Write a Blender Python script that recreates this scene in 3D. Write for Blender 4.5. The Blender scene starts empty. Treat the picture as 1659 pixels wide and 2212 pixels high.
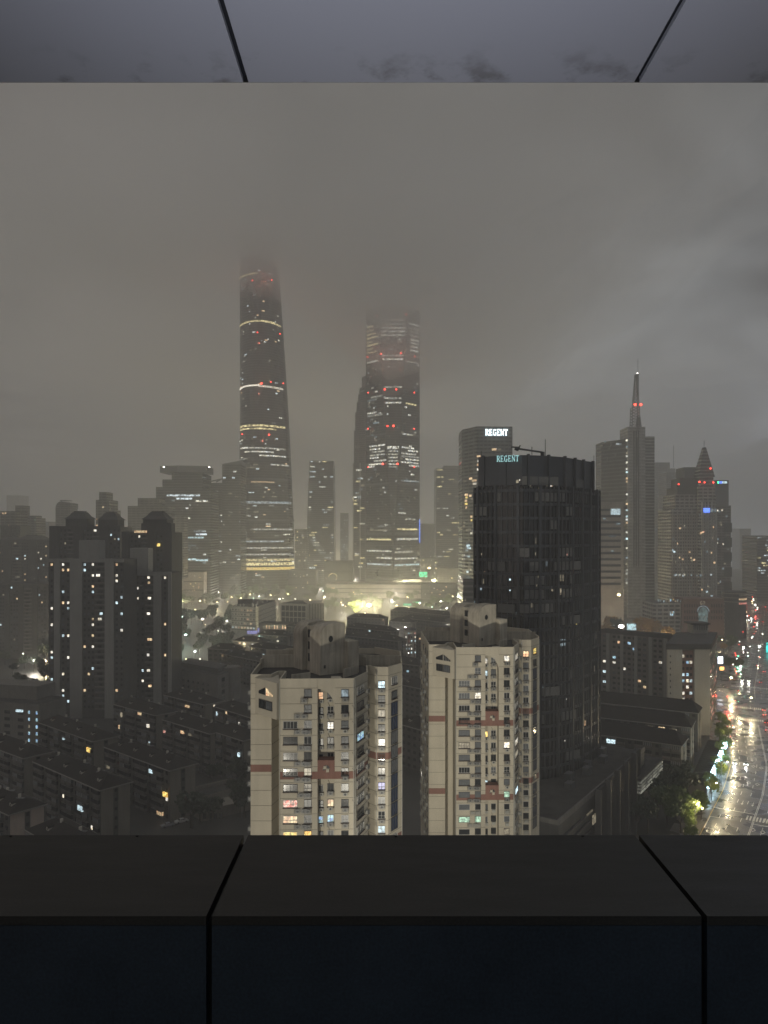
import bpy, bmesh, math, random
from mathutils import Vector, Matrix
R = math.radians
scene = bpy.context.scene
COL = scene.collection
rnd = random.Random(7)

# ------------------------------------------------------------------ camera
CAM_H = 100.0            # 30-odd floors up
FPX, CX, HZ = 1663.0, 829.5, 1150.0      # focal length, centre column and horizon row on a 1659 x 2212 view
cam_d = bpy.data.cameras.new('camera')
cam = bpy.data.objects.new('camera', cam_d); COL.objects.link(cam)
cam.location = (0, 0, CAM_H); cam.rotation_euler = (R(90), 0, 0)
cam_d.sensor_fit = 'VERTICAL'; cam_d.sensor_height = 24.0
cam_d.lens = 24.0 * FPX / 2212.0
cam_d.shift_y = (HZ - 1106.0) / 2212.0
cam_d.clip_start = 0.05; cam_d.clip_end = 30000
scene.camera = cam

# ------------------------------------------------------------------ sky glow (overcast night), dim key light, exposure
world = bpy.data.worlds.new('World'); scene.world = world
world.use_nodes = True
wn, wl = world.node_tree.nodes, world.node_tree.links
wn.clear()
w_out = wn.new('ShaderNodeOutputWorld'); w_bg = wn.new('ShaderNodeBackground')
sky = wn.new('ShaderNodeTexSky'); sky.sky_type = 'NISHITA'; sky.sun_disc = False
sky.sun_elevation = R(-4); sky.sun_rotation = R(215); sky.dust_density = 4.0
tc = wn.new('ShaderNodeTexCoord')
sep = wn.new('ShaderNodeSeparateXYZ'); wl.new(tc.outputs['Generated'], sep.inputs[0])
nz1 = wn.new('ShaderNodeTexNoise'); nz1.inputs['Scale'].default_value = 3.2; nz1.inputs['Detail'].default_value = 5; nz1.inputs['Roughness'].default_value = 0.5
nz1.inputs['Distortion'].default_value = 0.6
mp = wn.new('ShaderNodeMapping'); mp.inputs['Location'].default_value = (1.9, 9.1, 6.2); mp.inputs['Scale'].default_value = (1.0, 1.0, 1.7)
wl.new(tc.outputs['Generated'], mp.inputs[0]); wl.new(mp.outputs[0], nz1.inputs['Vector'])
rampc = wn.new('ShaderNodeValToRGB')      # cloud light and dark
rampc.color_ramp.elements[0].position = 0.30; rampc.color_ramp.elements[0].color = (0.16, 0.17, 0.20, 1)
rampc.color_ramp.elements[1].position = 0.68; rampc.color_ramp.elements[1].color = (1.85, 1.82, 1.78, 1)
wl.new(nz1.outputs['Fac'], rampc.inputs[0])
rampx = wn.new('ShaderNodeValToRGB')      # warm city glow to the west, cooler to the east
mrx = wn.new('ShaderNodeMapRange'); mrx.inputs['From Min'].default_value = -0.5; mrx.inputs['From Max'].default_value = 0.5
wl.new(sep.outputs['X'], mrx.inputs['Value']); wl.new(mrx.outputs[0], rampx.inputs[0])
rampx.color_ramp.elements[0].color = (1.04, 0.90, 0.84, 1); rampx.color_ramp.elements[1].color = (0.84, 0.91, 1.0, 1)
e = rampx.color_ramp.elements.new(0.5); e.color = (0.95, 0.97, 0.95, 1)
rampz = wn.new('ShaderNodeValToRGB'); wl.new(sep.outputs['Z'], rampz.inputs[0])   # elevation profile of the glow
WZ = [(0.0, 0.26), (0.22, 0.29), (0.36, 0.19), (0.48, 0.095), (0.70, 0.32), (1.0, 0.44)]
cr = rampz.color_ramp
cr.elements[0].position, cr.elements[0].color = 0.0, (WZ[0][1],) * 3 + (1,)
cr.elements[1].position, cr.elements[1].color = 1.0, (WZ[-1][1],) * 3 + (1,)
for p_, v_ in WZ[1:-1]:
    e = cr.elements.new(p_); e.color = (v_, v_, v_, 1)
m1 = wn.new('ShaderNodeMix'); m1.data_type = 'RGBA'; m1.blend_type = 'MULTIPLY'; m1.inputs['Factor'].default_value = 1; m1.clamp_result = False
wl.new(rampc.outputs[0], m1.inputs[6]); wl.new(rampx.outputs[0], m1.inputs[7])
m2 = wn.new('ShaderNodeMix'); m2.data_type = 'RGBA'; m2.blend_type = 'MULTIPLY'; m2.inputs['Factor'].default_value = 1; m2.clamp_result = False
wl.new(m1.outputs[2], m2.inputs[6]); wl.new(rampz.outputs[0], m2.inputs[7])
m3 = wn.new('ShaderNodeMix'); m3.data_type = 'RGBA'; m3.blend_type = 'ADD'; m3.inputs['Factor'].default_value = 0.05; m3.clamp_result = False
wl.new(m2.outputs[2], m3.inputs[6]); wl.new(sky.outputs[0], m3.inputs[7])
wl.new(m3.outputs[2], w_bg.inputs['Color']); w_bg.inputs['Strength'].default_value = 0.92
wl.new(w_bg.outputs[0], w_out.inputs['Surface'])

def lamp(name, kind, loc, power, color, radius=0.5, target=None, spot=None, blend=0.6):
    d = bpy.data.lights.new(name, kind); d.energy = power; d.color = color
    o = bpy.data.objects.new(name, d); COL.objects.link(o); o.location = loc
    if kind in ('POINT', 'SPOT'): d.shadow_soft_size = radius
    if kind == 'SPOT': d.spot_size = R(spot or 60); d.spot_blend = blend
    if target is not None:
        o.rotation_euler = (Vector(target) - Vector(loc)).to_track_quat('-Z', 'Y').to_euler()
    return o
sun = lamp('sun', 'SUN', (0, -50, 400), 0.10, (1.0, 0.95, 0.88), target=(60, 90, 318))
sun.data.angle = R(20)

scene.view_settings.view_transform = 'Standard'; scene.view_settings.look = 'None'
scene.view_settings.exposure = 0.0; scene.view_settings.gamma = 1.0
scene.cycles.max_bounces = 8; scene.cycles.diffuse_bounces = 2; scene.cycles.glossy_bounces = 2
scene.cycles.transmission_bounces = 2; scene.cycles.volume_bounces = 4; scene.cycles.transparent_max_bounces = 8
scene.cycles.use_denoising = True; scene.cycles.sample_clamp_indirect = 4.0
scene.cycles.use_light_tree = True

# ------------------------------------------------------------------ helpers
def at(px, py, D):
    """the point D metres in front of the camera seen at (px, py) of a 1659 x 2212 view"""
    return Vector(((px - CX) / FPX * D, D, CAM_H - (py - HZ) / FPX * D))
def atz(px, py, z):
    D = (CAM_H - z) * FPX / (py - HZ)
    return Vector(((px - CX) / FPX * D, D, z))
def xz(px, D): return (px - CX) / FPX * D
def zy(py, D): return CAM_H - (py - HZ) / FPX * D

def setp(o, label=None, cat=None, group=None, kind=None):
    if label: o['label'] = label
    if cat: o['category'] = cat
    if group: o['group'] = group
    if kind: o['kind'] = kind
    return o
def empty(name, loc=(0, 0, 0), rz=0, **k):
    o = bpy.data.objects.new(name, None); COL.objects.link(o); o.location = loc; o.rotation_euler = (0, 0, rz)
    o.empty_display_size = 1
    return setp(o, **k)
def put(name, mesh, parent=None, loc=(0, 0, 0), rz=0, world_parent=True, **k):
    o = bpy.data.objects.new(name, mesh); COL.objects.link(o); o.location = loc; o.rotation_euler = (0, 0, rz)
    if parent is not None:
        o.parent = parent
    return setp(o, **k)
_mesh_n = [0]
class MB:
    """collects quads and boxes, links them as one mesh object; coordinates are world ones minus the origin"""
    def __init__(s, origin=(0, 0, 0)):
        s.v, s.f, s.m, s.o = [], [], [], Vector(origin); s.cur = 0
    def mi(s, i): s.cur = i; return s
    def face(s, pts):
        n = len(s.v); s.v += [Vector(p) - s.o for p in pts]; s.f.append(tuple(range(n, n + len(pts)))); s.m.append(s.cur)
    def box(s, a, b):
        x0, y0, z0 = a; x1, y1, z1 = b
        s.prism([(x0, y0), (x1, y0), (x1, y1), (x0, y1)], z0, z1)
    def prism(s, pts, z0, z1, cap=True, bottom=True, pts1=None):
        n = len(pts); b = len(s.v); q = pts1 or pts
        s.v += [Vector((p[0], p[1], z0)) - s.o for p in pts] + [Vector((p[0], p[1], z1)) - s.o for p in q]
        for i in range(n):
            j = (i + 1) % n; s.f.append((b + i, b + j, b + n + j, b + n + i)); s.m.append(s.cur)
        if cap: s.f.append(tuple(b + n + i for i in range(n))); s.m.append(s.cur)
        if bottom: s.f.append(tuple(b + n - 1 - i for i in range(n))); s.m.append(s.cur)
    def obox(s, c, d, L, w, z0, z1):
        """box centred on c (xy) with its length L along d and width w across"""
        d = Vector((d[0], d[1])).normalized(); n = Vector((-d.y, d.x)); c = Vector((c[0], c[1]))
        p = [c - d * L / 2 - n * w / 2, c + d * L / 2 - n * w / 2, c + d * L / 2 + n * w / 2, c - d * L / 2 + n * w / 2]
        s.prism([(q.x, q.y) for q in p], z0, z1)
    def bar(s, a, b, w, n=4):
        """a thin bar from a to b"""
        a, b = Vector(a), Vector(b); d = (b - a).normalized()
        u = d.orthogonal().normalized(); t = d.cross(u); k = len(s.v)
        for e_ in (a, b):
            for i in range(n):
                an = 2 * math.pi * (i + .5) / n
                s.v.append(e_ + (u * math.cos(an) + t * math.sin(an)) * w / 2 - s.o)
        for i in range(n):
            j = (i + 1) % n; s.f.append((k + i, k + j, k + n + j, k + n + i)); s.m.append(s.cur)
        s.f.append(tuple(k + n - 1 - i for i in range(n))); s.m.append(s.cur)
        s.f.append(tuple(k + n + i for i in range(n))); s.m.append(s.cur)
    def ball(s, c, r, n=8, m=5, sq=1.0):
        c = Vector(c); k = len(s.v)
        for j in range(1, m):
            a = math.pi * j / m
            for i in range(n):
                b = 2 * math.pi * i / n
                s.v.append(c + Vector((math.sin(a) * math.cos(b), math.sin(a) * math.sin(b), math.cos(a) * sq)) * r - s.o)
        s.v.append(c + Vector((0, 0, r * sq)) - s.o); s.v.append(c - Vector((0, 0, r * sq)) - s.o); t = len(s.v) - 2
        for j in range(m - 2):
            for i in range(n):
                i2 = (i + 1) % n
                s.f.append((k + j * n + i, k + (j + 1) * n + i, k + (j + 1) * n + i2, k + j * n + i2)); s.m.append(s.cur)
        for i in range(n):
            i2 = (i + 1) % n
            s.f.append((t, k + i, k + i2)); s.m.append(s.cur)
            s.f.append((t + 1, k + (m - 2) * n + i2, k + (m - 2) * n + i)); s.m.append(s.cur)
    def add(s, other, M=None):
        k = len(s.v); s.v += [(M @ v if M else v.copy()) for v in other.v]
        s.f += [tuple(i + k for i in f) for f in other.f]; s.m += [s.cur] * len(other.f)
    def mesh(s, name, mats, smooth=False):
        me = bpy.data.meshes.new(name); me.from_pydata([tuple(v) for v in s.v], [], s.f)
        for m in (mats if isinstance(mats, (list, tuple)) else [mats]): me.materials.append(m)
        if isinstance(mats, (list, tuple)) and len(mats) > 1: me.polygons.foreach_set('material_index', s.m)
        if smooth: me.polygons.foreach_set('use_smooth', [True] * len(s.f))
        me.update(); return me
    def build(s, name, mats, parent=None, smooth=False, loc=(0, 0, 0), rz=0, **k):
        """under a parent the mesh is in the parent's space (give MB the parent's location as origin); alone it stands at its origin"""
        return put(name, s.mesh(name, mats, smooth), parent, loc if parent is not None else s.o, rz, **k)
def root(name, origin, label, cat, group=None):
    return empty(name, origin, label=label, cat=cat, group=group)

# ------------------------------------------------------------------ materials
def nmat(name):
    m = bpy.data.materials.new(name); m.use_nodes = True
    n, l = m.node_tree.nodes, m.node_tree.links
    b = n['Principled BSDF']; return m, n, l, b
def plaster(name, c, rough=0.85, var=0.18, scale=0.25, streak=True, spec=0.3, bump=0.0):
    """wall paint with weathering: broad blotches and vertical rain streaks"""
    m, n, l, b = nmat(name)
    b.inputs['Roughness'].default_value = rough; b.inputs['Specular IOR Level'].default_value = spec
    g = n.new('ShaderNodeNewGeometry')
    mp = n.new('ShaderNodeMapping'); mp.inputs['Scale'].default_value = (3.0, 3.0, 0.25) if streak else (1, 1, 1)
    l.new(g.outputs['Position'], mp.inputs[0])
    a = n.new('ShaderNodeTexNoise'); a.inputs['Scale'].default_value = scale; a.inputs['Detail'].default_value = 6; l.new(mp.outputs[0], a.inputs['Vector'])
    a2 = n.new('ShaderNodeTexNoise'); a2.inputs['Scale'].default_value = scale * 0.5; a2.inputs['Detail'].default_value = 3; l.new(g.outputs['Position'], a2.inputs['Vector'])
    ad = n.new('ShaderNodeMath'); ad.operation = 'ADD'; l.new(a.outputs[0], ad.inputs[0]); l.new(a2.outputs[0], ad.inputs[1])
    r = n.new('ShaderNodeMapRange'); r.inputs['From Min'].default_value = 0.7; r.inputs['From Max'].default_value = 1.3
    r.inputs['To Min'].default_value = 1 - var; r.inputs['To Max'].default_value = 1 + var * 0.7; l.new(ad.outputs[0], r.inputs['Value'])
    mx = n.new('ShaderNodeVectorMath'); mx.operation = 'SCALE'; mx.inputs[0].default_value = c; l.new(r.outputs[0], mx.inputs['Scale'])
    l.new(mx.outputs[0], b.inputs['Base Color'])
    return m
def bands(name, wall, glass, pitch, frac, z0=0.0, grough=0.12, wrough=0.7, vp=0, var=0.25):
    """curtain wall: dark glass floors between spandrel bands, some floors and bays a little lighter"""
    m, n, l, b = nmat(name)
    g = n.new('ShaderNodeNewGeometry'); s = n.new('ShaderNodeSeparateXYZ'); l.new(g.outputs['Position'], s.inputs[0])
    a = n.new('ShaderNodeMath'); a.operation = 'SUBTRACT'; l.new(s.outputs['Z'], a.inputs[0]); a.inputs[1].default_value = z0 - 1000 * pitch
    d = n.new('ShaderNodeMath'); d.operation = 'DIVIDE'; l.new(a.outputs[0], d.inputs[0]); d.inputs[1].default_value = pitch
    fr = n.new('ShaderNodeMath'); fr.operation = 'FRACT'; l.new(d.outputs[0], fr.inputs[0])
    fl = n.new('ShaderNodeMath'); fl.operation = 'FLOOR'; l.new(d.outputs[0], fl.inputs[0])
    gt = n.new('ShaderNodeMath'); gt.operation = 'GREATER_THAN'; l.new(fr.outputs[0], gt.inputs[0]); gt.inputs[1].default_value = frac
    cb = n.new('ShaderNodeCombineXYZ')
    sx = n.new('ShaderNodeMath'); sx.operation = 'MULTIPLY'; sx.inputs[1].default_value = 0.11; l.new(s.outputs['X'], sx.inputs[0])
    sy = n.new('ShaderNodeMath'); sy.operation = 'MULTIPLY'; sy.inputs[1].default_value = 0.11; l.new(s.outputs['Y'], sy.inputs[0])
    l.new(sx.outputs[0], cb.inputs[0]); l.new(sy.outputs[0], cb.inputs[1]); l.new(fl.outputs[0], cb.inputs[2])
    no = n.new('ShaderNodeTexNoise'); no.inputs['Scale'].default_value = 1.0; no.inputs['Detail'].default_value = 2; l.new(cb.outputs[0], no.inputs['Vector'])
    r = n.new('ShaderNodeMapRange'); r.inputs['From Min'].default_value = 0.35; r.inputs['From Max'].default_value = 0.65
    r.inputs['To Min'].default_value = 1 - var; r.inputs['To Max'].default_value = 1 + var * 1.5; l.new(no.outputs[0], r.inputs['Value'])
    mx = n.new('ShaderNodeMix'); mx.data_type = 'RGBA'; l.new(gt.outputs[0], mx.inputs['Factor'])
    mx.inputs[6].default_value = tuple(wall) + (1,); mx.inputs[7].default_value = tuple(glass) + (1,)
    fac = mx.outputs[2]
    if vp:   # vertical mullions
        ax = n.new('ShaderNodeMath'); ax.operation = 'ADD'; l.new(s.outputs['X'], ax.inputs[0]); l.new(s.outputs['Y'], ax.inputs[1])
        dx = n.new('ShaderNodeMath'); dx.operation = 'DIVIDE'; l.new(ax.outputs[0], dx.inputs[0]); dx.inputs[1].default_value = vp
        fx = n.new('ShaderNodeMath'); fx.operation = 'FRACT'; l.new(dx.outputs[0], fx.inputs[0])
        lt = n.new('ShaderNodeMath'); lt.operation = 'LESS_THAN'; l.new(fx.outputs[0], lt.inputs[0]); lt.inputs[1].default_value = 0.28
        m_ = n.new('ShaderNodeMix'); m_.data_type = 'RGBA'; l.new(lt.outputs[0], m_.inputs['Factor']); l.new(fac, m_.inputs[6])
        m_.inputs[7].default_value = tuple(wall) + (1,); fac = m_.outputs[2]
    sc = n.new('ShaderNodeVectorMath'); sc.operation = 'SCALE'; l.new(fac, sc.inputs[0]); l.new(r.outputs[0], sc.inputs['Scale'])
    l.new(sc.outputs[0], b.inputs['Base Color'])
    rr = n.new('ShaderNodeMapRange'); l.new(gt.outputs[0], rr.inputs['Value']); rr.inputs['To Min'].default_value = wrough; rr.inputs['To Max'].default_value = grough
    l.new(rr.outputs[0], b.inputs['Roughness'])
    return m
def simple(name, c, rough=0.6, metal=0.0, spec=0.5, var=0.12):
    m, n, l, b = nmat(name)
    b.inputs['Roughness'].default_value = rough; b.inputs['Metallic'].default_value = metal; b.inputs['Specular IOR Level'].default_value = spec
    t = n.new('ShaderNodeTexCoord'); a = n.new('ShaderNodeTexNoise'); a.inputs['Scale'].default_value = 1.3; a.inputs['Detail'].default_value = 4
    l.new(t.outputs['Object'], a.inputs['Vector'])
    r = n.new('ShaderNodeMapRange'); r.inputs['To Min'].default_value = 1 - var; r.inputs['To Max'].default_value = 1 + var; l.new(a.outputs[0], r.inputs['Value'])
    mx = n.new('ShaderNodeVectorMath'); mx.operation = 'SCALE'; mx.inputs[0].default_value = c; l.new(r.outputs[0], mx.inputs['Scale'])
    l.new(mx.outputs[0], b.inputs['Base Color']); return m
def glow(name, c, s, nscale=0.0, lo=0.25, rand=0.5, sample=False, tint=None):
    """a lit room, lamp or screen: emission broken up by curtains and furniture (noise), each one a little different"""
    m, n, l, b = nmat(name)
    b.inputs['Base Color'].default_value = (0.02, 0.02, 0.02, 1); b.inputs['Roughness'].default_value = 0.3
    oi = n.new('ShaderNodeObjectInfo')
    r = n.new('ShaderNodeMapRange'); r.inputs['To Min'].default_value = s * (1 - rand); r.inputs['To Max'].default_value = s * (1 + rand * .6); l.new(oi.outputs['Random'], r.inputs['Value'])
    out = r.outputs[0]
    b.inputs['Emission Color'].default_value = tuple(c) + (1,)
    if nscale:
        g = n.new('ShaderNodeNewGeometry'); a = n.new('ShaderNodeTexNoise'); a.inputs['Scale'].default_value = nscale; a.inputs['Detail'].default_value = 3; a.inputs['Roughness'].default_value = 0.7
        l.new(g.outputs['Position'], a.inputs['Vector'])
        q = n.new('ShaderNodeMapRange'); q.inputs['From Min'].default_value = 0.38; q.inputs['From Max'].default_value = 0.6; q.inputs['To Min'].default_value = lo; q.inputs['To Max'].default_value = 1.15
        l.new(a.outputs[0], q.inputs['Value'])
        mu = n.new('ShaderNodeMath'); mu.operation = 'MULTIPLY'; l.new(out, mu.inputs[0]); l.new(q.outputs[0], mu.inputs[1]); out = mu.outputs[0]
        if tint:
            a2 = n.new('ShaderNodeTexNoise'); a2.inputs['Scale'].default_value = nscale * 0.7; l.new(g.outputs['Position'], a2.inputs['Vector'])
            mc = n.new('ShaderNodeMix'); mc.data_type = 'RGBA'; q2 = n.new('ShaderNodeMapRange'); q2.inputs['From Min'].default_value = 0.45; q2.inputs['From Max'].default_value = 0.6; l.new(a2.outputs[0], q2.inputs['Value'])
            l.new(q2.outputs[0], mc.inputs['Factor']); mc.inputs[6].default_value = tuple(c) + (1,); mc.inputs[7].default_value = tuple(tint) + (1,)
            l.new(mc.outputs[2], b.inputs['Emission Color'])
    l.new(out, b.inputs['Emission Strength'])
    if not sample: m.cycles.emission_sampling = 'NONE'
    return m
M = {}
M['glass'] = simple('dark_window_glass', (0.018, 0.021, 0.024), 0.10, 0, 0.5, 0.3)
M['curtain'] = simple('curtained_window_glass', (0.10, 0.11, 0.12), 0.25, 0, 0.5, 0.5)
M['frame'] = simple('window_frame', (0.035, 0.035, 0.035), 0.5)
M['frame_white'] = simple('white_window_frame', (0.42, 0.42, 0.40), 0.5)
M['steel'] = simple('grey_steel', (0.12, 0.125, 0.13), 0.45, 0.4)
M['darkmetal'] = simple('dark_metal', (0.03, 0.031, 0.033), 0.5, 0.3)
M['roof'] = plaster('roof_tile', (0.016, 0.014, 0.012), 0.75, 0.4, 0.8, False, 0.2)
M['flatroof'] = plaster('flat_roof_felt', (0.05, 0.048, 0.045), 0.9, 0.35, 0.3, False, 0.2)
LIT = {
 'white': glow('lit_window_white', (1.0, 0.96, 0.86), 1.5, 1.3, 0.35, 0.5, tint=(1.0, 0.86, 0.6)),
 'warm': glow('lit_window_warm', (1.0, 0.78, 0.45), 1.2, 1.3, 0.3, 0.5, tint=(1.0, 0.55, 0.3)),
 'yellow': glow('lit_window_yellow', (1.0, 0.82, 0.25), 1.5, 1.5, 0.35, 0.4, tint=(1.0, 0.55, 0.12)),
 'cool': glow('lit_window_cool', (0.72, 0.93, 1.0), 1.3, 1.3, 0.3, 0.5),
 'cyan': glow('lit_window_cyan', (0.6, 0.95, 0.95), 1.2, 2.0, 0.2, 0.4, tint=(0.3, 0.5, 0.95)),
 'violet': glow('lit_window_violet', (0.5, 0.5, 1.0), 0.8, 2.0, 0.3, 0.3),
 'pink': glow('lit_window_pink', (1.0, 0.62, 0.5), 1.0, 2.0, 0.2, 0.3, tint=(1, .12, .08)),
 'green': glow('lit_window_green', (0.65, 1.0, 0.72), 0.8, 1.5, 0.3, 0.4),
 'dim': glow('lit_window_dim', (1.0, 0.86, 0.6), 0.30, 1.0, 0.2, 0.7),
 'dimcool': glow('lit_window_dim_cool', (0.7, 0.9, 1.0), 0.32, 1.0, 0.2, 0.7),
 'led': glow('led_light_strip', (0.7, 0.95, 1.0), 1.6, 0.25, 0.3, 0.4),
 'office': glow('lit_office_floor', (1.0, 0.95, 0.74), 1.15, 0.30, 0.04, 0.7, tint=(0.95, 0.98, 0.95)),
 'officecool': glow('lit_office_floor_cool', (0.82, 0.95, 1.0), 1.15, 0.30, 0.05, 0.7),
 'officewarm': glow('lit_office_floor_warm', (1.0, 0.84, 0.42), 1.3, 0.3, 0.08, 0.5),
}
G = {
 'lampw': glow('street_lamp_white', (1.0, 0.93, 0.8), 14, rand=0.4),
 'lampy': glow('street_lamp_yellow', (1.0, 0.80, 0.42), 14, rand=0.4),
 'lampbig': glow('floodlight_yellow', (1.0, 0.85, 0.45), 60, rand=0.1),
 'lampc': glow('street_lamp_cool', (0.75, 1.0, 0.95), 14, rand=0.3),
 'red': glow('red_warning_light', (1.0, 0.05, 0.03), 8, rand=0.4),
 'green': glow('green_light', (0.05, 1.0, 0.35), 5, rand=0.3),
 'blue': glow('blue_sign_light', (0.12, 0.25, 1.0), 2.2, rand=0.1),
 'signw': glow('sign_white', (0.80, 0.95, 1.0), 5.0, rand=0.1, sample=True),
 'tealword': glow('teal_letters', (0.45, 0.85, 0.85), 0.9, rand=0.1),
 'shop': glow('shop_sign_blue_white', (0.55, 0.85, 1.0), 11, 0.6, 0.35, rand=0.3),
 'head': glow('headlight', (1.0, 0.97, 0.9), 30, rand=0.3),
 'tail': glow('tail_light', (1.0, 0.04, 0.02), 10, rand=0.3),
}
# ------------------------------------------------------------------ buildings
_cache = {}
def pane_mesh(w, h, mat, t=0.14):
    """a window seen from far off: a pane standing a little proud of the wall"""
    key = ('p', round(w, 2), round(h, 2), mat.name, t)
    if key not in _cache:
        b = MB(); b.box((-w / 2, -t, -h / 2), (w / 2, 0.03, h / 2)); _cache[key] = b.mesh('window', mat)
    return _cache[key]
def frame_mesh(w, h, nm, mat, t=0.16, fw=0.07, rail=0.0):
    key = ('f', round(w, 2), round(h, 2), nm, mat.name, t, rail)
    if key not in _cache:
        b = MB()
        b.box((-w / 2 - fw, -t, -h / 2 - fw), (w / 2 + fw, 0, -h / 2)); b.box((-w / 2 - fw, -t, h / 2), (w / 2 + fw, 0, h / 2 + fw))
        b.box((-w / 2 - fw, -t, -h / 2), (-w / 2, 0, h / 2)); b.box((w / 2, -t, -h / 2), (w / 2 + fw, 0, h / 2))
        for i in range(1, nm):
            x = -w / 2 + w * i / nm; b.box((x - 0.03, -t + 0.05, -h / 2), (x + 0.03, -0.03, h / 2))
        if rail: b.box((-w / 2, -t + 0.04, -h / 2 + h * rail), (w / 2, -0.035, -h / 2 + h * rail + 0.05))
        _cache[key] = b.mesh('frame', mat)
    return _cache[key]
class Bld:
    """one building: a footprint (counter-clockwise from above; a list, or a function of height) carried up in rings"""
    def __init__(s, name, label, cat, fp, z0, z1, wall, roof=None, rings=1, group=None, cap=True, body='wall', extra=None):
        s.fp = fp if callable(fp) else (lambda z, p=fp: p)
        p0 = s.fp(z0); cx = sum(p[0] for p in p0) / len(p0); cy = sum(p[1] for p in p0) / len(p0)
        s.o = Vector((cx, cy, z0)); s.root = root(name, s.o, label, cat, group); s.z0, s.z1 = z0, z1; s.cnt = {}
        s.n = len(p0); mb = MB(s.o)
        zs = [z0 + (z1 - z0) * i / rings for i in range(rings + 1)]
        for a, b in zip(zs[:-1], zs[1:]):
            mb.prism(s.fp(a), a, b, cap=False, bottom=False, pts1=s.fp(b))
        if not roof: mb.face([(p[0], p[1], z1) for p in s.fp(z1)])
        s.body = mb.build(body, wall, s.root)
        if roof:
            r = MB(s.o); q = s.fp(z1); r.face([(p[0], p[1], z1) for p in q]); r.build('roof', roof, s.root)
    def mb(s): return MB(s.o)
    def build(s, mb, name, mat, parent=None, **k): return mb.build(name, mat, parent or s.root, **k)
    def pt(s, t, z, out=0.0):
        p = s.fp(z); i = int(math.floor(t)) % s.n; f = t - math.floor(t); a, b = Vector(p[i][:2]), Vector(p[(i + 1) % s.n][:2])
        q = a.lerp(b, f); d = (b - a).normalized()
        return Vector((q.x + d.y * out, q.y - d.x * out, z))
    def length(s, i, z=None):
        p = s.fp(s.z0 if z is None else z); return (Vector(p[(i + 1) % s.n][:2]) - Vector(p[i % s.n][:2])).length
    def strip(s, mb, t0, t1, z0, z1, out=0.35, thick=True, nz=1):
        """a band lying on the wall from edge position t0 to t1 (edge number plus fraction)"""
        ts = [t0] + [float(k) for k in range(int(math.floor(t0)) + 1, int(math.ceil(t1)))] + [t1]
        for a, b in zip(ts[:-1], ts[1:]):
            e_ = b - 1e-5
            A, B = s.pt(a, z0, out), s.pt(e_, z0, out); C, D = s.pt(e_, z1, out), s.pt(a, z1, out)
            A1, B1, C1, D1 = s.pt(a, z0, -.05), s.pt(e_, z0, -.05), s.pt(e_, z1, -.05), s.pt(a, z1, -.05)
            mb.face([A, B, C, D]); mb.face([A1, A, D, D1]); mb.face([B, B1, C1, C]); mb.face([D, C, C1, D1]); mb.face([A1, B1, B, A])
    def lit(s, t0, t1, z0, z1, mat, out=0.35, name='lit_window'):
        if s.cnt.get(name, 0) >= 98:
            s.over = getattr(s, 'over', {}); s.over.setdefault((name, mat), s.mb()); s.strip(s.over[(name, mat)], t0, t1, z0, z1, out); return
        s.cnt[name] = s.cnt.get(name, 0) + 1
        m = s.mb(); s.strip(m, t0, t1, z0, z1, out); m.build(name, LIT[mat] if isinstance(mat, str) else mat, s.root)
    def finish(s):
        ov = getattr(s, 'over', {})
        names = {}
        for (name, mat), mb in ov.items(): names.setdefault(name, []).append((mat, mb))
        for name, lst in names.items():
            mats = []; tot = s.mb()
            for mat, mb in lst:
                tot.mi(len(mats)); mats.append(LIT[mat] if isinstance(mat, str) else mat)
                k = len(tot.v); tot.v += mb.v; tot.f += [tuple(i + k for i in f) for f in mb.f]; tot.m += [tot.cur] * len(mb.f)
            tot.build(name, mats, s.root, kind='stuff')
    def win(s, t, z, w, h, mat, frame=None, nm=2, name='window', out=0.0, sill=False, rail=0.0, t_=0.14):
        """one window at edge position t; past a hundred of a kind the rest join one piece"""
        m = LIT[mat] if isinstance(mat, str) and mat in LIT else (M[mat] if isinstance(mat, str) else mat)
        i = int(math.floor(t)); p = s.fp(z); a, b = Vector(p[i % s.n][:2]), Vector(p[(i + 1) % s.n][:2]); d = (b - a).normalized()
        loc = s.pt(t, z, out) - s.o; rz = math.atan2(d.y, d.x)
        if s.cnt.get(name, 0) >= 98:
            s.over = getattr(s, 'over', {}); mb = s.over.setdefault((name, m), s.mb())
            k = MB(); k.box((-w / 2, -t_, -h / 2), (w / 2, 0.03, h / 2))
            mb.add(k, Matrix.Translation(loc) @ Matrix.Rotation(rz, 4, 'Z')); 
            if frame:
                mb = s.over.setdefault((name, frame), s.mb()); fr = frame_mesh(w, h, nm, frame, rail=rail); kk = MB(); kk.v = [v.co.copy() for v in fr.vertices]; kk.f = [tuple(q.vertices) for q in fr.polygons]
                mb.add(kk, Matrix.Translation(loc) @ Matrix.Rotation(rz, 4, 'Z'))
            return None
        s.cnt[name] = s.cnt.get(name, 0) + 1
        o = put(name, pane_mesh(w, h, m, 0.05 if frame else t_), s.root, loc, rz)
        if frame:
            put('frame', frame_mesh(w, h, nm, frame, rail=rail), o)
            if sill:
                key = ('sill', round(w, 2))
                if key not in _cache:
                    k = MB(); k.box((-w / 2 - .15, -.32, -0.07), (w / 2 + .15, 0, 0.07)); _cache[key] = k.mesh('sill', M['sill'])
                put('sill', _cache[key], o, (0, 0, -h / 2 - .16))
        return o
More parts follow.
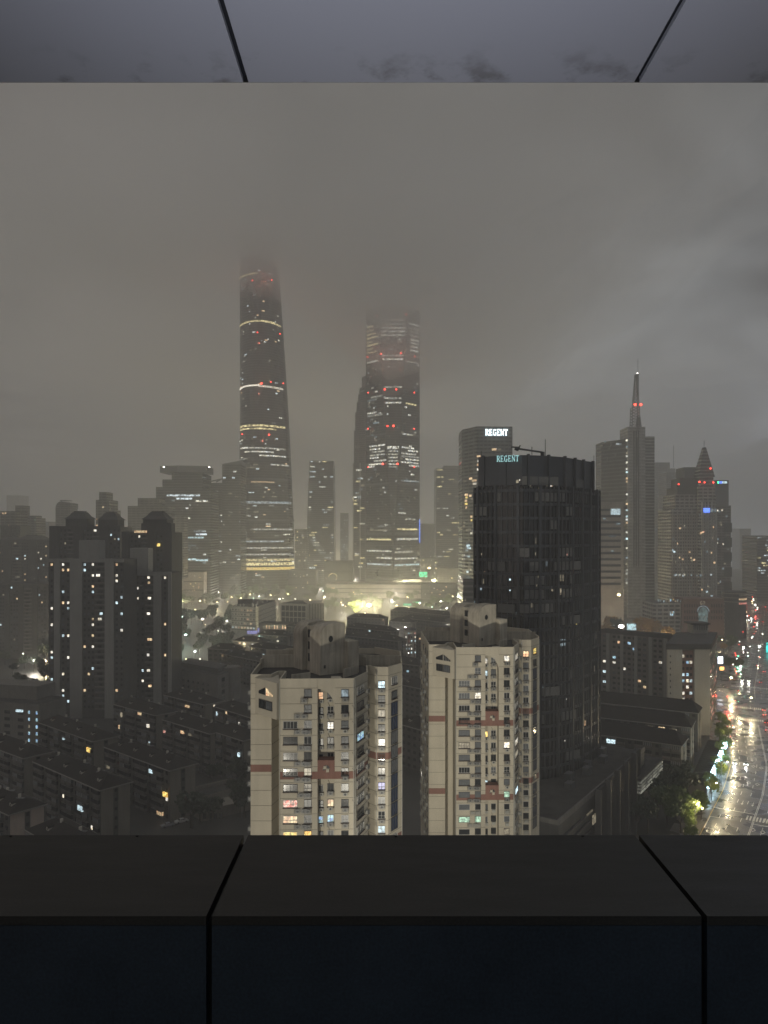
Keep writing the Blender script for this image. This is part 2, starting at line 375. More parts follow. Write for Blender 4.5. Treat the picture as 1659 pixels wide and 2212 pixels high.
    def grid(s, e_, nu, z0, z1, nz, w, h, plit=0.1, mats=('white', 'warm', 'cool'), dark='glass', pdark=1.0, u0=0.0, u1=1.0, order='z', **k):
        L = s.length(e_)
        for j in range(nz):
            z = z1 - (z1 - z0) * (j + .5) / nz
            for i in range(nu):
                t = e_ + u0 + (u1 - u0) * (i + .5) / nu
                if rnd.random() < plit: s.win(t, z, w, h, rnd.choice(mats), **k)
                elif rnd.random() < pdark: s.win(t, z, w, h, dark, **k)
    def office(s, t0, t1, z0, z1, pitch, p, mats, hh=1.6, seg=(0.1, 0.5), maxn=60):
        """lit floors of an office tower: runs of windows of uneven length"""
        z = z0
        while z < z1 and maxn > 0:
            if rnd.random() < p:
                a = t0 + (t1 - t0) * rnd.random() * 0.5
                for _ in range(rnd.randint(1, 2)):
                    b = min(t1, a + (t1 - t0) * rnd.uniform(*seg))
                    if b - a > 0.01: s.lit(a, b, z, z + hh, rnd.choice(mats)); maxn -= 1
                    a = b + (t1 - t0) * rnd.uniform(0.05, 0.3)
                    if a >= t1: break
            z += pitch
def rect(x0, x1, D, depth, back=1.0, skew=0.0):
    """footprint whose front runs from view column x0 to x1 at distance D (skew metres further off at its right end)"""
    a = Vector((xz(x0, D), D)); b = Vector((xz(x1, D + skew), D + skew)); d = (b - a).normalized(); n = Vector((-d.y, d.x))
    return [tuple(a), tuple(b), tuple(b + n * depth), tuple(a + n * depth)]
def inset(pts, k):
    c = Vector((sum(p[0] for p in pts) / len(pts), sum(p[1] for p in pts) / len(pts)))
    return [tuple(c + (Vector(p[:2]) - c) * k) for p in pts]
def block(name, label, cat, x0, x1, ytop, D, depth, wall, roof=None, skew=0.0, z0=0.0, group=None, **k):
    return Bld(name, label, cat, rect(x0, x1, D, depth, skew=skew), z0, zy(ytop, D), wall, roof, group=group, **k)
# ------------------------------------------------------------------ haze and ground
def volume_mat(name, color, density, aniso=0.0):
    m = bpy.data.materials.new(name); m.use_nodes = True; n, l = m.node_tree.nodes, m.node_tree.links; n.clear()
    o = n.new('ShaderNodeOutputMaterial'); v = n.new('ShaderNodeVolumePrincipled')
    v.inputs['Color'].default_value = tuple(color) + (1,); v.inputs['Density'].default_value = density; v.inputs['Anisotropy'].default_value = aniso
    l.new(v.outputs[0], o.inputs['Volume']); return m
b = MB(); b.box((-7000, -300, -2), (7000, 12500, 640))
b.build('haze', volume_mat('night_haze', (0.978, 0.985, 0.985), 0.00049), kind='stuff')
M['ground'] = plaster('wet_ground', (0.03, 0.03, 0.028), 0.55, 0.5, 0.05, False, 0.4)
b = MB(); b.face([(-6900, -290, 0), (6900, -290, 0), (6900, 12400, 0), (-6900, 12400, 0)])
b.build('ground', M['ground'], kind='structure')

# ------------------------------------------------------------------ the far skyline
M['curtain_wall'] = bands('supertall_curtain_wall', (0.055, 0.055, 0.052), (0.022, 0.022, 0.022), 4.5, 0.33)
def shanghai_fp():
    base = []
    def f(z):
        # rounded triangle that shrinks and twists as it rises; left flank upright, right flank leaning in
        t = z / 632.0
        D = 1385.0
        xl = xz(503, D) + (xz(517, D) - xz(503, D)) * min(1, t / .28) + 0.5 * t
        xr = xz(636, D) + (xz(596, D) - xz(636, D)) * (max(0, t - .12) / .88) ** 1.25
        cx, a = (xl + xr) / 2, (xr - xl) / 2
        pts = []
        tw = R(-20 + 75 * t)
        for i in range(36):
            an = 2 * math.pi * i / 36 - math.pi / 2
            pts.append((math.cos(an), math.sin(an), 1 + .07 * math.cos(3 * (an - tw))))
        mx = max(p[0] * p[2] for p in pts); mn = min(p[0] * p[2] for p in pts)
        return [(cx + a * ((p[0] * p[2]) - (mx + mn) / 2) * 2 / (mx - mn), D + a * p[1] * p[2]) for p in pts]
    return f
st = Bld('spiral_skyscraper', 'tallest skyscraper, rounded and tapering, its top lost in cloud, left of the pair of giants', 'skyscraper', shanghai_fp(), 0, 632, M['curtain_wall'], rings=48)
F0 = 27.5      # edge positions 27.5 .. 44.5 face the camera (36 edges round; -y is edge 36/0)
def stlit(u0, u1, y0, y1, mat, out=0.8):
    z1, z0 = zy(y0, 1345), zy(y1, 1345)
    st.lit(27.6 + 16.8 * u0, 27.6 + 16.8 * u1, z0, z1, mat, out)
for k in range(36):   # edge numbering wraps through pt()'s modulo
    pass
# mechanical floors: full rings that stand proud
for yy, mat in ((695, 'officewarm'), (835, 'white'), (590, 'officewarm'), (1037, None), (1126, None), (1012, 'dim')):
    m = st.mb(); z = zy(yy, 1345)
    if mat: st.strip(m, 27.8, 36.2 if yy != 695 else 41, z, z + 2.6, 1.0); 
    else: st.strip(m, 27.0, 45.0, z, z + 3.4, 1.2)
    m.build('belt', LIT[mat] if mat else M['steel'], st.root)
stlit(.50, .93, 833, 837, 'white'); stlit(.60, .98, 693, 696, 'officewarm'); stlit(.1, .92, 918, 922, 'officewarm'); stlit(.15, .75, 925, 928, 'officewarm')
stlit(.08, .95, 1083, 1088, 'officecool'); stlit(.05, .97, 1207, 1212, 'officewarm'); stlit(.05, .97, 1215, 1221, 'officewarm'); stlit(.02, .99, 1225, 1231, 'yellow')
for (a, b_, y, mt) in ((.35, .9, 967, 'office'), (.5, .9, 983, 'office'), (.2, .35, 966, 'office'), (.15, .35, 990, 'office'), (.65, .95, 1002, 'office'), (.3, .7, 975, 'office'),
                       (.1, .4, 1113, 'office'), (.3, .8, 1168, 'officecool'), (.4, .95, 1142, 'office'), (.3, .95, 1182, 'office'), (.1, .9, 1196, 'office'), (.2, .3, 1050, 'warm'), (.4, .7, 1040, 'warm')):
    stlit(a, b_, y, y + 3, mt)
for i in range(150):
    y = rnd.choice([rnd.uniform(940, 1060), rnd.uniform(1060, 1255), rnd.uniform(1060, 1255), rnd.uniform(720, 940), rnd.uniform(545, 720)]); a = rnd.random() * .9
    stlit(a, a + rnd.uniform(.012, .07 if y > 900 else .05), y, y + rnd.choice([2, 2.4]), rnd.choice(['office', 'officecool', 'dim', 'office', 'warm']))
st.finish()
def beacon(parent, P, o, r=1.3, mat='red', name='warning_light'):
    m = MB(o); m.ball(P, r, 8, 5); return m.build(name, G[mat], parent)
for px, py in ((545, 606), (587, 605), (556, 718), (605, 721), (565, 828), (585, 825), (612, 828), (523, 938), (581, 939)):
    u = (px - 519) / 105.0
    beacon(st.root, at(px, py, 1385 - 58 * math.sqrt(max(0.05, 1 - ((px - 570) / 62.0) ** 2)) - 2), st.o, 1.7 if px in (565, 581) else 1.1)

# the opener-shaped giant: a square tower standing on its corner, the near edge planed off wider and wider towards the top
def swfc_fp(z):
    D0 = 1312.0; hw = 47.5; cx = xz(848.5, 1360)
    c = max(0.3, (z - 60) / 432.0 * 26.0)   # half-width of the planed face
    return [(cx - c, D0 + c), (cx + c, D0 + c), (cx + hw, D0 + hw), (cx + hw - 1, D0 + hw + 2), (cx, D0 + 2 * hw), (cx - hw, D0 + hw + 2)][:6]
def swfc_fp2(z):
    p = swfc_fp(z); return [p[0], p[1], p[2], p[4], p[5]]
sw = Bld('glass_skyscraper', 'second giant skyscraper, sharp-edged, with a narrow face widening up its near corner', 'skyscraper', swfc_fp2, 0, 492, M['curtain_wall'], rings=24)
def swlit(e_, u0, u1, y, mat, h=2.6):
    z = zy(y, 1330); sw.lit(e_ + u0, e_ + u1, z, z + h, mat, 0.8)
for y in (977, 984, 991, 998, 1005, 1011):
    swlit(0, .1, .9, y, 'office')
for y in (968, 971, 862, 838, 872, 777, 769): swlit(0, .05, .95, y, 'office')
for y in (690, 700, 708, 716, 724): swlit(0, .05, .95, y, 'office')
for y in (697, 706, 714, 722, 731, 738, 746, 754): swlit(1, rnd.uniform(.1, .4), .9, y, 'office'); swlit(4, .1, rnd.uniform(.4, .9), y + 3, 'officewarm')
for i, (e_, a, b_, y, mt) in enumerate([(4, .2, .95, 963, 'office'), (4, .2, .7, 970, 'office'), (4, .3, .9, 976, 'office'), (4, .2, .9, 983, 'office'), (4, .2, .6, 989, 'office'), (4, .4, .95, 996, 'office'), (4, .15, .8, 1003, 'office'), (4, .1, .4, 1008, 'office'),
        (1, .1, .7, 968, 'office'), (1, .4, .9, 974, 'office'), (1, .1, .8, 981, 'office'), (1, .1, .95, 987, 'office'), (1, .3, .95, 993, 'office'), (1, .1, .95, 1000, 'office'), (1, .5, .95, 1006, 'office'),
        (4, .3, .95, 856, 'office'), (4, .1, .6, 862, 'dimcool'), (4, .1, .6, 890, 'office'), (4, .1, .9, 896, 'office'), (1, .2, .8, 872, 'officewarm'), (1, .05, .95, 780, 'office'), (4, .1, .8, 778, 'office'), (4, .4, .7, 913, 'dimcool'),
        (1, .1, .6, 939, 'office'), (1, .15, .95, 1040, 'officecool'), (1, .1, .4, 1110, 'office'), (4, .45, .8, 1138, 'office'), (1, .4, .8, 1123, 'office'), (1, .1, .9, 1145, 'officewarm'), (4, .15, .85, 1147, 'dim'),
        (4, .05, .95, 1167, 'officewarm'), (1, .1, .9, 1166, 'office'), (4, .05, .95, 1192, 'office'), (1, .05, .75, 1194, 'office'), (4, .4, .95, 1207, 'office'), (1, .05, .9, 1208, 'office'),
        (4, .05, .95, 1221, 'officecool'), (1, .05, .97, 1222, 'led')]):
    swlit(e_, a, b_, y, mt)
for i in range(130):
    e_ = rnd.choice([4, 1, 4, 1, 0]); y = rnd.uniform(690, 1240); a = rnd.random() * .85
    swlit(e_, a, a + rnd.uniform(.03, .14), y, rnd.choice(['office', 'dim', 'dim', 'dimcool', 'office']))
m = sw.mb()
for y in (1047, 1155, 940):
    for e_ in (4, 1): m = sw.mb(); sw.strip(m, e_, e_ + .999, zy(y, 1330), zy(y, 1330) + 3.5, .6); sw.build(m, 'belt', M['steel'])
sw.finish()
for px, py in ((815, 682), (877, 679), (823, 765), (866, 763), (794, 771), (896, 770), (831, 841), (856, 841), (795, 848), (895, 848), (837, 920), (850, 920), (795, 926), (895, 926), (795, 1009), (827, 1002), (859, 1002), (895, 1009)):
    f = abs(px - 848.5) / 59.5
    beacon(sw.root, at(px, py, 1310 + 47 * f - 2), sw.o, 1.7 if f < .5 else 1.1)
for px, py, dd_ in ((565, 828, 1300), (556, 718, 1310), (581, 939, 1300), (570, 606, 1320), (823, 765, 1285), (866, 763, 1285)):
    lamp('warning_light_glow', 'POINT', at(px, py, dd_), 9000, (1, .22, .14), 1.2)
# base storeys of the giant and its long podium
m = sw.mb(); m.prism([(xz(788, 1290), 1290), (xz(848, 1240), 1262), (xz(910, 1290), 1290), (xz(900, 1340), 1340), (xz(795, 1340), 1340)], 0, 22); sw.build(m, 'base', M['steel'])

# stepped tower with ribs behind its left shoulder
M['ribbed'] = bands('ribbed_steel_wall', (0.10, 0.095, 0.088), (0.03, 0.03, 0.03), 4.0, 0.4, vp=7)
def step_fp(k):
    D = 1430; return [(xz(762 + k, D), D + k * .8), (xz(792, D), D - 10), (xz(822 - k, D), D + k * .8), (xz(822 - k, D), D + 60), (xz(762 + k, D), D + 60)]
jm = Bld('stepped_skyscraper', 'slender stepped skyscraper half hidden behind the sharp-edged giant', 'skyscraper', step_fp(0), 0, zy(1000, 1430), M['ribbed'])
z = zy(1000, 1430)
for k, y in ((2.5, 930), (5, 890), (8, 868), (11, 850), (14, 836), (19, 812)):
    z2 = zy(y, 1430); m = jm.mb(); m.prism(step_fp(k), z, z2); jm.build(m, 'tier', M['ribbed']); z = z2
for i in range(26):
    y = rnd.uniform(960, 1240); a = rnd.random() * .6; zz = zy(y, 1430)
    jm.lit(0 + a, a + rnd.uniform(.15, .4), zz, zz + 2.5, rnd.choice(['office', 'officecool', 'dim', 'officewarm']), .6)
m = jm.mb()
for px in (763, 778, 788): m.bar(at(px, 1252, 1424), at(px, 1000, 1424), 1.6)
jm.build(m, 'rib', M['frame_white'])

# tower with the wide flat hat
M['office_band'] = bands('banded_office_wall', (0.085, 0.085, 0.082), (0.025, 0.026, 0.027), 4.0, 0.42)
hat = block('hat_roofed_office_tower', 'broad office tower under a wide flat disc roof, left of the tallest skyscraper', 'office tower', 371, 437, 1022, 1150, 60, M['office_band'])
m = hat.mb()
m.prism(rect(351, 372, 1150, 56), 0, zy(1036, 1150)); m.prism(rect(337, 352, 1152, 50), 0, zy(1052, 1152)); m.prism(rect(436, 455, 1150, 56), 0, zy(1058, 1150))
hat.build(m, 'wing', M['office_band'])
c = at(402, 1021, 1165); m = hat.mb(); W = xz(453, 1150) - xz(353, 1150)
m.prism([(c.x - W / 2, 1148), (c.x - W * .1, 1140), (c.x + W / 2, 1148), (c.x + W / 2, 1195), (c.x - W / 2, 1195)], zy(1021, 1150), zy(1007, 1150)); hat.build(m, 'canopy_roof', M['steel'])
for px in (354, 452): beacon(hat.root, at(px, 1009, 1146), hat.o, 1.0, 'lampw', 'roof_light')
for (a, b_, y, mt) in ((-14, 70, 1072, 'officecool'), (10, 50, 1079, 'officecool'), (60, 90, 1084, 'office'), (20, 45, 1121, 'office'), (55, 85, 1149, 'officecool'), (30, 80, 1163, 'led'), (60, 88, 1156, 'officecool'), (40, 60, 1180, 'dimcool'), (5, 60, 1210, 'led'), (60, 90, 1212, 'led')):
    zz = zy(y, 1150); m = hat.mb(); m.box((xz(372 + a * .85, 1149), 1148.6, zz), (xz(372 + b_ * .85, 1149), 1149.5, zz + 2.4)); hat.build(m, 'lit_window', LIT[mt])
for i in range(24):
    y = rnd.uniform(1065, 1240); a = rnd.uniform(355, 448); zz = zy(y, 1150)
    m = hat.mb(); m.box((xz(a, 1149), 1148.6, zz), (xz(a + rnd.choice([2, 3, 6]), 1149), 1149.5, zz + 2.2)); hat.build(m, 'lit_window', LIT[rnd.choice(['dim', 'dimcool', 'office', 'dimcool'])])

far = [  # label, x0, x1, ytop, D, depth, lit chance, mats, extra
 ('office_tower', 'dim glass tower with a slanted roofline just left of the tallest skyscraper', 480, 520, 1003, 1230, 50, .28, ('office', 'officecool', 'dim'), 'slant'),
 ('office_tower', 'dark tower with a raking top between the hat-roofed tower and the slanted one', 434, 481, 1043, 1290, 45, .3, ('office', 'dim', 'dimcool'), 'rake'),
 ('office_tower', 'hazy tapered tower with rows of gold windows between the two giants', 663, 722, 995, 1520, 50, .45, ('officewarm', 'office', 'officecool'), 'taper'),
 ('residential_tower', 'low pale tower with close rows of windows at the foot of the tallest skyscraper', 637, 663, 1143, 1330, 40, .55, ('officewarm', 'dim', 'office'), None),
 ('led_screen_tower', 'small tower whose face is a dotted white light screen, far between the two giants', 735, 752, 1108, 1900, 30, .95, ('dimcool', 'officecool'), None),
 ('office_tower', 'pale hazy tower with a stepped top left of the hotel tower', 942, 997, 1011, 1600, 60, .32, ('office', 'officewarm', 'dim'), 'step'),
 ('distant_tower', 'very faint tower right of the sharp-edged giant, behind its blue light strip', 908, 941, 1131, 1900, 50, .12, ('dim', 'office'), None),
 ('distant_tower', 'faintest tower at the left edge rising out of the haze', 14, 42, 1070, 2300, 60, .0, ('dim',), None),
 ('distant_tower', 'slim tower beside the faintest tower at the left edge', 33, 49, 1092, 1000, 20, .12, ('dim', 'warm'), None),
 ('residential_tower', 'flat-topped residential tower at the left edge with two bright windows near its top', 0, 34, 1104, 900, 30, .10, ('warm', 'dim'), None),
 ('residential_tower', 'grey residential tower second from the left edge, standing clear of its neighbours', 49, 78, 1119, 1000, 28, .10, ('warm', 'green', 'dim'), 'step'),
 ('distant_tower', 'small hazy tower with pale lights left of the curved-top tower', 78, 106, 1127, 1700, 40, .25, ('dim', 'dimcool'), None),
 ('residential_tower', 'banded residential tower with a raised middle rising behind the twin-hatted block', 207, 236, 1080, 900, 30, .10, ('warm', 'dim'), 'mid'),
 ('residential_tower', 'wide banded residential tower with stepped shoulders next to the hat-roofed office tower', 276, 362, 1093, 1010, 35, .12, ('office', 'dim', 'warm'), 'mid'),
 ('distant_tower', 'pale tower behind the mast tower on its right', 1415, 1447, 999, 1500, 50, .12, ('dim', 'dimcool'), 'mast'),
 ('distant_tower', 'narrow hazy tower between the mast tower and the spired tower', 1440, 1462, 1020, 1350, 40, .15, ('dim', 'dimcool'), None),
 ('office_tower', 'dark office block with rows of yellow windows at the right edge', 1635, 1672, 1157, 1100, 45, .5, ('officewarm', 'office', 'officecool'), None),
 ('distant_tower', 'faint low tower far behind the wet avenue', 1598, 1622, 1142, 2100, 50, .1, ('dim', 'dimcool'), None),
 ('distant_block', 'low hazy block at the foot of the pale stepped-top tower', 905, 945, 1205, 1500, 60, .5, ('officewarm', 'dim', 'office'), None),
 ('distant_block', 'low block with scattered lights right of the giants, behind the street lamps', 944, 998, 1228, 1350, 50, .4, ('officewarm', 'dim', 'office'), None),
 ('office_tower', 'blunt dark building standing directly left of the dark hotel tower, low behind the tan block', 1000, 1022, 1250, 560, 40, .06, ('white', 'dim'), None),
]
M['far_wall'] = bands('far_wall', (0.11, 0.105, 0.098), (0.035, 0.035, 0.035), 3.3, 0.5, vp=6)
def fbox(B, x0, x1, y0, y1, D, dep, nm, mat=None):
    m = B.mb(); m.prism(rect(x0, x1, D, dep), zy(y1, D), zy(y0, D)); return B.build(m, nm, mat or M['far_wall'])
for nm, lb, x0, x1, yt, D, dep, pl, mats, ex in far:
    z1 = zy(yt, D)
    fp = rect(x0, x1, D, dep)
    if ex == 'taper':
        def fpt(z, x0=x0, x1=x1, D=D, z1=z1, dep=dep):
            t = z / z1; k = 5.5 * t * t; return rect(x0 + k * 1.2 - 1, x1 - k * .4, D, dep)
        B = Bld(nm, lb, 'tower', fpt, 0, z1, M['office_band'], rings=10)
    else:
        B = Bld(nm, lb, 'tower', fp, 0, z1, M['office_band'] if 'office' in nm else M['far_wall'])
    if ex == 'slant':
        m = B.mb(); a, b_ = xz(x0, D), xz(x1, D); m.v = []; p = [(a, D, z1), (b_, D, z1), (b_, D, z1 + 6), (a + 3, D, z1 + 1)]
        m.face(p); m.face([(q[0], q[1] + dep, q[2]) for q in p][::-1]); m.face([p[3], p[2], (b_, D + dep, z1 + 6), (a + 3, D + dep, z1 + 1)]); m.face([p[1], (b_, D + dep, z1), (b_, D + dep, z1 + 6), p[2]])
        B.build(m, 'crown', M['steel'])
    if ex == 'rake':
        m = B.mb(); m.bar(at(x0 + 8, yt, D + 5), at(x1 - 4, yt - 8, D + 5), 2); m.bar(at(x1 - 14, yt - 2, D + 6), at(x1, yt - 9, D + 6), 2); B.build(m, 'roof_mast', M['steel'])
    if ex == 'step': fbox(B, x0 + (x1 - x0) * .3, x1, yt - 5, yt, D + 2, dep * .6, 'penthouse')
    if ex == 'mid': fbox(B, x0 + (x1 - x0) * .25, x0 + (x1 - x0) * .8, yt - 17, yt, D + 2, dep * .7, 'upper_storeys'); fbox(B, x1 - 2, x1 + (x1 - x0) * .4, yt + 22, 1250, D + 3, dep * .7, 'wing')
    if ex == 'mast': m = B.mb(); m.bar(at(1455, 1010, D), at(1455, 962, D), 1.1); m.prism(rect(1446, 1459, D, 30), 0, zy(1012, D)); B.build(m, 'mast', M['steel'])
    # lit floors or windows
    pitch = 3.6 if D < 1200 else 5.0
    yb = 1250 if D > 800 else 1330; z = max(3, zy(yb, D)); nlit = 0
    while z < z1 - 3:
        u = .04
        while u < .94:
            w = rnd.uniform(.05, .09) if nm != 'office_tower' else rnd.uniform(.05, .3)
            if rnd.random() < pl * .55 and nlit < 90:
                B.lit(u, min(.97, u + w * .9), z, z + (1.7 if D < 1200 else 2.2), rnd.choice(mats), .4); nlit += 1
            u += w + rnd.uniform(.03, .12)
        z += pitch * (1 if nlit < 60 else 1.6)
# curved-top tower
D = 1120
cv = Bld('curved_top_tower', 'hazy tower with a rounded left shoulder and a helipad slab, behind the twin-hatted block', 'tower', rect(120, 150, D, 30), 0, zy(1098, D), M['far_wall'])
m = cv.mb(); p = []
for i in range(8):
    a = math.pi / 2 * i / 7; p.append((xz(120 + 12 * (1 - math.cos(a)), D), zy(1098 - 15 * math.sin(a), D)))
p += [(xz(141, D), zy(1085, D)), (xz(151, D), zy(1087, D)), (xz(151, D), zy(1098, D))]
m.face([(q[0], D - .1, q[1]) for q in p][::-1]); m.face([(q[0], D + 30, q[1]) for q in p])
for q, r_ in zip(p, p[1:]): m.face([(q[0], D - .1, q[1]), (r_[0], D - .1, r_[1]), (r_[0], D + 30, r_[1]), (q[0], D + 30, q[1])])
cv.build(m, 'rounded_top', M['far_wall']); m = cv.mb(); m.prism(rect(129, 144, D - 4, 20), zy(1082, D), zy(1080.5, D)); m.bar(at(133, 1085, D + 4), at(133, 1081, D + 4), 1); cv.build(m, 'helipad', M['steel'])
# vertical blue light strip on the right flank of the sharp-edged giant
m = sw.mb(); m.bar(at(906.5, 1172, 1357), at(906.5, 1122, 1357), 1.3); sw.build(m, 'blue_light_strip', G['blue'])
# ------------------------------------------------------------------ right-hand skyline
SERIF = {   # strokes of serif capitals in a 0.7 x 1 box: (x0, y0, x1, y1) boxes and ((x, y), (x, y), w) bars
 'R': [(.05, 0, .3, .07), (.05, .93, .4, 1), (.12, 0, .24, 1), (.2, .46, .45, .54), ((.42, .97), (.56, .86), .09), ((.56, .9), (.56, .6), .11), ((.56, .64), (.42, .5), .09), ((.36, .5), (.66, .0), .13), (.58, 0, .74, .06)],
 'E': [(.05, 0, .3, .07), (.05, .93, .6, 1), (.12, 0, .24, 1), (.2, .46, .46, .54), (.05, 0, .62, .07), (.56, 0, .62, .22), (.54, .8, .6, 1), (.42, .38, .47, .62)],
 'G': [((.56, .86), (.4, .97), .09), ((.4, .97), (.22, .9), .1), ((.22, .9), (.1, .68), .11), ((.11, .7), (.11, .3), .12), ((.1, .32), (.22, .08), .11), ((.22, .1), (.4, .03), .1), ((.4, .03), (.58, .1), .09), (.52, .05, .63, .42), (.44, .38, .7, .45), (.53, .72, .59, .98)],
 'N': [(.0, 0, .22, .06), (.0, .94, .2, 1), (.07, 0, .14, 1), ((.08, .97), (.6, .03), .14), (.57, 0, .64, 1), (.5, .94, .74, 1)],
 'T': [(.28, 0, .42, 1), (.2, 0, .5, .06), (.04, .92, .66, 1), (.04, .76, .1, 1), (.6, .76, .66, 1)],
}
def word(txt, origin, d, h, mat, parent, o, gap=0.02, t=0.5, adv=0.72, body=1.0):
    """raised letters along direction d, standing up"""
    d = Vector((d[0], d[1], 0)).normalized(); n = Vector((d.y, -d.x, 0)); up = Vector((0, 0, 1)); x = 0
    holder = empty('hotel_lettering', Vector(origin) - o); holder.parent = parent
    for c in txt:
        m = MB(origin)
        for q in SERIF[c]:
            if len(q) == 4:
                x0, y0, x1, y1 = q
                P = [(x0, y0), (x1, y0), (x1, y1), (x0, y1)]
            else:
                (ax, ay), (bx, by), w = q; dx, dy = bx - ax, by - ay; L = math.hypot(dx, dy); nx, ny = -dy / L * w / 2, dx / L * w / 2
                P = [(ax - nx, ay - ny), (bx - nx, by - ny), (bx + nx, by + ny), (ax + nx, ay + ny)][::-1]
                if (P[1][0] - P[0][0]) * (P[2][1] - P[1][1]) - (P[1][1] - P[0][1]) * (P[2][0] - P[1][0]) < 0: P = P[::-1]
            W = [Vector(origin) + d * (x + a * body) * h + up * b * h for a, b in P]
            F = [w_ + n * t for w_ in W]; m.face(F)
            for i in range(4): m.face([F[i], W[i], W[(i + 1) % 4], F[(i + 1) % 4]])
        m.build('letter', mat, holder); x += adv * body + gap
    return holder
# hotel tower behind, with the bright sign
D = 760
M['hotel_wall'] = bands('hotel_wall', (0.10, 0.11, 0.115), (0.03, 0.033, 0.036), 3.6, 0.5, vp=4.4)
hp = [(xz(998, D + 25), D + 25), (xz(1030, D), D), (xz(1107, D + 2), D + 2), (xz(1107, D + 2), D + 45), (xz(998, D + 25), D + 60)]
ht = Bld('hotel_tower', 'blue-grey hotel tower with a glowing white sign near its top, behind the dark tower', 'hotel', hp, 0, zy(921, D), M['hotel_wall'])
word('REGENT', (xz(1048, D), D - .4, zy(940.5, D)), (1, .02), 6.0, G['signw'], ht.root, ht.o, t=.5, adv=.74, body=.80, gap=.04)
m = ht.mb()
for k in range(1, 7): ht.strip(m, 1.0, 1.999, zy(921, D) - 14 - k * 3.7, zy(921, D) - 13 - k * 3.7, .3)
ht.build(m, 'balcony_band', M['steel'])
for (e_, a, b_, y, mt) in ((1, .42, .55, 975, 'warm'), (1, .6, .68, 975, 'dim'), (1, .0, .1, 990, 'warm'), (1, .02, .12, 1000, 'white'), (1, .0, .12, 1008, 'warm'), (1, .0, .12, 1018, 'white'), (0, .7, .98, 1041, 'warm'), (0, .75, .98, 1048, 'white'), (0, .5, .7, 1036, 'warm'),
        (0, .1, .3, 1040, 'dim'), (0, .2, .4, 1070, 'warm'), (0, .25, .38, 1076, 'yellow'), (0, .2, .36, 1083, 'warm'), (0, .5, .65, 1073, 'warm'), (0, .22, .38, 1090, 'yellow'), (0, .6, .75, 1080, 'dim'), (0, .25, .35, 1098, 'warm'), (0, .6, .7, 1118, 'warm'), (0, .62, .7, 1126, 'yellow')):
    z = zy(y, D + 10); ht.lit(e_ + a, e_ + b_, z, z + 2.0, mt, .4)
for i in range(40):
    y = rnd.uniform(1130, 1240); a = rnd.random() * .8; z = zy(y, D + 10); ht.lit(a, a + rnd.uniform(.06, .16), z, z + 1.8, rnd.choice(['dimcool', 'office', 'dim', 'cool']), .4)

# the dark round-fronted tower
M['dark_glass'] = simple('dark_tower_glass', (0.012, 0.013, 0.014), 0.13, 0, 0.6, 0.5)
M['blind'] = simple('drawn_blinds', (0.11, 0.112, 0.11), 0.5, 0, 0.4, 0.3)
M['dark_fin'] = simple('dark_tower_fin', (0.06, 0.066, 0.075), 0.35, 0.5)
F_ = [(29.9, 247.5), (36.6, 243.9), (43.2, 241.0), (50.5, 242.9), (57.9, 247.8), (63.1, 254.0), (67.9, 260.6), (72.6, 266.0)]
def off(pts, k):
    out = []
    for i, p in enumerate(pts):
        a = Vector(pts[max(0, i - 1)]); b = Vector(pts[min(len(pts) - 1, i + 1)]); d = (b - a).normalized(); out.append((p[0] + d.y * k, p[1] - d.x * k))
    return out
F_[0] = (30.4, 247.5)
up = F_ + [(72.6, 285), (63, 296), (48, 298), (36.0, 288)]
F2 = off(F_, 1.9); F2[0] = (29.2, 248.6); F2[-1] = (75.2, 268.0)
lo = F2 + [(75.2, 287), (64, 299), (48, 301), (35.0, 290)]
ZT, ZL = 124.2, 114.4
dt = Bld('dark_office_tower', 'big dark tower with a bulging finned front and a teal sign, centre right', 'office tower', lo, 0, ZL, M['dark_glass'], M['flatroof'])
m = dt.mb(); m.prism(up, ZL, ZT - 1.2); dt.build(m, 'upper_storeys', M['dark_glass'])
m = dt.mb(); m.prism(inset(up, 1.004), ZT - 9.3, ZT); dt.build(m, 'parapet', M['dark_fin'])
def walk(pts, step):
    """points at even steps along a polyline, with the outward direction"""
    out = []; acc = 0.0
    for a, b in zip(pts[:-1], pts[1:]):
        a, b = Vector(a), Vector(b); L = (b - a).length; d = (b - a) / L; n = Vector((d.y, -d.x)); s_ = acc
        while s_ < L: out.append((a + d * s_, d, n)); s_ += step
        acc = s_ - L
    return out
lo_front = F2[:] + [(75.2, 287)]
up_front = F_[:] 
for i, (q, d, n) in enumerate(walk(up_front[:], 1.82)):
    big = i % 4 == 1
    if big: m = dt.mb(); m.obox(q + n * .3, d, .7, .9, ZL, ZT + .35); dt.build(m, 'pier', M['dark_fin'])
    else: m = dt.mb(); m.obox(q + n * .2, d, .16, .5, ZL, ZT - 9.4); dt.build(m, 'fin', M['dark_fin'])
k_ = 0
for i, (q, d, n) in enumerate(walk(lo_front[:], 1.75)):
    big = i % 4 == 1
    if big: m = dt.mb(); m.obox(q + n * .35, d, .75, .9, 20, ZL + .3); dt.build(m, 'pier', M['dark_fin'])
    else: m = dt.mb(); m.obox(q + n * .25, d, .16, .55, 20, ZL); dt.build(m, 'fin', M['dark_fin'])
for k in range(22):   # spandrels at every floor of the lower tier
    z = ZL - 1.2 - k * 4.35
    if z < 22: break
    m = dt.mb()
    for a, b in zip(F2[:-1], F2[1:]):
        a, b = Vector(a), Vector(b); d = (b - a).normalized(); m.obox((a + b) / 2 + Vector((d.y, -d.x)) * .1, d, (b - a).length, .3, z - .5, z + .35)
    dt.build(m, 'spandrel', M['dark_fin'])
m = dt.mb()   # paler blinds behind the glass of some bays
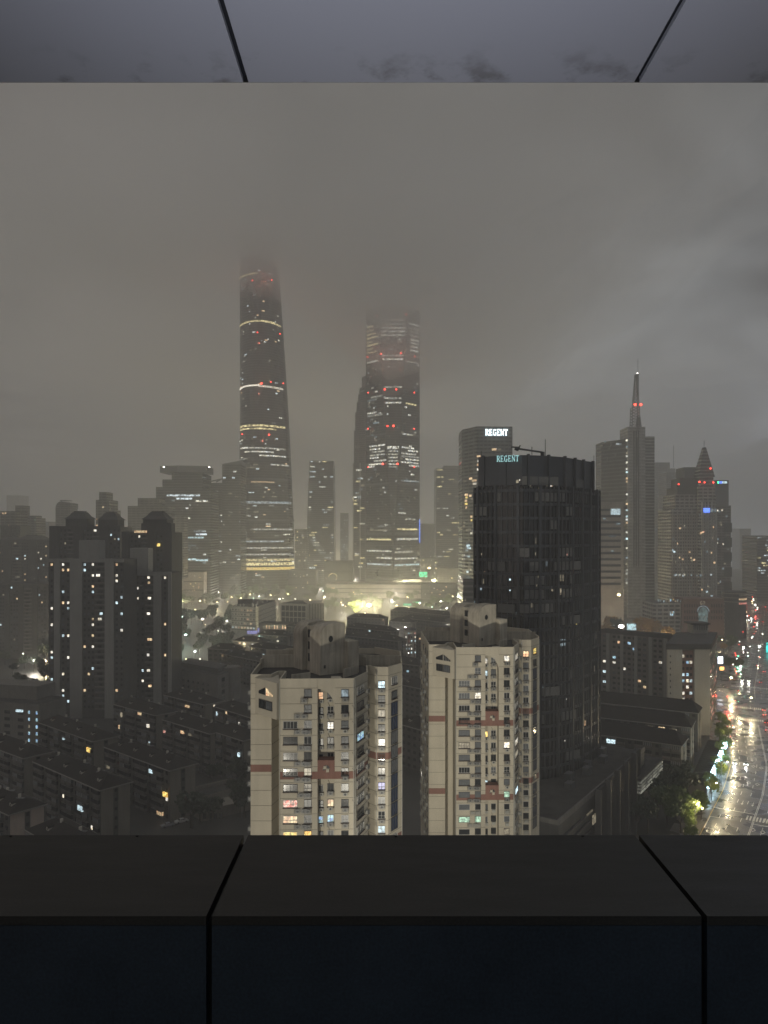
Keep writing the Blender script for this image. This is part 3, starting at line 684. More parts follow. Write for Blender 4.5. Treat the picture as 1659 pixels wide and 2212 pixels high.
def bays(front, z0, z1, p, nm):
    W = walk(front, 1.75 if z1 < ZL + 1 else 1.82)
    j = 0
    while j < len(W) - 4:
        run = rnd.choice([1, 2, 3, 4]); q, d, n = W[j]
        if rnd.random() < p:
            L = run * 1.75 - .3; c = q + d * (L / 2 + .15)
            mb = dt.mb(); mb.obox(c + n * .03, d, L, .1, z0, z1)
            if dt.cnt.get(nm, 0) < 98: dt.build(mb, nm, M['blind']); dt.cnt[nm] = dt.cnt.get(nm, 0) + 1
        j += run
for k in range(21):
    z = ZL - 1.2 - k * 4.35
    bays(F2, z - 3.5, z - .7, .30 if k < 9 else .2, 'window')
bays(F_, ZL + .4, ZL + 3.2, .35, 'window')
def dlit(px, py, w, h, mt, D=None):
    # lit rooms seen through the fins, set on the curved front
    x = None; best = None
    pts = F_ if py < 1049 else F2
    for a, b in zip(pts[:-1], pts[1:]):
        for f in [i / 20 for i in range(20)]:
            X = a[0] + (b[0] - a[0]) * f; Y = a[1] + (b[1] - a[1]) * f; e_ = abs(X / Y * FPX + CX - px)
            if best is None or e_ < best[0]: best = (e_, X, Y, Vector((b[0] - a[0], b[1] - a[1])).normalized())
    _, X, Y, d = best; n = Vector((d.y, -d.x)); z = zy(py, Y); mb = dt.mb(); mb.obox(Vector((X, Y)) + n * .12, d, w, .16, z - h / 2, z + h / 2); dt.build(mb, 'lit_window', LIT[mt])
for a in ((1117, 1040, .8, 1, 'dim'), (1182, 1043, .7, 2.4, 'dim'), (1188, 1043, 1.0, 2.6, 'white'), (1193, 1043, .5, 2.4, 'warm'), (1122, 1037, .3, .4, 'white'), (1145, 1050, .35, .6, 'dim'), (1163, 1057, .5, 1.2, 'dim'), (1155, 1168, .6, 1.8, 'dim'), (1157, 1197, .3, 1, 'dim'), (1180, 1218, .6, 1.5, 'dimcool'),
          (1164, 1246, .9, .6, 'dim'), (1165, 1252, .4, .5, 'white'), (1225, 1198, .3, .5, 'pink'), (1212, 1247, 1.6, 2.4, 'dim'), (1208, 1276, 1.8, 2.6, 'dim'), (1101, 1252, .5, .6, 'cool'), (1102, 1275, .35, .4, 'cool'), (1102, 1299, .35, .4, 'white'), (1047, 1237, .3, .8, 'warm'), (1054, 1239, .25, .5, 'warm'),
          (1246, 1346, .7, 1.4, 'yellow'), (1287, 1372, .8, 2.6, 'dim'), (1213, 1388, .8, 2.2, 'cool'), (1219, 1388, .5, 2, 'dimcool'), (1222, 1510, .4, .4, 'white'), (1236, 1495, .3, .5, 'warm'), (1226, 1530, .3, .3, 'white'), (1283, 1445, .5, 2.2, 'dim'), (1293, 1475, .3, 1.2, 'dim'), (1262, 1562, .5, 1.6, 'warm'), (1270, 1595, .4, .4, 'white'), (1240, 1585, .3, .3, 'white'), (1219, 1600, .3, .3, 'white'), (1240, 1600, .3, .3, 'white')):
    dlit(*a)
for i in range(26): dlit(rnd.choice([rnd.uniform(1024, 1046), rnd.uniform(1024, 1046), rnd.uniform(1046, 1290)]), rnd.uniform(1155, 1500), rnd.uniform(.2, .7), rnd.uniform(.5, 1.4), rnd.choice(['dim', 'dimcool', 'dim']))
word('REGENT', (xz(1073, 241), 241.4, zy(997.5, 241)), (1, -.28), 1.9, G['tealword'], dt.root, dt.o, t=.25, adv=.74, body=.80, gap=.03)  # second glowing copy of the hotel's name, added to the dark tower
# roof crane, aerial
m = dt.mb(); m.bar(at(1172, 977, 262), at(1118, 969, 246), .6); m.bar(at(1120, 972, 246), at(1112, 969, 246), .9); m.bar(at(1120, 970, 246), at(1122, 965, 246), .5); m.bar(at(1104, 965.5, 245), at(1122, 966.5, 245), .45); m.bar(at(1121, 967, 245), at(1124, 962, 245), .4); m.bar(at(1172, 985, 262), at(1172, 976, 262), 1.4)
dt.build(m, 'roof_crane', M['darkmetal'])
for px, y0, y1, D_, w in ((1178, 985, 949, 262, .22), (1149, 978, 965, 243, .2), (1040, 982, 974, 247, .15), (1283, 992, 984, 266, .15)):
    m = dt.mb(); m.bar(at(px, y0 + 5, D_), at(px, y1, D_), w); dt.build(m, 'aerial', M['darkmetal'])

# podium in front of it
A, B_ = Vector((46.0, 203.0)), Vector((92.0, 272.0)); dd = (B_ - A).normalized(); nn = Vector((dd.y, -dd.x))
def P2(s, t): q = A + dd * s + nn * t; return (q.x, q.y)
LL = (B_ - A).length
M['podium'] = plaster('podium_stone', (0.055, 0.055, 0.055), 0.6, 0.3, 0.3)
M['grey_podium'] = plaster('podium_parapet', (0.15, 0.145, 0.135), 0.8, 0.3, 0.3)
pod = Bld('podium_building', 'long low dark podium with upright slatted screens at the foot of the dark tower', 'building', [P2(0, 0), P2(LL, 0), P2(LL, -26), P2(0, -22)], 0, 22.8, M['podium'], M['flatroof'])
m = pod.mb(); m.obox((A + dd * LL / 2).to_tuple(), dd, LL, .5, 22.81, 24.3); m.obox((A + dd * LL / 2 - nn * 21).to_tuple(), dd, LL, .4, 22.8, 23.6); m.obox((A - nn * 11).to_tuple(), nn, 22, .5, 22.8, 24.0); pod.build(m, 'parapet', M['grey_podium'])
for k in range(5):
    s0 = 26 + k * 9.2; zt = 24.6 + k * .5
    m = pod.mb(); m.obox((A + dd * (s0 + 4) + nn * 1.3).to_tuple(), dd, 8.4, .35, 3, zt)
    for j in range(8): m.obox((A + dd * (s0 + .6 + j * 1.05) + nn * 1.75).to_tuple(), dd, .15, .5, 3, zt)
    pod.build(m, 'screen', M['darkmetal'])
    m = pod.mb(); m.obox((A + dd * (s0 - .3) + nn * 2.2).to_tuple(), dd, .6, 1.8, 0, zt + .7); pod.build(m, 'pier', M['podium'])
for k in range(7):
    m = pod.mb(); m.obox((A + dd * 13 + nn * .5).to_tuple(), dd, 25, .6, 18.5 - k * 2.6, 19.2 - k * 2.6); pod.build(m, 'louvre', M['podium'])
for s_, z_, L_, h_, mt in ((24, 16, 2.4, 2.6, 'dim'), (29, 12, .8, 2.2, 'dim'), (34, 8, 3, 2.4, 'dimcool'), (36, 5, 2.5, 2.4, 'dimcool'), (43, 18, 2, 1.8, 'dim'), (50, 19.5, 3, 1.6, 'warm'), (56, 20.5, 4, 1.6, 'dim'), (46, 6, 2, 2.4, 'dimcool'), (62, 21, 5, 1.2, 'dim'), (31, 5, 2, 2, 'dim'), (27, 4, 1.2, 3, 'cool'), (40, 11, 1.5, 2.2, 'dim'), (52, 9, 2.5, 2, 'dim'), (20, 20, 5, .5, 'dim'), (58, 5, 3, 2.2, 'dimcool'), (38.5, 15, 1.2, 3, 'dim'), (15, 8, 3, .6, 'dim'), (9, 10, 4, .6, 'dimcool')):
    m = pod.mb(); m.obox((A + dd * s_ + nn * 1.55).to_tuple(), dd, L_, .3, z_, z_ + h_); pod.build(m, 'lit_window', LIT[mt])
for k in range(6):
    m = pod.mb(); m.obox((A + dd * (30 + k * 8) - nn * (8 + 3 * (k % 2))).to_tuple(), dd, 3.5, 2.2, 22.8, 24.6 + .3 * (k % 3)); pod.build(m, 'roof_unit', M['steel'])
# glazed box wing with lit louvres
cc = Vector((89.6, 270.2))
wing = MB(pod.o); wing.obox((cc.x, cc.y), dd, 28, 8.4, 12.6, 17.5); pod.build(wing, 'glazed_wing', M['podium'])
for k in range(4):
    m = pod.mb(); m.obox((cc.x + .1, cc.y), dd, 28.4, 8.8, 13.0 + k * 1.12, 13.0 + k * 1.12 + .55); pod.build(m, 'lit_louvre', glow('lit_louvre_%d' % k, (0.95, 0.95, 0.78), 0.30 - .04 * k, .35, .1, rand=.2))
m = pod.mb(); m.obox((cc.x, cc.y), dd, 28.8, 9.2, 17.5, 18.0); pod.build(m, 'wing_roof', M['flatroof'])
pod.finish()

# mast tower with its slabs
D = 900
M['mast_stone'] = bands('mast_tower_wall', (0.2, 0.2, 0.195), (0.05, 0.052, 0.054), 3.7, 0.35, vp=0)
M['ribs'] = bands('mast_tower_ribs', (0.22, 0.22, 0.215), (0.15, 0.15, 0.148), 3.7, 0.7, vp=5)
mt_ = Bld('mast_tower', 'tall slab tower carrying a lattice mast with red lights, right of the dark tower', 'tower', rect(1356, 1394, D, 30), 0, zy(922, D), M['ribs'])
m = mt_.mb(); m.prism(rect(1394.3, 1414, D + 4, 30), 0, zy(942, D)); mt_.build(m, 'wing', M['mast_stone'])
m = mt_.mb(); m.prism([(xz(1299, D + 35), D + 35), (xz(1354, D + 2), D + 2), (xz(1354, D + 2), D + 40), (xz(1299, D + 35), D + 60)], 0, zy(948, D), pts1=None); mt_.build(m, 'wing', M['curtain_wall'])
m = mt_.mb(); m.prism([(xz(1299, D + 34), D + 34), (xz(1354, D + 1.5), D + 1.5), (xz(1354, D + 40), D + 40)], zy(948, D), zy(948, D) + .1); mt_.build(m, 'wing_roof', M['steel'])
m = mt_.mb()
for y in (1370,): pass
for px in (1369, 1374, 1379): m.obox((xz(px, D), D - .4), (1, 0), 1.2, 1.0, 60, zy(930, D))
m.obox((xz(1375, D), D - .2), (1, 0), 2.2, .6, zy(1005, D), zy(945, D)); mt_.build(m, 'rib', M['darkmetal'])
for k in range(60):   # lit stair core
    z = zy(1275, D) + k * 3.7
    if z > zy(952, D): break
    if rnd.random() < .62:
        m = mt_.mb(); x = xz(1351.5, D); m.box((x, D - 2, z), (x + 1.9, D - .5, z + 2.2)); mt_.build(m, 'lit_window', LIT[rnd.choice(['office', 'office', 'dimcool', 'led', 'dim', 'warm'])])
for (px, w, y, mt) in ((1430 - 2, 9, 1108, 'office'), (1426, 10, 1245, 'office'), (1300 + 66, 3, 1122, 'dim')):
    pass
for (x0, x1, y, mt) in ((1424, 1435, 1105, 'office'), (1366, 1368, 1122, 'dim'), (1305, 1308, 956, 'dimcool'), (1330, 1342, 961, 'officecool'), (1352, 1355, 970, 'dim')):
    m = mt_.mb(); zz = zy(y, D); m.box((xz(x0, D), D - 1, zz), (xz(x1, D), D + (3.5 if x0 > 1414 else 0), zz + 2)); mt_.build(m, 'lit_window', LIT[mt])
# lattice mast
def lattice(B, px, D, y0, y1, w0, w1, n, nm='mast'):
    m = B.mb(); lv = []
    for i in range(n + 1):
        f = i / n; z = zy(y0 + (y1 - y0) * f, D); w = (w0 + (w1 - w0) * f) / 2; x = xz(px, D); lv.append([(x - w, D + 8 - w, z), (x + w, D + 8 - w, z), (x + w, D + 8 + w, z), (x - w, D + 8 + w, z)])
    for a, b in zip(lv[:-1], lv[1:]):
        for i in range(4):
            j = (i + 1) % 4; m.bar(a[i], b[i], .8); m.bar(a[i], a[j], .45); m.bar(a[i], b[j], .4); m.bar(a[j], b[i], .4)
    return B.build(m, nm, M['steel'])
lattice(mt_, 1376.5, D, 922, 878, 17 * .54, 15 * .54, 7); lattice(mt_, 1384.5, D, 922, 898, 9 * .54, 5 * .54, 4, 'mast_side')
lattice(mt_, 1378, D, 878, 806, 12 * .54, 3 * .54, 8, 'upper_mast')
m = mt_.mb(); m.bar(at(1378, 855, D + 8), at(1378, 806, D + 8), 2.4); m.bar(at(1378, 806, D + 8), at(1378, 775, D + 8), .5); mt_.build(m, 'aerial', M['steel'])
for px, py in ((1372, 874), (1384.5, 874)): beacon(mt_.root, at(px, py, D + 2), mt_.o, 1.5)
beacon(mt_.root, at(1377, 806, D + 5), mt_.o, .6, 'lampw', 'top_light')
# lower banded annex
M['sandstone'] = plaster('banded_stone', (0.28, 0.25, 0.215), 0.8, 0.15, 0.2)
D = 800
an = Bld('banded_annex', 'striped stone office block with long dark window bands at the foot of the mast tower', 'office block', rect(1290, 1347, D, 26), 0, zy(1084, D), M['sandstone'])
for k in range(14):
    z = zy(1268, D) + k * 6.4 + 2
    if z > zy(1100, D): break
    m = an.mb(); m.box((xz(1296, D), D - .35, z), (xz(1341, D), D + .05, z + 2.4)); an.build(m, 'window_band', M['glass'])
m = an.mb(); m.box((xz(1319, D), D - .5, zy(1112, D)), (xz(1340, D), D, zy(1099, D))); an.build(m, 'lit_window', LIT['cool'])
for (x0, x1, y) in ((1330, 1340, 1133), (1320, 1326, 1192), (1303, 1308, 1122), (1315, 1330, 1160)):
    m = an.mb(); z = zy(y, D); m.box((xz(x0, D), D - .6, z), (xz(x1, D), D, z + 1.6)); an.build(m, 'lit_window', LIT['dimcool'])
lamp('annex_floodlight', 'SPOT', (xz(1345, 770), 745, 8), 60000, (1.0, .85, .62), 1.5, (xz(1325, 800), 800, 30), 100)

# spired tower
D = 840
M['pale_stone'] = bands('spired_tower_wall', (0.25, 0.24, 0.225), (0.04, 0.04, 0.04), 3.6, 0.45, vp=5.2)
sp = Bld('spired_tower', 'stone tower stepping up to a steep pointed spire with red lights, far right', 'tower', rect(1449, 1546, D, 40), 0, zy(1100, D), M['pale_stone'])
def tier(x0, x1, y1, y0, dep, off_=0, mat='pale_stone', nm='tier'):
    m = sp.mb(); m.prism(rect(x0, x1, D + off_, dep), zy(y0, D), zy(y1, D)); sp.build(m, nm, M[mat])
tier(1458, 1546, 1068, 1100, 36, 2); tier(1463, 1510, 1052, 1068, 32, 4, 'podium'); tier(1470, 1540, 1032, 1052, 28, 6, 'podium'); tier(1478, 1536, 1008, 1032, 24, 8, 'steel', 'crown')
tier(1510, 1544, 1052, 1345, 6, -5, 'pale_stone', 'bay'); tier(1513, 1541, 1031, 1052, 8, -5, 'mast_stone', 'bay_top')
m = sp.mb(); c = at(1521, 1031, D + 2); w = 11
m.prism([(c.x - 9, c.y - 9), (c.x + 8, c.y - 9), (c.x + 8, c.y + 9), (c.x - 9, c.y + 9)], zy(1031, D), zy(966, D), pts1=[(c.x - 1.5, c.y - 1.5), (c.x + 1.5, c.y - 1.5), (c.x + 1.5, c.y + 1.5), (c.x - 1.5, c.y + 1.5)])
sp.build(m, 'spire', M['mast_stone']); m = sp.mb(); m.bar((c.x, c.y, zy(968, D)), (c.x, c.y, zy(951, D)), .7); sp.build(m, 'finial', M['steel'])
for px, py in ((1466, 1046), (1522, 1042), (1541, 1042), (1535, 1012), (1511, 1041)): beacon(sp.root, at(px, py, D - 9), sp.o, .9)
for i in range(10):
    m = sp.mb(); x = xz(1511 + i * 3.5, D); m.box((x, D - 6.3, 30), (x + .6, D - 5, zy(1100 if i % 2 else 1085, D))); sp.build(m, 'rib', M['frame_white'])
for i in range(11):
    m = sp.mb(); x = xz(1451 + i * 5.4, D); m.box((x, D - .8, 25), (x + .8, D, zy(1112, D))); sp.build(m, 'rib', M['sandstone'])
for i in range(4):
    m = sp.mb(); x = xz(1514.5 + i * 3.4, D); m.box((x, D - 7.3, zy(1107.5, D)), (x + 1.2, D - 6.4, zy(1098, D)));
    m.box((x - .25, D - 7.3, zy(1103.5, D)), (x + 1.45, D - 6.4, zy(1102.3, D))); m.box((x - .2, D - 7.3, zy(1099.5, D)), (x + 1.4, D - 6.4, zy(1098.5, D))); sp.build(m, 'sign_character', G['blue'])
for i in range(4):
    m = sp.mb(); x = xz(1528.5 + i * 3.3, D); m.box((x, D - 7.3, zy(1106.5, D)), (x + .35, D - 6.4, zy(1099, D))); m.box((x, D - 7.3, zy(1103.5, D)), (x + 1.2, D - 6.4, zy(1102.7, D))); m.box((x + .9, D - 7.3, zy(1106.5, D)), (x + 1.2, D - 6.4, zy(1099, D))); sp.build(m, 'sign_character', LIT['dimcool'])
def split(x0, x1, y0, y1, n, mats, w=1.1, h=1.9, D_=None):
    for i in range(n):
        px = rnd.uniform(x0, x1); py = rnd.uniform(y0, y1); Dq = D - (6.6 if px > 1510 else .9); m = sp.mb(); p = at(px, py, Dq); ww = rnd.choice([w, w, w * 1.8]); m.box((p.x, Dq, p.z), (p.x + ww, Dq + .6, p.z + h)); sp.build(m, 'lit_window', LIT[rnd.choice(mats)])
split(1455, 1542, 1243, 1246, 16, ['officecool', 'dimcool', 'dim', 'office']); split(1514, 1540, 1265, 1310, 10, ['dimcool', 'warm', 'cool', 'dim']); split(1451, 1542, 1120, 1240, 14, ['dim', 'warm', 'dimcool']); split(1460, 1500, 1205, 1216, 5, ['warm', 'dim']); split(1452, 1500, 1292, 1312, 12, ['yellow', 'dim', 'warm'])
split(1512, 1520, 1150, 1154, 4, ['pink', 'warm', 'dim']); split(1450, 1462, 1190, 1200, 3, ['dimcool', 'cool'])
sp.finish()
# towers crowding behind it
D = 960
bt = Bld('sign_topped_tower', 'dark tower with a blue and white rooftop sign behind the spired tower', 'tower', rect(1546, 1579, D, 40), 0, zy(1092, D), M['far_wall'])
m = bt.mb(); m.prism(rect(1546, 1574, D + 2, 30), zy(1092, D), zy(1037, D)); bt.build(m, 'upper_storeys', M['steel'])
m = bt.mb(); m.box((xz(1548.5, D), D, zy(1046.5, D)), (xz(1571, D), D + 1.2, zy(1038, D))); bt.build(m, 'sign_board', M['darkmetal'])
for i in range(8):
    m = bt.mb(); x = xz(1550 + i * 2.6, D); m.box((x, D - .5, zy(1044.5, D)), (x + 1.0, D - .1, zy(1039.8, D))); bt.build(m, 'sign_character', G['green'] if i == 0 else (G['blue'] if i < 4 else LIT['led']))
for i in range(20): y = rnd.uniform(1100, 1320); a = rnd.random() * .8; bt.lit(a, a + .1, zy(y, D), zy(y, D) + 2, rnd.choice(['dim', 'dimcool', 'white', 'dimcool']), .4)
for i in range(6):
    m = bt.mb(); x = xz(1563.5, D); z = zy(1310 - i * 32, D); m.box((x, D - .5, z), (x + 10, D, z + 12)); bt.build(m, 'window_bay', M['glass'])
# rounded drum block below it
D = 720
c = at(1585, 1290, D + 12); ring = [(c.x + 11 * math.cos(a), D + 12 + 11 * math.sin(a)) for a in [2 * math.pi * i / 28 for i in range(28)]]
dr = Bld('drum_building', 'low round drum-shaped block with lit window rings beside the avenue', 'building', ring, 0, zy(1279, D), M['podium'], M['flatroof'])
for k, mt in ((0, 'dim'), (1, 'warm'), (2, 'pink')):
    z = zy(1288 + k * 9, D); m = dr.mb()
    for j in range(8): dr.strip(m, 21 + j * .85, 21.6 + j * .85, z, z + 1.6, .2)
    dr.build(m, 'window_ring', LIT[mt]); m = dr.mb(); dr.strip(m, 14, 27.9, z + 1.9, z + 2.5, .5); dr.build(m, 'ledge', M['sandstone'])
# brick podium with the arched gate
D = 680
M['brick'] = plaster('red_brick', (0.13, 0.075, 0.06), 0.85, 0.2, 0.3)
ar = Bld('arched_building', 'long brick and stone building with a tall lit arch, in front of the spired tower', 'building', rect(1412, 1565, D, 30), 0, zy(1303, D), M['pale_stone'], M['flatroof'])
m = ar.mb(); m.prism(rect(1474, 1564, D - 4, 20), 0, zy(1292, D)); ar.build(m, 'gate_block', M['brick'])
m = ar.mb(); a0 = [at(1519 + 10 * math.cos(t), 1324 - 12 * math.sin(t), D - 4.3) for t in [math.pi * i / 10 for i in range(11)]]
m.face([at(1509, 1372, D - 4.3), at(1529, 1372, D - 4.3)] + a0); ar.build(m, 'arch_window', glow('arch_glass', (.5, .75, .75), .22, .2, .2))
for r_ in (12.5,):
    m = ar.mb()
    for i in range(10):
        t0, t1 = math.pi * i / 10, math.pi * (i + 1) / 10
        m.bar(at(1519 + r_ * math.cos(t0), 1322 - 13 * math.sin(t0), D - 4.6), at(1519 + r_ * math.cos(t1), 1322 - 13 * math.sin(t1), D - 4.6), 1.0)
    ar.build(m, 'arch_canopy', LIT['dimcool'])
for px in (1509, 1514, 1519, 1524, 1529): m = ar.mb(); m.bar(at(px, 1372, D - 4.8), at(px, 1330, D - 4.8), .6); ar.build(m, 'column', M['pale_stone'])
for k in range(2):    # the pair of curled marks over the arch
    m = ar.mb(); cxp = 1514.8 + k * 5.6; s_ = 1 if k == 0 else -1
    for i in range(8):
        t0, t1 = R(60 + 35 * i), R(60 + 35 * (i + 1)); t0, t1 = (t0, t1) if s_ > 0 else (math.pi - t0, math.pi - t1)
        m.bar(at(cxp + 2.3 * math.cos(t0), 1302.5 - 3 * math.sin(t0), D - 4.4), at(cxp + 2.3 * math.cos(t1), 1302.5 - 3 * math.sin(t1), D - 4.4), .45)
    ar.build(m, 'emblem', LIT['dim'])
for i in range(24):
    px = 1420 + rnd.random() * 60; m = ar.mb(); p = at(px, rnd.choice([1299, 1301, 1310, 1325, 1330]), D - .2); m.box((p.x, D - .3, p.z), (p.x + 1, D, p.z + 1.8)); ar.build(m, 'lit_window', LIT[rnd.choice(['cyan', 'dimcool', 'cool', 'dim'])])
for i in range(16):
    for j in range(3):
        m = ar.mb(); p = at(1478 + i * 5.3, 1312 + j * 13, D - 4.2)
        if abs(p.x - xz(1519, D)) > 5: m.box((p.x, D - 4.3, p.z), (p.x + 1.1, D - 4, p.z + 2.8)); ar.build(m, 'window', M['glass'])
# ------------------------------------------------------------------ the two tan apartment towers
M['tan'] = plaster('tan_render', (0.45, 0.415, 0.335), 0.9, 0.10, 0.35, True, 0.15)
M['tan_dark'] = plaster('stained_tan_render', (0.40, 0.37, 0.305), 0.9, 0.35, 0.5, True, 0.15)
M['redband'] = plaster('terracotta_band', (0.215, 0.118, 0.095), 0.9, 0.15, 0.5, True, 0.15)
M['sill'] = simple('window_sill', (0.05, 0.035, 0.03), 0.7)
M['acbox'] = simple('air_conditioner_case', (0.33, 0.33, 0.30), 0.6)
M['joint'] = simple('wall_joint', (0.10, 0.09, 0.07), 0.9)
M['blueglass'] = simple('blue_bay_glass', (0.02, 0.035, 0.075), 0.08, 0, .6, .5)
def ac_mesh(n=1, cage=True):
    key = ('ac', n, cage)
    if key not in _cache:
        b = MB()
        for i in range(n):
            x = (i - (n - 1) / 2) * 1.15
            b.mi(0).box((x - .42, -.52, -.30), (x + .42, -.12, .30))
            for k in range(8):
                a0, a1 = 2 * math.pi * k / 8, 2 * math.pi * (k + 1) / 8
                b.mi(1).face([(x + .22 * math.cos(a0), -.53, .22 * math.sin(a0)), (x + .22 * math.cos(a1), -.53, .22 * math.sin(a1)), (x, -.54, 0)])
        if cage:
            w = n * .58 + .05
            for z in (-.42, -.2, .0, .2, .40):
                b.mi(2).box((-w, -.66, z - .02), (w, -.62, z + .02)); b.box((-w, -.66, z - .02), (-w + .04, 0, z + .02)); b.box((w - .04, -.66, z - .02), (w, 0, z + .02))
            for i in range(int(w * 2 / .22) + 1): b.box((-w + i * .22, -.655, -.42), (-w + i * .22 + .03, -.625, .40))
        _cache[key] = b.mesh('air_conditioner', [M['acbox'], M['darkmetal'], M['steel']])
    return _cache[key]
def tan_tower(dx, dy, label, lits, zlow, side_face, seed, second_band):
    rr = random.Random(seed); ox, oy = -12.2 + dx, 155 + dy
    def T(x, y): return (x + dx, y + dy)
    ZR = 73.5; P0 = 2.85; ZL0 = 71.8
    raw = [(-24.9, 143.7), (-21.0, 143.7), (-20.1, 147.2), (-18.9, 147.2), (-18.9, 139.3), (-12.05, 139.5), (-12.05, 142.0), (-8.95, 142.0), (-8.95, 139.6), (-5.4, 139.8), (-3.1, 146.5), (-3.3, 153.5), (-1.55, 151.6), (.82, 151.6), (3.64, 156), (3.64, 170), (-2, 176), (-22, 176), (-25.6, 168)]
    fp = [T(*p) for p in raw]
    t = Bld('apartment_tower', label, 'apartment building', fp, 0, ZR - 1.2, M['tan'], M['flatroof'], group='twin tan apartment towers')
    o = t.o
    n = len(raw)
    # parapet following the outline, the slot bridged over by the arch
    par = [p for i, p in enumerate(raw) if i not in (6, 7)]; par[5] = (-12.05, 139.5)
    m = t.mb()
    for i in range(len(par)):
        a, b = Vector(T(*par[i])), Vector(T(*par[(i + 1) % len(par)])); d = (b - a).normalized(); nrm = Vector((d.y, -d.x))
        m.obox((a + b) / 2 - nrm * .12, d, (b - a).length - .02, .26, ZR - 1.2, ZR + (.0 if i not in (12, 13) else .3) + .002 * i)
    t.build(m, 'parapet', M['tan'])
    # arch head over the slot: left jamb straight, right side a quarter round
    x0, x1, yf = -12.05 + dx, -8.95 + dx, 139.62 + dy
    m = t.mb(); pts = [(x0, ZR - 1.2), (x0, 71.6)]
    arc = [(x1 - 3.0 + 3.0 * math.sin(a), 71.6 - 3.6 * (1 - math.cos(a))) for a in [math.pi / 2 * i / 10 for i in range(11)]]
    ring = [(x0, ZR - 1.2), (x0, 71.6)] + arc + [(x1, ZR - 1.2)]
    m.face([(q[0], yf, q[1]) for q in ring]); m.face([(q[0], yf + .5, q[1]) for q in ring][::-1])
    for q, r_ in zip(ring[1:-1], ring[2:]): m.face([(q[0], yf, q[1]), (r_[0], yf, r_[1]), (r_[0], yf + .5, r_[1]), (q[0], yf + .5, q[1])][::-1])
    t.build(m, 'arch', M['tan'])
    # terracotta bands and emblem panels
    for kb, zb in enumerate([55.3] + ([38.2] if second_band else [])):
        m = t.mb()
        for e_ in (0, 4, 8, 9, 12, 13): t.strip(m, e_ + .0, e_ + .9999, zb, zb + 1.35, .05)
        if second_band or True: t.strip(m, 11.0, 11.9999, zb, zb + 1.35, .05)
        m.box((x0, 139.5 + dy, zb + .02), (x1, 142 + dy, zb + 3.4)); t.build(m, 'terracotta_band', M['redband'])
        c = Vector((x0 + 1.6, 139.38 + dy, zb + 1.9)); m = t.mb(); N = 20
        for i in range(N):
            if 12 <= i < 15: continue
            a0, a1 = 2 * math.pi * i / N, 2 * math.pi * (i + 1) / N
            m.face([(c.x + .62 * math.cos(a0), c.y, c.z + .62 * math.sin(a0)), (c.x + .62 * math.cos(a1), c.y, c.z + .62 * math.sin(a1)), (c.x, c.y - .05, c.z)])
        t.build(m, 'round_emblem', M['darkmetal']); m = t.mb(); m.box((c.x, c.y - .12, c.z - .6), (c.x + .5, c.y - .06, c.z - .08)); m.box((c.x - .5, c.y - .12, c.z + .05), (c.x - .04, c.y - .06, c.z + .5)); m.box((c.x - .66, c.y - .1, c.z - .03), (c.x + .66, c.y - .05, c.z + .04)); m.box((c.x - .03, c.y - .1, c.z - .66), (c.x + .03, c.y - .05, c.z + .66)); t.build(m, 'emblem_bars', M['tan'])
    # floor joints
    nf = int((ZL0 - zlow) / P0) + 1
    for k in range(nf):
        z = ZL0 - P0 * k; m = t.mb()
        for e_ in (0, 1, 4, 8, 9, 11, 12, 13): t.strip(m, e_, e_ + .9999, z - .03, z + .03, .025)
        t.build(m, 'floor_joint', M['joint'])
    # windows and air conditioners by floor
    L4, L8, L9 = t.length(4), t.length(8), t.length(9)
    def ac(t_, z, nn=1, cage=True, out=0.0):
        i = int(math.floor(t_)); a, b = Vector(fp[i]), Vector(fp[(i + 1) % n]); d = (b - a).normalized()
        if t.cnt.get('ac', 0) >= 98:
            t.over = getattr(t, 'over', {}); me = ac_mesh(nn, cage); kk = MB(); kk.v = [v.co.copy() for v in me.vertices]; kk.f = [tuple(q.vertices) for q in me.polygons]
            t.over.setdefault(('air_conditioner', M['acbox']), t.mb()).add(kk, Matrix.Translation(t.pt(t_, z, out) - o) @ Matrix.Rotation(math.atan2(d.y, d.x), 4, 'Z')); return
        t.cnt['ac'] = t.cnt.get('ac', 0) + 1
        put('air_conditioner', ac_mesh(nn, cage), t.root, t.pt(t_, z, out) - o, math.atan2(d.y, d.x))
    def W(k, colname, t_, zc, w, h, nm, dark=('glass', 'curtain', 'glass', 'curtain')):
        mt = lits.get((k, colname)) or rr.choice(dark)
        fr = M['frame_white'] if rr.random() < .45 else M['frame']
        t.win(t_, zc, w, h, mt, fr, nm, sill=True, rail=rr.choice([0, 0, .35]))
    for k in range(nf):
        z = ZL0 - P0 * k; zc = z - .95
        if z < zlow: break
        # main face: wide, small; slot pair; right small
        if k >= 2: W(k, 'wide', 4 + 1.95 / L4, zc, 2.45, 1.2, 4)
        W(k, 'std', 4 + 5.1 / L4, zc + .05, 1.25, 1.3, 2)
        ac(4 + (3.85 if k % 3 else 4.45) / L4, z - 2.2, 2 if k > 0 else 1)
        if 2 <= k and rr.random() < .75: ac(4 + 5.1 / L4, z - 2.25, 1)
        band = 55.0 < zc < 59.0 or (second_band and 37.9 < zc < 41.9)
        if not band:
            W(k, 'sl', 6 + .42 / 3.1, z - 1.9, .75, 1.2, 1); W(k, 'sr', 6 + 2.2 / 3.1, z - 1.7, 1.05, 1.25, 2)
            ac(6 + .5 / 3.1, z - 2.95 + .05, 1, False); ac(6 + 2.2 / 3.1, z - 2.75 + .05, 1, rr.random() < .5)
        W(k, 'rs', 8 + 1.85 / L8, zc, 1.2, 1.25, 2); ac(8 + 1.9 / L8, z - 2.1, 1, rr.random() < .8)
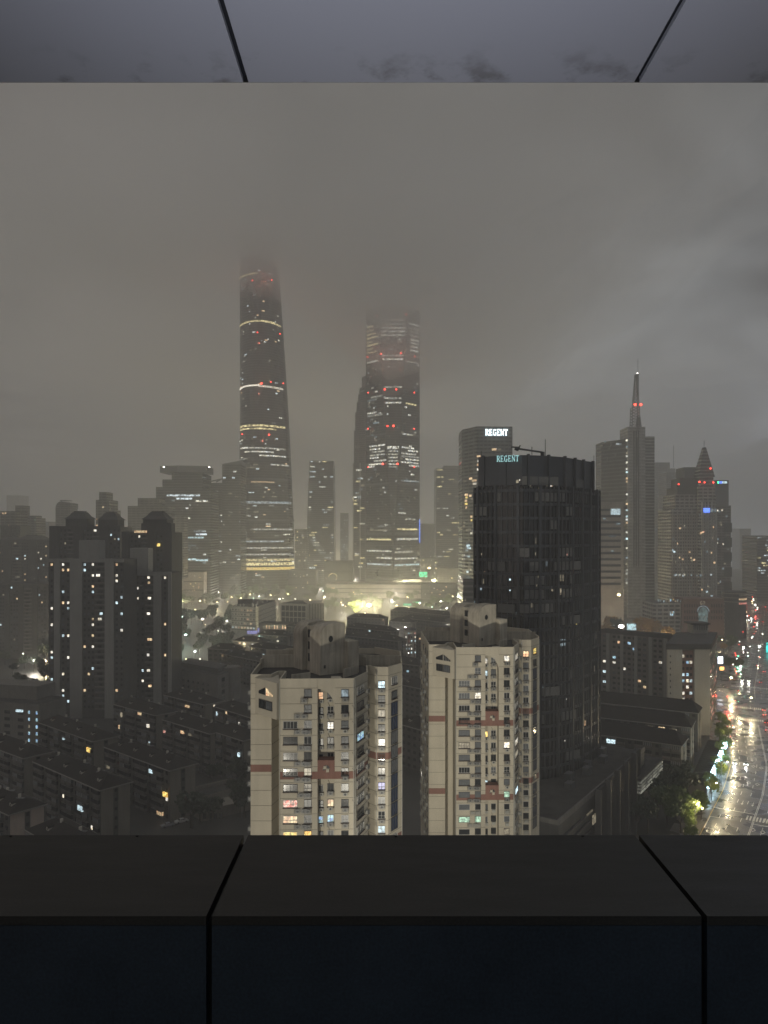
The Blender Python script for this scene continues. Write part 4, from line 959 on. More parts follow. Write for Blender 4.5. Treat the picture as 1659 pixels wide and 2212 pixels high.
        W(k, 'ob', 9 + .42, zc, 3.4, 1.3, 4); ac(9 + .86, z - 1.75, 1)
        W(k, 'wg', 12 + .45, z - 1.75, 1.25, 1.3, 2); ac(12 + .47, z - 2.95, 1)
        if k > 1 and not (11 <= k <= 11): t.win(13 + .42, z - 1.2, 2.3, 2.5, 'blueglass' if rr.random() < .7 else 'curtain', M['frame'], 3, 'bay_window')
        else: W(k, 'gz', 13 + .42, z - 1.3, 1.9, 1.4, 3)
        if side_face:
            for q in (.18, .42, .66, .88):
                if rr.random() < .85: t.win(18 + q, zc, 1.3, 1.3, lits.get((k, 'sd%d' % int(q * 100))) or rr.choice(['glass', 'curtain']), M['frame'], 2); 
                if rr.random() < .6: ac(18 + q + .07, z - 2.2, 1)
        elif rr.random() < .9: ac(18 + .95, z - 1.9, 1)
    # oblique two-storey bay bridging the left recess, with a pointed window over a straight one
    q0, q1, q2, q3 = T(-24.0, 143.55), T(-19.3, 138.4), T(-18.92, 139.4), T(-20.1, 147)
    m = t.mb(); zb0, zb1 = 66.3, ZR - .6
    m.prism([q0, q1, q2, q3], zb0 + .0, zb1, pts1=None); t.build(m, 'corner_bay', M['tan'])
    a, b = Vector(q0), Vector(q1); d = (b - a).normalized(); nr = Vector((d.y, -d.x)); L = (b - a).length; rz = math.atan2(d.y, d.x)
    for f in (.34, .66):
        p = a + d * L * f - Vector((0, 0)); w_ = put('window', pane_mesh(1.9, 1.5, M['curtain' if f > .5 else 'glass'], .05), t.root, Vector((p.x, p.y, 68.4)) - o, rz); put('frame', frame_mesh(1.9, 1.5, 3, M['frame']), w_)
    m = t.mb(); c = a + d * L * .5; u = 2.3
    def bp(x, z, o_=.06): q = c + d * x + nr * o_; return (q.x, q.y, z)
    m.mi(0).face([bp(-u, 70.2), bp(-.1, 70.2), bp(-.1, 71.6), bp(-u, 70.7)]); m.mi(1 if lits.get('peak') else 0).face([bp(.1, 70.2), bp(u, 70.2), bp(u, 70.5), bp(.1, 71.6)])
    m.mi(2)
    for x in (.1, .65, 1.2, 1.75): m.face([bp(x, 70.2, .1), bp(x + .09, 70.2, .1), bp(x + .09, 71.5 - x * .45, .1), bp(x, 71.5 - x * .45, .1)])
    t.build(m, 'pointed_window', [M['glass'], LIT[lits.get('peak') or 'white'], M['frame_white']])
    # roof: stair tower of two quarter-round slabs, a side box, raised back walls, hatch walls
    A_ = Vector(T(-12.3, 149.0)); d2 = Vector((.82, .572)); d1 = Vector((-.572, .82))
    def fin(s0, w, L_, h, r_, base=72.3):
        prof = [(0, 0), (0, h - r_)] + [(r_ * (1 - math.cos(a)), h - r_ + r_ * math.sin(a)) for a in [math.pi / 2 * i / 12 for i in range(1, 13)]] + [(L_, h), (L_, 0)]
        m = t.mb(); f0 = [A_ + d1 * s0 + d2 * p[0] for p in prof]; f1 = [A_ + d1 * (s0 + w) + d2 * p[0] for p in prof]
        m.face([(q.x, q.y, base + p[1]) for q, p in zip(f0, prof)][::-1]); m.face([(q.x, q.y, base + p[1]) for q, p in zip(f1, prof)])
        for i in range(len(prof) - 1): 
            m.face([(f0[i].x, f0[i].y, base + prof[i][1]), (f0[i + 1].x, f0[i + 1].y, base + prof[i + 1][1]), (f1[i + 1].x, f1[i + 1].y, base + prof[i + 1][1]), (f1[i].x, f1[i].y, base + prof[i][1])])
        return m
    holder = empty('stair_tower', Vector((A_.x, A_.y, 72.3)) - o); holder.parent = t.root
    def sub(m, nm, mat, smooth=False):
        sh = Vector((A_.x, A_.y, 72.3)); mm = MB(sh); mm.v = [v + o - sh for v in m.v]; mm.f = m.f; mm.m = m.m; return mm.build(nm, mat, holder, smooth)
    sub(fin(0, 4.2, 5.6, 9.9, 2.6), 'curved_slab', M['tan_dark']); sub(fin(7.2, 3.8, 5.6, 9.6, 2.6), 'curved_slab', M['tan_dark'])
    m = t.mb(); c = A_ + d1 * 5.7 + d2 * 3.4; m.obox(c, d1, 3.2, 4.8, 72.3, 81.2); sub(m, 'core', M['tan_dark'])
    for zz in (74.2, 76.6, 79.0):
        m = t.mb(); c = A_ + d1 * 5.7 + d2 * .95; m.obox(c, d1, 1.4, .2, zz, zz + 1.5); sub(m, 'window', M['glass'])
    m = t.mb(); c = A_ + d2 * 2.9 + Vector((-d1.x, -d1.y)) * .03 * -1; N = 16; cc_ = A_ + d2 * 2.3 - d1 * .06
    m.face([(cc_.x + d2.x * .5 * math.cos(a), cc_.y + d2.y * .5 * math.cos(a), 79.2 + .62 * math.sin(a)) for a in [2 * math.pi * i / N for i in range(N)]]); sub(m, 'round_window', M['glass'])
    m = t.mb(); cc_ = A_ + d2 * .9 - d1 * .1; m.obox(cc_, d2, .35, .15, 73.6, 74.2); sub(m, 'vent', M['darkmetal'])
    m = t.mb(); m.obox(A_ + d2 * 6.6 + d1 * .2, d2, 2.4, 3.6, 72.3, 78.6); sub(m, 'side_box', M['tan_dark'])
    for (x, y, dx_, dy_, L_, h) in ((-21.5, 158, 1, .05, 7, 2.6), (-21.3, 162, 1, .0, 7, 3.0), (-24.6, 160, .1, 1, 8, 2.0), (-16, 160.5, 1, -.2, 5, 2.2), (-1, 160, 1, -.15, 9, 2.2), (-5, 161, .7, -.7, 4, 1.8), (-6.5, 149, .5, .86, 5, 1.6), (-15.5, 143.6, .8, .6, 4, 1.4)):
        m = t.mb(); m.obox(T(x, y), (dx_, dy_), L_, .3, 72.3, 72.3 + h); t.build(m, 'roof_wall', M['tan_dark'])
    m = t.mb(); m.prism([T(-9.6, 140.4), T(-7.2, 140.4), T(-8.2, 144), T(-9.9, 144)], 72.3, 73.1); t.build(m, 'roof_slab', M['tan'])
    # rain pipes and slack cables
    for e_, f in ((4, .004), (8, .97), (9, .03), (12, .03), (13, .97)):
        p = t.pt(e_ + f, 60, .1); m = t.mb(); m.bar((p.x, p.y, 5), (p.x, p.y, ZR - .4), .14, 5); t.build(m, 'drain_pipe', M['acbox'])
    for k in range(nf):
        for base, e_ in ((4 + 4.1 / L4, 4), (8 + 2.9 / L8, 8), (6 + 1.4 / 3.1, 6)):
            if rr.random() < .6:
                z = ZL0 - P0 * k - .3; m = t.mb(); pts = []
                for i in range(6):
                    f = i / 5; p = t.pt(base + (.35 + .45 * math.sin(f * 2.6)) * .9 / t.length(e_), z - f * 1.9, .09); pts.append(p)
                for a, b in zip(pts[:-1], pts[1:]): m.bar(a, b, .07, 3)
                t.build(m, 'cable', M['darkmetal'])
    t.finish(); return t
L1 = {(7, 'wide'): 'pink', (8, 'wide'): 'warm', (9, 'wide'): 'yellow', (9, 'std'): 'yellow', (6, 'std'): 'dim', (7, 'sr'): 'warm', (8, 'sl'): 'cyan', (8, 'sr'): 'cyan', (0, 'sl'): 'warm', (2, 'sr'): 'white', (3, 'ob'): 'cyan', (0, 'wg'): 'cool', (2, 'wg'): 'dim',
      (4, 'wg'): 'white', (7, 'wg'): 'violet', (10, 'wg'): 'cool', (10, 'gz'): 'yellow', (9, 'gz'): 'yellow', 'peak': 'warm', (5, 'std'): 'dim', (0, 'rs'): 'dimcool'}
L2 = {(0, 'rs'): 'white', (0, 'ob'): 'white', (0, 'wg'): 'warm', (0, 'sl'): 'white', (1, 'sl'): 'cool', (3, 'std'): 'white', (7, 'rs'): 'white', (7, 'ob'): 'white', (6, 'sl'): 'yellow', (10, 'sl'): 'cool', (11, 'rs'): 'green', (11, 'ob'): 'cool', (13, 'wide'): 'green', (13, 'std'): 'green',
      (14, 'rs'): 'dim', (3, 'sd18'): 'cool', (5, 'sd42'): 'white', (9, 'sd66'): 'dimcool', (12, 'sd18'): 'white', (8, 'ob'): 'dim', (7, 'wide'): 'dim', (0, 'gz'): 'yellow'}
tan_tower(0, 0, 'nearer tan apartment tower in the centre, with one red band across it', L1, 40, False, 3, True)
tan_tower(35.45, 38.2, 'farther tan apartment tower, to the right of its twin, with two red bands across it', L2, 27, True, 11, True)
# ------------------------------------------------------------------ residential towers on the left
M['grey_wall'] = plaster('grey_tower_render', (0.26, 0.255, 0.24), 0.9, 0.12, 0.3)
M['dark_wall'] = plaster('dark_tower_render', (0.075, 0.073, 0.07), 0.9, 0.2, 0.3)
M['balcony'] = simple('balcony_parapet', (0.12, 0.115, 0.105), 0.8)
def res_tower(name, label, bays, D, ytop, depth, wall, wall2, plit, mats, zlow, group=None, pitch=2.95, roofbox=None, hats=(), proud=1.3, mat_side=None):
    x0, x1 = bays[0][0], bays[-1][1]; zt = zy(ytop, D)
    B = Bld(name, label, 'residential tower', rect(x0, x1, D, depth), 0, zt, wall2, M['flatroof'], group=group)
    for a, b, ty in bays:
        if ty == 'B':
            m = B.mb(); m.box((xz(a, D), D - proud, 0), (xz(b, D), D - .01, zt + .6)); B.build(m, 'wall_pier', wall)
        else:
            m = B.mb(); m.box((xz(a, D) + .02, D - proud * .7, zt - 1.4), (xz(b, D) - .02, D - .01, zt + .5)); B.build(m, 'cornice', wall)
    k = 0; z = zt - 2.6; L = xz(x1, D) - xz(x0, D)
    while z > zlow:
        for a, b, ty in bays:
            w = xz(b, D) - xz(a, D); A = xz(a, D) - xz(x0, D)
            if ty == 'W':
                n = max(1, int(w / 2.0))
                for i in range(n):
                    t = (A + w * (i + .5) / n) / L; lit = rnd.random() < plit
                    B.win(t, z, min(1.05, w / n * .55), 1.3, rnd.choice(mats) if lit else rnd.choice(['glass', 'glass', 'curtain']))
            elif ty == 'R':
                lit = rnd.random() < plit * 1.3
                B.win((A + w * rnd.uniform(.3, .6)) / L, z + .1, w * rnd.choice([.25, .35, .5]), 1.3, rnd.choice(mats) if lit else rnd.choice(['glass', 'curtain', 'glass']), out=-.0)
                if B.cnt.get('balc', 0) < 98:
                    B.cnt['balc'] = B.cnt.get('balc', 0) + 1; m = B.mb(); m.box((xz(a, D) + .1, D - .8, z - 1.55), (xz(b, D) - .1, D - .02, z - .65)); B.build(m, 'balcony', M['balcony'])
        z -= pitch; k += 1
    if roofbox:
        for (a, b, y0) in roofbox: m = B.mb(); m.box((xz(a, D + 6), D + 5, zt - 1), (xz(b, D + 6), D + 14, zy(y0, D + 6))); B.build(m, 'roof_house', wall)
    for (c, hw, y0, y1) in hats:
        m = B.mb(); Dh = D + 6; cx = xz(c, Dh); w = hw * Dh / FPX; za, zb = zy(y1, Dh), zy(y0, Dh)
        sq = lambda k_: [(cx - w * k_, Dh + w - w * k_), (cx + w * k_, Dh + w - w * k_), (cx + w * k_, Dh + w + w * k_), (cx - w * k_, Dh + w + w * k_)]
        m.prism(sq(.95), zt - 1, za); m.prism(sq(1.08), za, za + (zb - za) * .45, pts1=sq(.74)); m.prism(sq(.74), za + (zb - za) * .45, zb, pts1=sq(.5)); m.prism(sq(.42), zb, zb + .8)
        B.build(m, 'hat_roof', M['dark_wall'])
    B.finish(); return B
Bb = lambda *a: list(a)
def bayrow(xs, types): return [(a, b, t) for a, b, t in zip(xs[:-1], xs[1:], types)]
GRP = 'tall residential towers on the left'
res_tower('residential_tower', 'tall grey flat-topped tower with pale blank piers, front left', bayrow([105, 118.7, 131, 152.8, 178.7, 196.4, 205, 227.8, 246.9, 268], 'WBWBWWRBW'), 415, 1209, 22, M['grey_wall'], M['dark_wall'], .21, ['white', 'white', 'cool', 'warm'], 5, GRP, roofbox=[(172, 216, 1167)])
res_tower('residential_tower', 'slightly lower grey tower with blank piers touching the right side of the flat-topped front tower', bayrow([270, 291.9, 303, 313.7, 332.8, 349.2, 364, 371], 'BWWRBWB'), 440, 1238, 22, M['grey_wall'], M['dark_wall'], .16, ['white', 'cool', 'warm', 'white'], 5, GRP, roofbox=[(282, 321, 1184)])
res_tower('residential_tower', 'dark tower behind the flat-topped front tower, with two hat-shaped roofs', bayrow([108, 128, 145, 160, 180, 200, 216, 236, 260], 'BWRBWRBW'), 530, 1138, 24, M['dark_wall'], M['dark_wall'], .045, ['dimcool', 'cool', 'white', 'dim'], 60, GRP, hats=[(164, 24, 1106, 1121), (233, 22, 1108, 1123)])
res_tower('residential_tower', 'dark tower with one hat-shaped roof and a row of warm windows high up', bayrow([264, 281, 305, 320, 338, 352, 372], 'BWRBWB'), 490, 1150, 24, M['dark_wall'], M['dark_wall'], .05, ['warm', 'white', 'cool', 'dim'], 30, GRP, hats=[(334, 27, 1106, 1122)], roofbox=[(306, 371, 1130)])
res_tower('residential_tower', 'dark hip-roofed tower at the left edge with a column of amber windows', bayrow([-14, 8, 26, 46, 62, 80, 97, 107], 'WBRWBWW'), 740, 1168, 24, M['dark_wall'], M['dark_wall'], .12, ['warm', 'white', 'dim', 'cool'], 40, GRP, hats=[(60, 30, 1157, 1166), (14, 16, 1160, 1167)])
res_tower('residential_tower', 'lowest dark tower at the left edge, in front of the hip-roofed one', bayrow([-12, 10, 22, 40, 52, 70, 82, 100, 106], 'WBWBRBWB'), 610, 1262, 22, M['dark_wall'], M['dark_wall'], .05, ['warm', 'cool', 'dim'], 5, GRP)
res_tower('residential_tower', 'dark slab tower far left between the flat-topped blocks and the hip-roofed tower', bayrow([0, 14, 26, 44], 'WBW'), 820, 1136, 24, M['dark_wall'], M['dark_wall'], .06, ['warm', 'green', 'dim'], 60, GRP)
# warm window row on the one-hat tower, bright light box on the front tower
D = 489
hr = [o for o in COL.objects if o.get('label', '').startswith('dark tower with one hat')][0]
m = MB(hr.location)
for i in range(4): m.box((xz(292 + i * 7, D), D - 2, zy(1151, D)), (xz(297.5 + i * 7, D), D - .9, zy(1146, D)))
m.build('lit_window', LIT['warm'], hr); m = MB(hr.location); m.box((xz(341, D), D - 2, zy(1180, D)), (xz(347, D), D - .9, zy(1174, D))); m.build('lit_window', LIT['yellow'], hr)

# ------------------------------------------------------------------ old walk-up housing with dormered roofs
M['walk_wall'] = plaster('old_render', (0.15, 0.142, 0.125), 0.95, 0.22, 0.5)
M['walk_front'] = plaster('stained_old_render', (0.085, 0.082, 0.075), 0.95, 0.4, 0.7)
M['gable'] = plaster('gable_render', (0.20, 0.185, 0.155), 0.95, 0.14, 0.4)
M['eave'] = simple('concrete_eave', (0.24, 0.23, 0.21), 0.8)
M['dormer'] = simple('dormer_face', (0.42, 0.40, 0.35), 0.8)
def balcony_mesh(w, var):
    key = ('balc', round(w, 1), var)
    if key not in _cache:
        b = MB(); d = .9
        b.mi(0).box((-w / 2, -d, -1.25), (w / 2, 0, -.25)); b.box((-w / 2 - .05, -d - .05, 1.1), (w / 2 + .05, 0, 1.25))
        b.mi(1).box((-w / 2 + .05, -d + .05, -.25), (w / 2 - .05, 0, 1.1))
        b.mi(2); n = 4
        for i in range(n + 1): x = -w / 2 + w * i / n; b.box((x - .04, -d, -.25), (x + .04, -d + .09, 1.1))
        _cache[key] = b.mesh('balcony', [M['balcony'], var, M['frame_white' if var is M['curtain'] else 'frame']])
    return _cache[key]
def house(label, pl, pr, ze=18.0, depth=10.5, group='old six-storey walk-up blocks', ndorm=4, plit=.06, mats=('warm', 'white', 'cool'), detail=2, ridge=3.0, name='walk_up_block', gable_mat='gable', side=True, front='walk_front', hip=5.0, floors=6, lits=()):
    a, b = atz(pl[0], pl[1], ze), atz(pr[0], pr[1], ze); d = (b - a); d.z = 0; L = d.length; d.normalize(); n = Vector((d.y, -d.x, 0)); ang = math.atan2(d.y, d.x)
    a = a - n * .6 + d * .5; L -= 1.0     # wall line sits behind the eave
    r_ = root(name, (a.x, a.y, 0), label, 'apartment block', group); r_.rotation_euler = (0, 0, ang)
    # local frame: x along the front, y into the block (front at y=0)
    m = MB(); m.mi(0).prism([(0, 0), (L, 0), (L, depth), (0, depth)], 0, ze - .15); m.mi(1); m.box((L, .15, 0), (L + .12, depth - .15, ze - .16)); m.box((-.12, .15, 0), (0, depth - .15, ze - .16)); m.build('wall', [M[front], M[gable_mat]], r_)
    m = MB(); e0 = .75; m.prism([(-e0, -e0), (L + e0, -e0), (L + e0, depth + e0), (-e0, depth + e0)], ze - .35, ze); m.build('eave', M['eave'], r_)
    m = MB(); p = [(-e0 + .1, -e0 + .1), (L + e0 - .1, -e0 + .1), (L + e0 - .1, depth + e0 - .1), (-e0 + .1, depth + e0 - .1)]
    rz0, rz1, yc, h = hip, L - hip, depth / 2, ze + ridge
    P = [(q[0], q[1], ze + .02) for q in p]; R0, R1 = (rz0, yc, h), (rz1, yc, h)
    m.face([P[0], P[1], R1, R0]); m.face([P[1], P[2], R1]); m.face([P[2], P[3], R0, R1]); m.face([P[3], P[0], R0]); m.bar(R0, R1, .3)
    rf = m.build('roof', M['roof'], r_)
    for i in range(ndorm):
        x = L * (i + .6) / ndorm; yy = 1.7; zb = ze + ridge * (yy + e0) / (yc + e0) - .15
        key = ('dorm',)
        if key not in _cache:
            k = MB(); w, hh = .65, 1.25
            k.mi(0).face([(-w, 0, 0), (w, 0, 0), (w, 0, hh * .7), (0, 0, hh), (-w, 0, hh * .7)]); k.face([(-w, 0, 0), (-w, 0, hh * .7), (-w, 1.6, hh * .7)]); k.face([(w, 0, 0), (w, 1.6, hh * .7), (w, 0, hh * .7)])
            k.mi(1).face([(-w - .1, -.1, hh * .66), (0, -.1, hh + .04), (0, 2.2, hh + .04), (-w - .1, 1.6, hh * .66)]); k.face([(w + .1, -.1, hh * .66), (w + .1, 1.6, hh * .66), (0, 2.2, hh + .04), (0, -.1, hh + .04)])
            k.mi(2).face([(-.28, -.02, .25), (.28, -.02, .25), (.28, -.02, .75), (-.28, -.02, .75)])
            _cache[key] = k.mesh('dormer', [M['dormer'], M['roof'], M['glass']])
        put('dormer', _cache[key], rf, (x, yy, zb))
    for q in range(3):
        if detail >= 2 and ndorm:
            if ('tank',) not in _cache: k = MB(); k.mi(0).box((-.9, -.6, 0), (.9, .6, .25)); k.mi(1).prism([(.45 * math.cos(a_), .45 * math.sin(a_)) for a_ in [2 * math.pi * i_ / 8 for i_ in range(8)]], .25, 1.3); k.mi(0).box((.5, -.5, .2), (1.9, .5, .35)); _cache[('tank',)] = k.mesh('water_tank', [M['steel'], M['dormer']])
            put('water_tank', _cache[('tank',)], rf, (L * (.2 + .3 * q) + rnd.uniform(-2, 2), depth / 2 + rnd.uniform(-.8, 1.2), ze + ridge * .8), rnd.random())
    ph = ze / floors; nb = max(2, int(L / 3.4)); cnt = 0
    for f in range(floors - 1, -1, -1):
        for i in range(nb):
            x = L * (i + .5) / nb; z = ph * (f + .5)
            if detail >= 2 and (i % 3 != 2):
                lit = rnd.random() < plit; var = LIT[rnd.choice(mats)] if lit else (M['curtain'] if rnd.random() < .3 else M['glass'])
                if cnt < 98: put('balcony', balcony_mesh(L / nb * .86, var), r_, (x, 0, z)); cnt += 1
            else:
                lit = rnd.random() < plit; k = pane_mesh(L / nb * (.5 if detail < 2 else .35), 1.2, LIT[rnd.choice(mats)] if lit else M['glass'], .1); put('window', k, r_, (x, 0, z))
    if side:
        m = MB(); m.box((L + .12, depth * .42, .3), (L + .2, depth * .58, ze - .8)); m.build('stair_strip', M['walk_front'], r_)
        for f in range(floors): put('window', pane_mesh(.9, 1.0, LIT[rnd.choice(mats)] if rnd.random() < plit else M['glass'], .1), r_, (L + .2, depth * .5, ph * (f + .5)), math.pi / 2)
    for (fx, fz, w, h_, mt) in lits:
        k = MB(); k.box((L * fx - w / 2, -1.05, fz - h_ / 2), (L * fx + w / 2, -.5, fz + h_ / 2)); k.build('lit_window', LIT[mt], r_)
    return r_
LH = [
 ('dark walk-up block with one cyan corner window, second row from the ledge, lower left', (71, 1644.7), (215, 1707), 4, dict(lits=[(.75, 9.5, 3.2, 1.6, 'cool'), (.5, 11, .5, 1, 'white')])),
 ('dark walk-up block with a yellow-lit right corner, left of the low gate house', (225, 1613), (365.4, 1664.5), 4, dict(lits=[(.75, 15.5, 2, 1.2, 'cool'), (.96, 9.3, 2.4, 1.5, 'yellow'), (.07, 11, 2.2, 1, 'dim')])),
 ('walk-up block nearest the tan tower with a pinkish lit window under its eave', (350.5, 1553.7), (453, 1585), 2, dict(lits=[(.45, 15.2, 2.2, 1.2, 'warm'), (.62, 15.2, 2, 1, 'dim'), (.05, 13, 1.6, 1, 'pink')])),
 ('walk-up block with a bright yellow corner window near its right end, middle left', (82.7, 1560), (200, 1601.6), 4, dict(lits=[(.95, 14.2, 2.6, 1.7, 'yellow'), (.5, 15, 1.4, .8, 'cool')])),
 ('walk-up block at the foot of the flat-topped front tower', (244.7, 1520.6), (335.6, 1545.4), 2, dict(lits=[(.85, 12.4, 1.6, 1.4, 'white'), (.2, 14, 1.0, 2, 'dim'), (.15, 8, .8, 1.6, 'warm')])),
 ('walk-up block just below the mid-rise with square black side windows', (353.8, 1500.8), (441.5, 1522.3), 2, dict(lits=[(.6, 15.2, 3, 1, 'warm')])),
 ('dim walk-up block cut by the left edge, behind the second row', (-80, 1590), (49.6, 1638), 3, {}),
 ('walk-up block at the lower left corner with a pale gable wall', (-60, 1725), (18.2, 1760.4), 3, dict(gable_mat='gable_lit')),
 ('walk-up block whose dark roof barely shows above the ledge, bottom left', (54.6, 1792), (210, 1884), 3, {}),
 ('short walk-up block tucked against the left side of the tan tower', (455, 1578), (525, 1600), 1, dict(lits=[(.9, 12, 1, 1.6, 'cool')])),
 ('walk-up block behind the short one, reaching behind the tan tower', (463, 1525.6), (560, 1556), 2, dict(lits=[(.06, 15, .9, 2, 'cool')])),
]
M['gable_lit'] = plaster('lit_gable_render', (0.40, 0.33, 0.28), 0.95, 0.12, 0.4)  # brighter copy of the gable render, light on the wall put into it
for lb, pl, pr, nd, kw in LH: house(lb, pl, pr, ndorm=nd, plit=.03, **kw)
CH = [  # the farther quarter in the middle
 ('hip-roofed block left of its two neighbours, at the edge of the dark trees', (447, 1401), (516, 1404), 2), ('hip-roofed block with a bluish lit window, in the middle of three behind the mid-rise', (502, 1384), (569, 1388), 2),
 ('hip-roofed block nearest the white office building', (554, 1370), (621, 1374), 3), ('long roofed block with three pale dormers in front of the hip-roofed group', (475, 1411), (560, 1428), 3), ('long roofed block running behind the tan stair tower', (538, 1396), (640, 1413), 3),
 ('broad hip-roofed block just below the great yellow floodlight', (748, 1333), (832, 1336), 2), ('round-shouldered roofed block standing alone before the avenue lamps', (842, 1319), (910, 1321), 1), ('small hip-roofed block right of the floodlight', (838, 1342), (890, 1345), 1),
 ('long roofed block left of the second stair tower, far row', (866, 1334), (975, 1346), 3), ('roofed block behind the tan stair tower with three pale dormers', (745, 1354), (845, 1364), 4), ('long block ending in a pale gable, right of the tan stair tower', (740, 1372), (860, 1385), 4),
 ('long dark roofed block left of the second tan tower, above the red striped one', (894, 1374), (990, 1386), 3), ('lower block with a pale right gable beside the tan stair tower', (745, 1400), (826, 1412), 2), ('hip-roofed block peeping between the two tan towers', (800, 1424), (905, 1438), 2),
 ('block whose roof fills the gap between the tan towers', (850, 1475), (930, 1492), 2), ('lower block deep in the gap between the tan towers', (850, 1560), (940, 1585), 2), ('roofed block between the white office and the tan stair tower', (616, 1352), (668, 1358), 2),
 ('thin roofed block behind the round-shouldered one', (890, 1322), (972, 1330), 2), ('small roofed block at the foot of the glass-gridded hall', (640, 1382), (700, 1390), 2),
]
for lb, pl, pr, nd in CH: house(lb, pl, pr, ndorm=nd, plit=.05, detail=1, mats=('white', 'cool', 'cyan', 'warm', 'dim'), ridge=3.4, side=True, group='farther walk-up blocks in the middle', hip=6)
RH = [('long dark-roofed row, rearmost of three beside the dark tower', (1215, 1509), (1509, 1540.5), [(.38, 16.3, 4.5, 1.3, 'warm'), (.05, 12, .8, 1, 'dim')]), ('long dark-roofed row, middle of three beside the dark tower', (1200, 1539), (1493.7, 1571.8), [(.72, 16.2, 2.0, 1.4, 'dim'), (.8, 16.2, 2.6, 1.4, 'warm'), (.88, 16, 3, 1.2, 'dim')]),
      ('long dark-roofed row, nearest of three, beside the glazed louvred wing', (1200, 1574), (1472.8, 1611), [(.46, 16, 3.4, 1.5, 'cool'), (.78, 6.5, 1.6, 1.5, 'white'), (.77, 1.2, 1, 1.6, 'warm')])]
for lb, pl, pr, lt in RH: house(lb, pl, pr, ndorm=0, plit=.0, detail=2, ridge=4.2, depth=12, group='long walk-up rows on the right', hip=3.0, lits=lt)

# ------------------------------------------------------------------ single buildings in the middle distance
D = 372
wb = Bld('white_block', 'pale low office block with cyan windows in two columns, left edge', 'office block', rect(-40, 86, D, 18, skew=-10), 0, zy(1512, D), M['walk_wall'], M['flatroof'])
m = wb.mb(); m.prism(inset(rect(-40, 82, D + 8, 14, skew=-9), .93), zy(1516, D), zy(1483, D)); wb.build(m, 'upper_storey', M['walk_wall'])
for k in range(5):
    for t, mt in ((.82, 'cyan'), (.95, 'cyan')): wb.win(t, zy(1530, D) - k * 3.3, .9, 1.4, mt if k != 2 or t > .9 else 'dim')
    for t in (.45, .68): wb.win(t, zy(1533, D) - k * 3.3, 3.2, 1.5, 'glass')
wb.lit(.60, .72, zy(1531, D), zy(1526, D), 'cool', .3)
D = 470
mr = Bld('mid_rise_block', 'mid-rise with small windows, a pale side of square black openings and a rounded end', 'office block', [(xz(368, D), D), (xz(470, D - 26), D - 26), (xz(494, D - 14), D - 14), (xz(494, D + 10), D + 10), (xz(400, D + 30), D + 30)], 0, zy(1442, D), M['walk_wall'], M['flatroof'])
m = mr.mb(); c = at(502, 1440, D); m.prism([(c.x + 6 * math.cos(a), D - 6 + 6 * math.sin(a)) for a in [2 * math.pi * i / 20 for i in range(20)]], 0, zy(1436, D)); mr.build(m, 'round_end', M['walk_wall'])
m = mr.mb(); m.prism([(xz(385, D), D + 3), (xz(470, D - 20), D - 20), (xz(490, D - 5), D - 5), (xz(410, D + 20), D + 20)], zy(1442, D) - .5, zy(1432, D)); mr.build(m, 'penthouse', M['dark_wall'])
for k in range(5):
    for i in range(8):
        if 0 < k: mr.win(.08 + i * .105, zy(1452, D) - k * 3.4, 1.5, 1.3, 'glass')
    mr.win(1.5, zy(1454, D) - k * 3.6, 3.4, 2.3, 'glass', t_=.05)
mr.win(.05, zy(1470, D), 2.2, 2.0, 'cool'); mr.win(.14, zy(1468, D), .8, 2.2, 'cool')
a_, b_ = atz(405, 1712, 6), atz(500, 1690, 6)
gh = Bld('gate_house', 'low pale flat-roofed gate house with a high parapet, left of the nearer tan tower', 'building', [(a_.x, a_.y), (a_.x + 4, a_.y - 7), (b_.x + 5, b_.y - 4), (b_.x, b_.y)], 0, 6.2, M['gable'], M['flatroof'])
m = gh.mb(); m.obox(((a_.x + b_.x) / 2 + .4, (a_.y + b_.y) / 2), (b_.x - a_.x, b_.y - a_.y), (b_ - a_).length + 1, .4, 0, 7.6); gh.build(m, 'parapet', M['gable'])
m = gh.mb(); m.prism([(a_.x + 4.2, a_.y - 7.1), (a_.x + 8, a_.y - 12), (b_.x + 10, b_.y - 12), (b_.x + 6, b_.y - 4)], 0, 3.8); gh.build(m, 'porch', M['gable'])
for k in range(4): m = gh.mb(); m.box((a_.x + 8.4 + k * 1.9, a_.y - 12.15, 1), (a_.x + 9.5 + k * 1.9, a_.y - 11.98, 2.9)); gh.build(m, 'window', M['glass'])
D = 720
M['office_white'] = plaster('office_white_panel', (0.42, 0.40, 0.35), 0.8, 0.1, 0.3)
of = Bld('white_office_block', 'white five-storey office with a cluttered roof, left of the gridded hall', 'office block', [(xz(500, D), D), (xz(552, D - 12), D - 12), (xz(596, D + 60), D + 60), (xz(540, D + 75), D + 75)], 0, zy(1309, D), M['office_white'], M['flatroof'])
for k in range(5):
    z = zy(1314.5, D) - k * 4.1; m = of.mb(); of.strip(m, 0, 1.999, z - 2.9, z - 2.5, .1); of.build(m, 'floor_band', M['frame'])
    for i in range(8): of.win((i + .5) / 8, z - .9, 1.0, 1.4, rnd.choice(['dim', 'glass', 'dim', 'warm', 'glass']) if k < 4 else rnd.choice(['white', 'cool', 'warm']))
for i in range(14): m = of.mb(); t = rnd.random() * 1.9; p = of.pt(t, 0, -2 - rnd.random() * 4); h = rnd.uniform(1.5, 3); m.box((p.x - .5, p.y - .5, zy(1309, D)), (p.x + .6, p.y + .6, zy(1309, D) + h)); of.build(m, 'roof_unit', M['frame_white'])
m = of.mb(); m.obox((xz(520, D), D + 25), (1, .1), 14, 10, zy(1309, D), zy(1299, D)); of.build(m, 'roof_house', M['dark_wall'])
D = 800
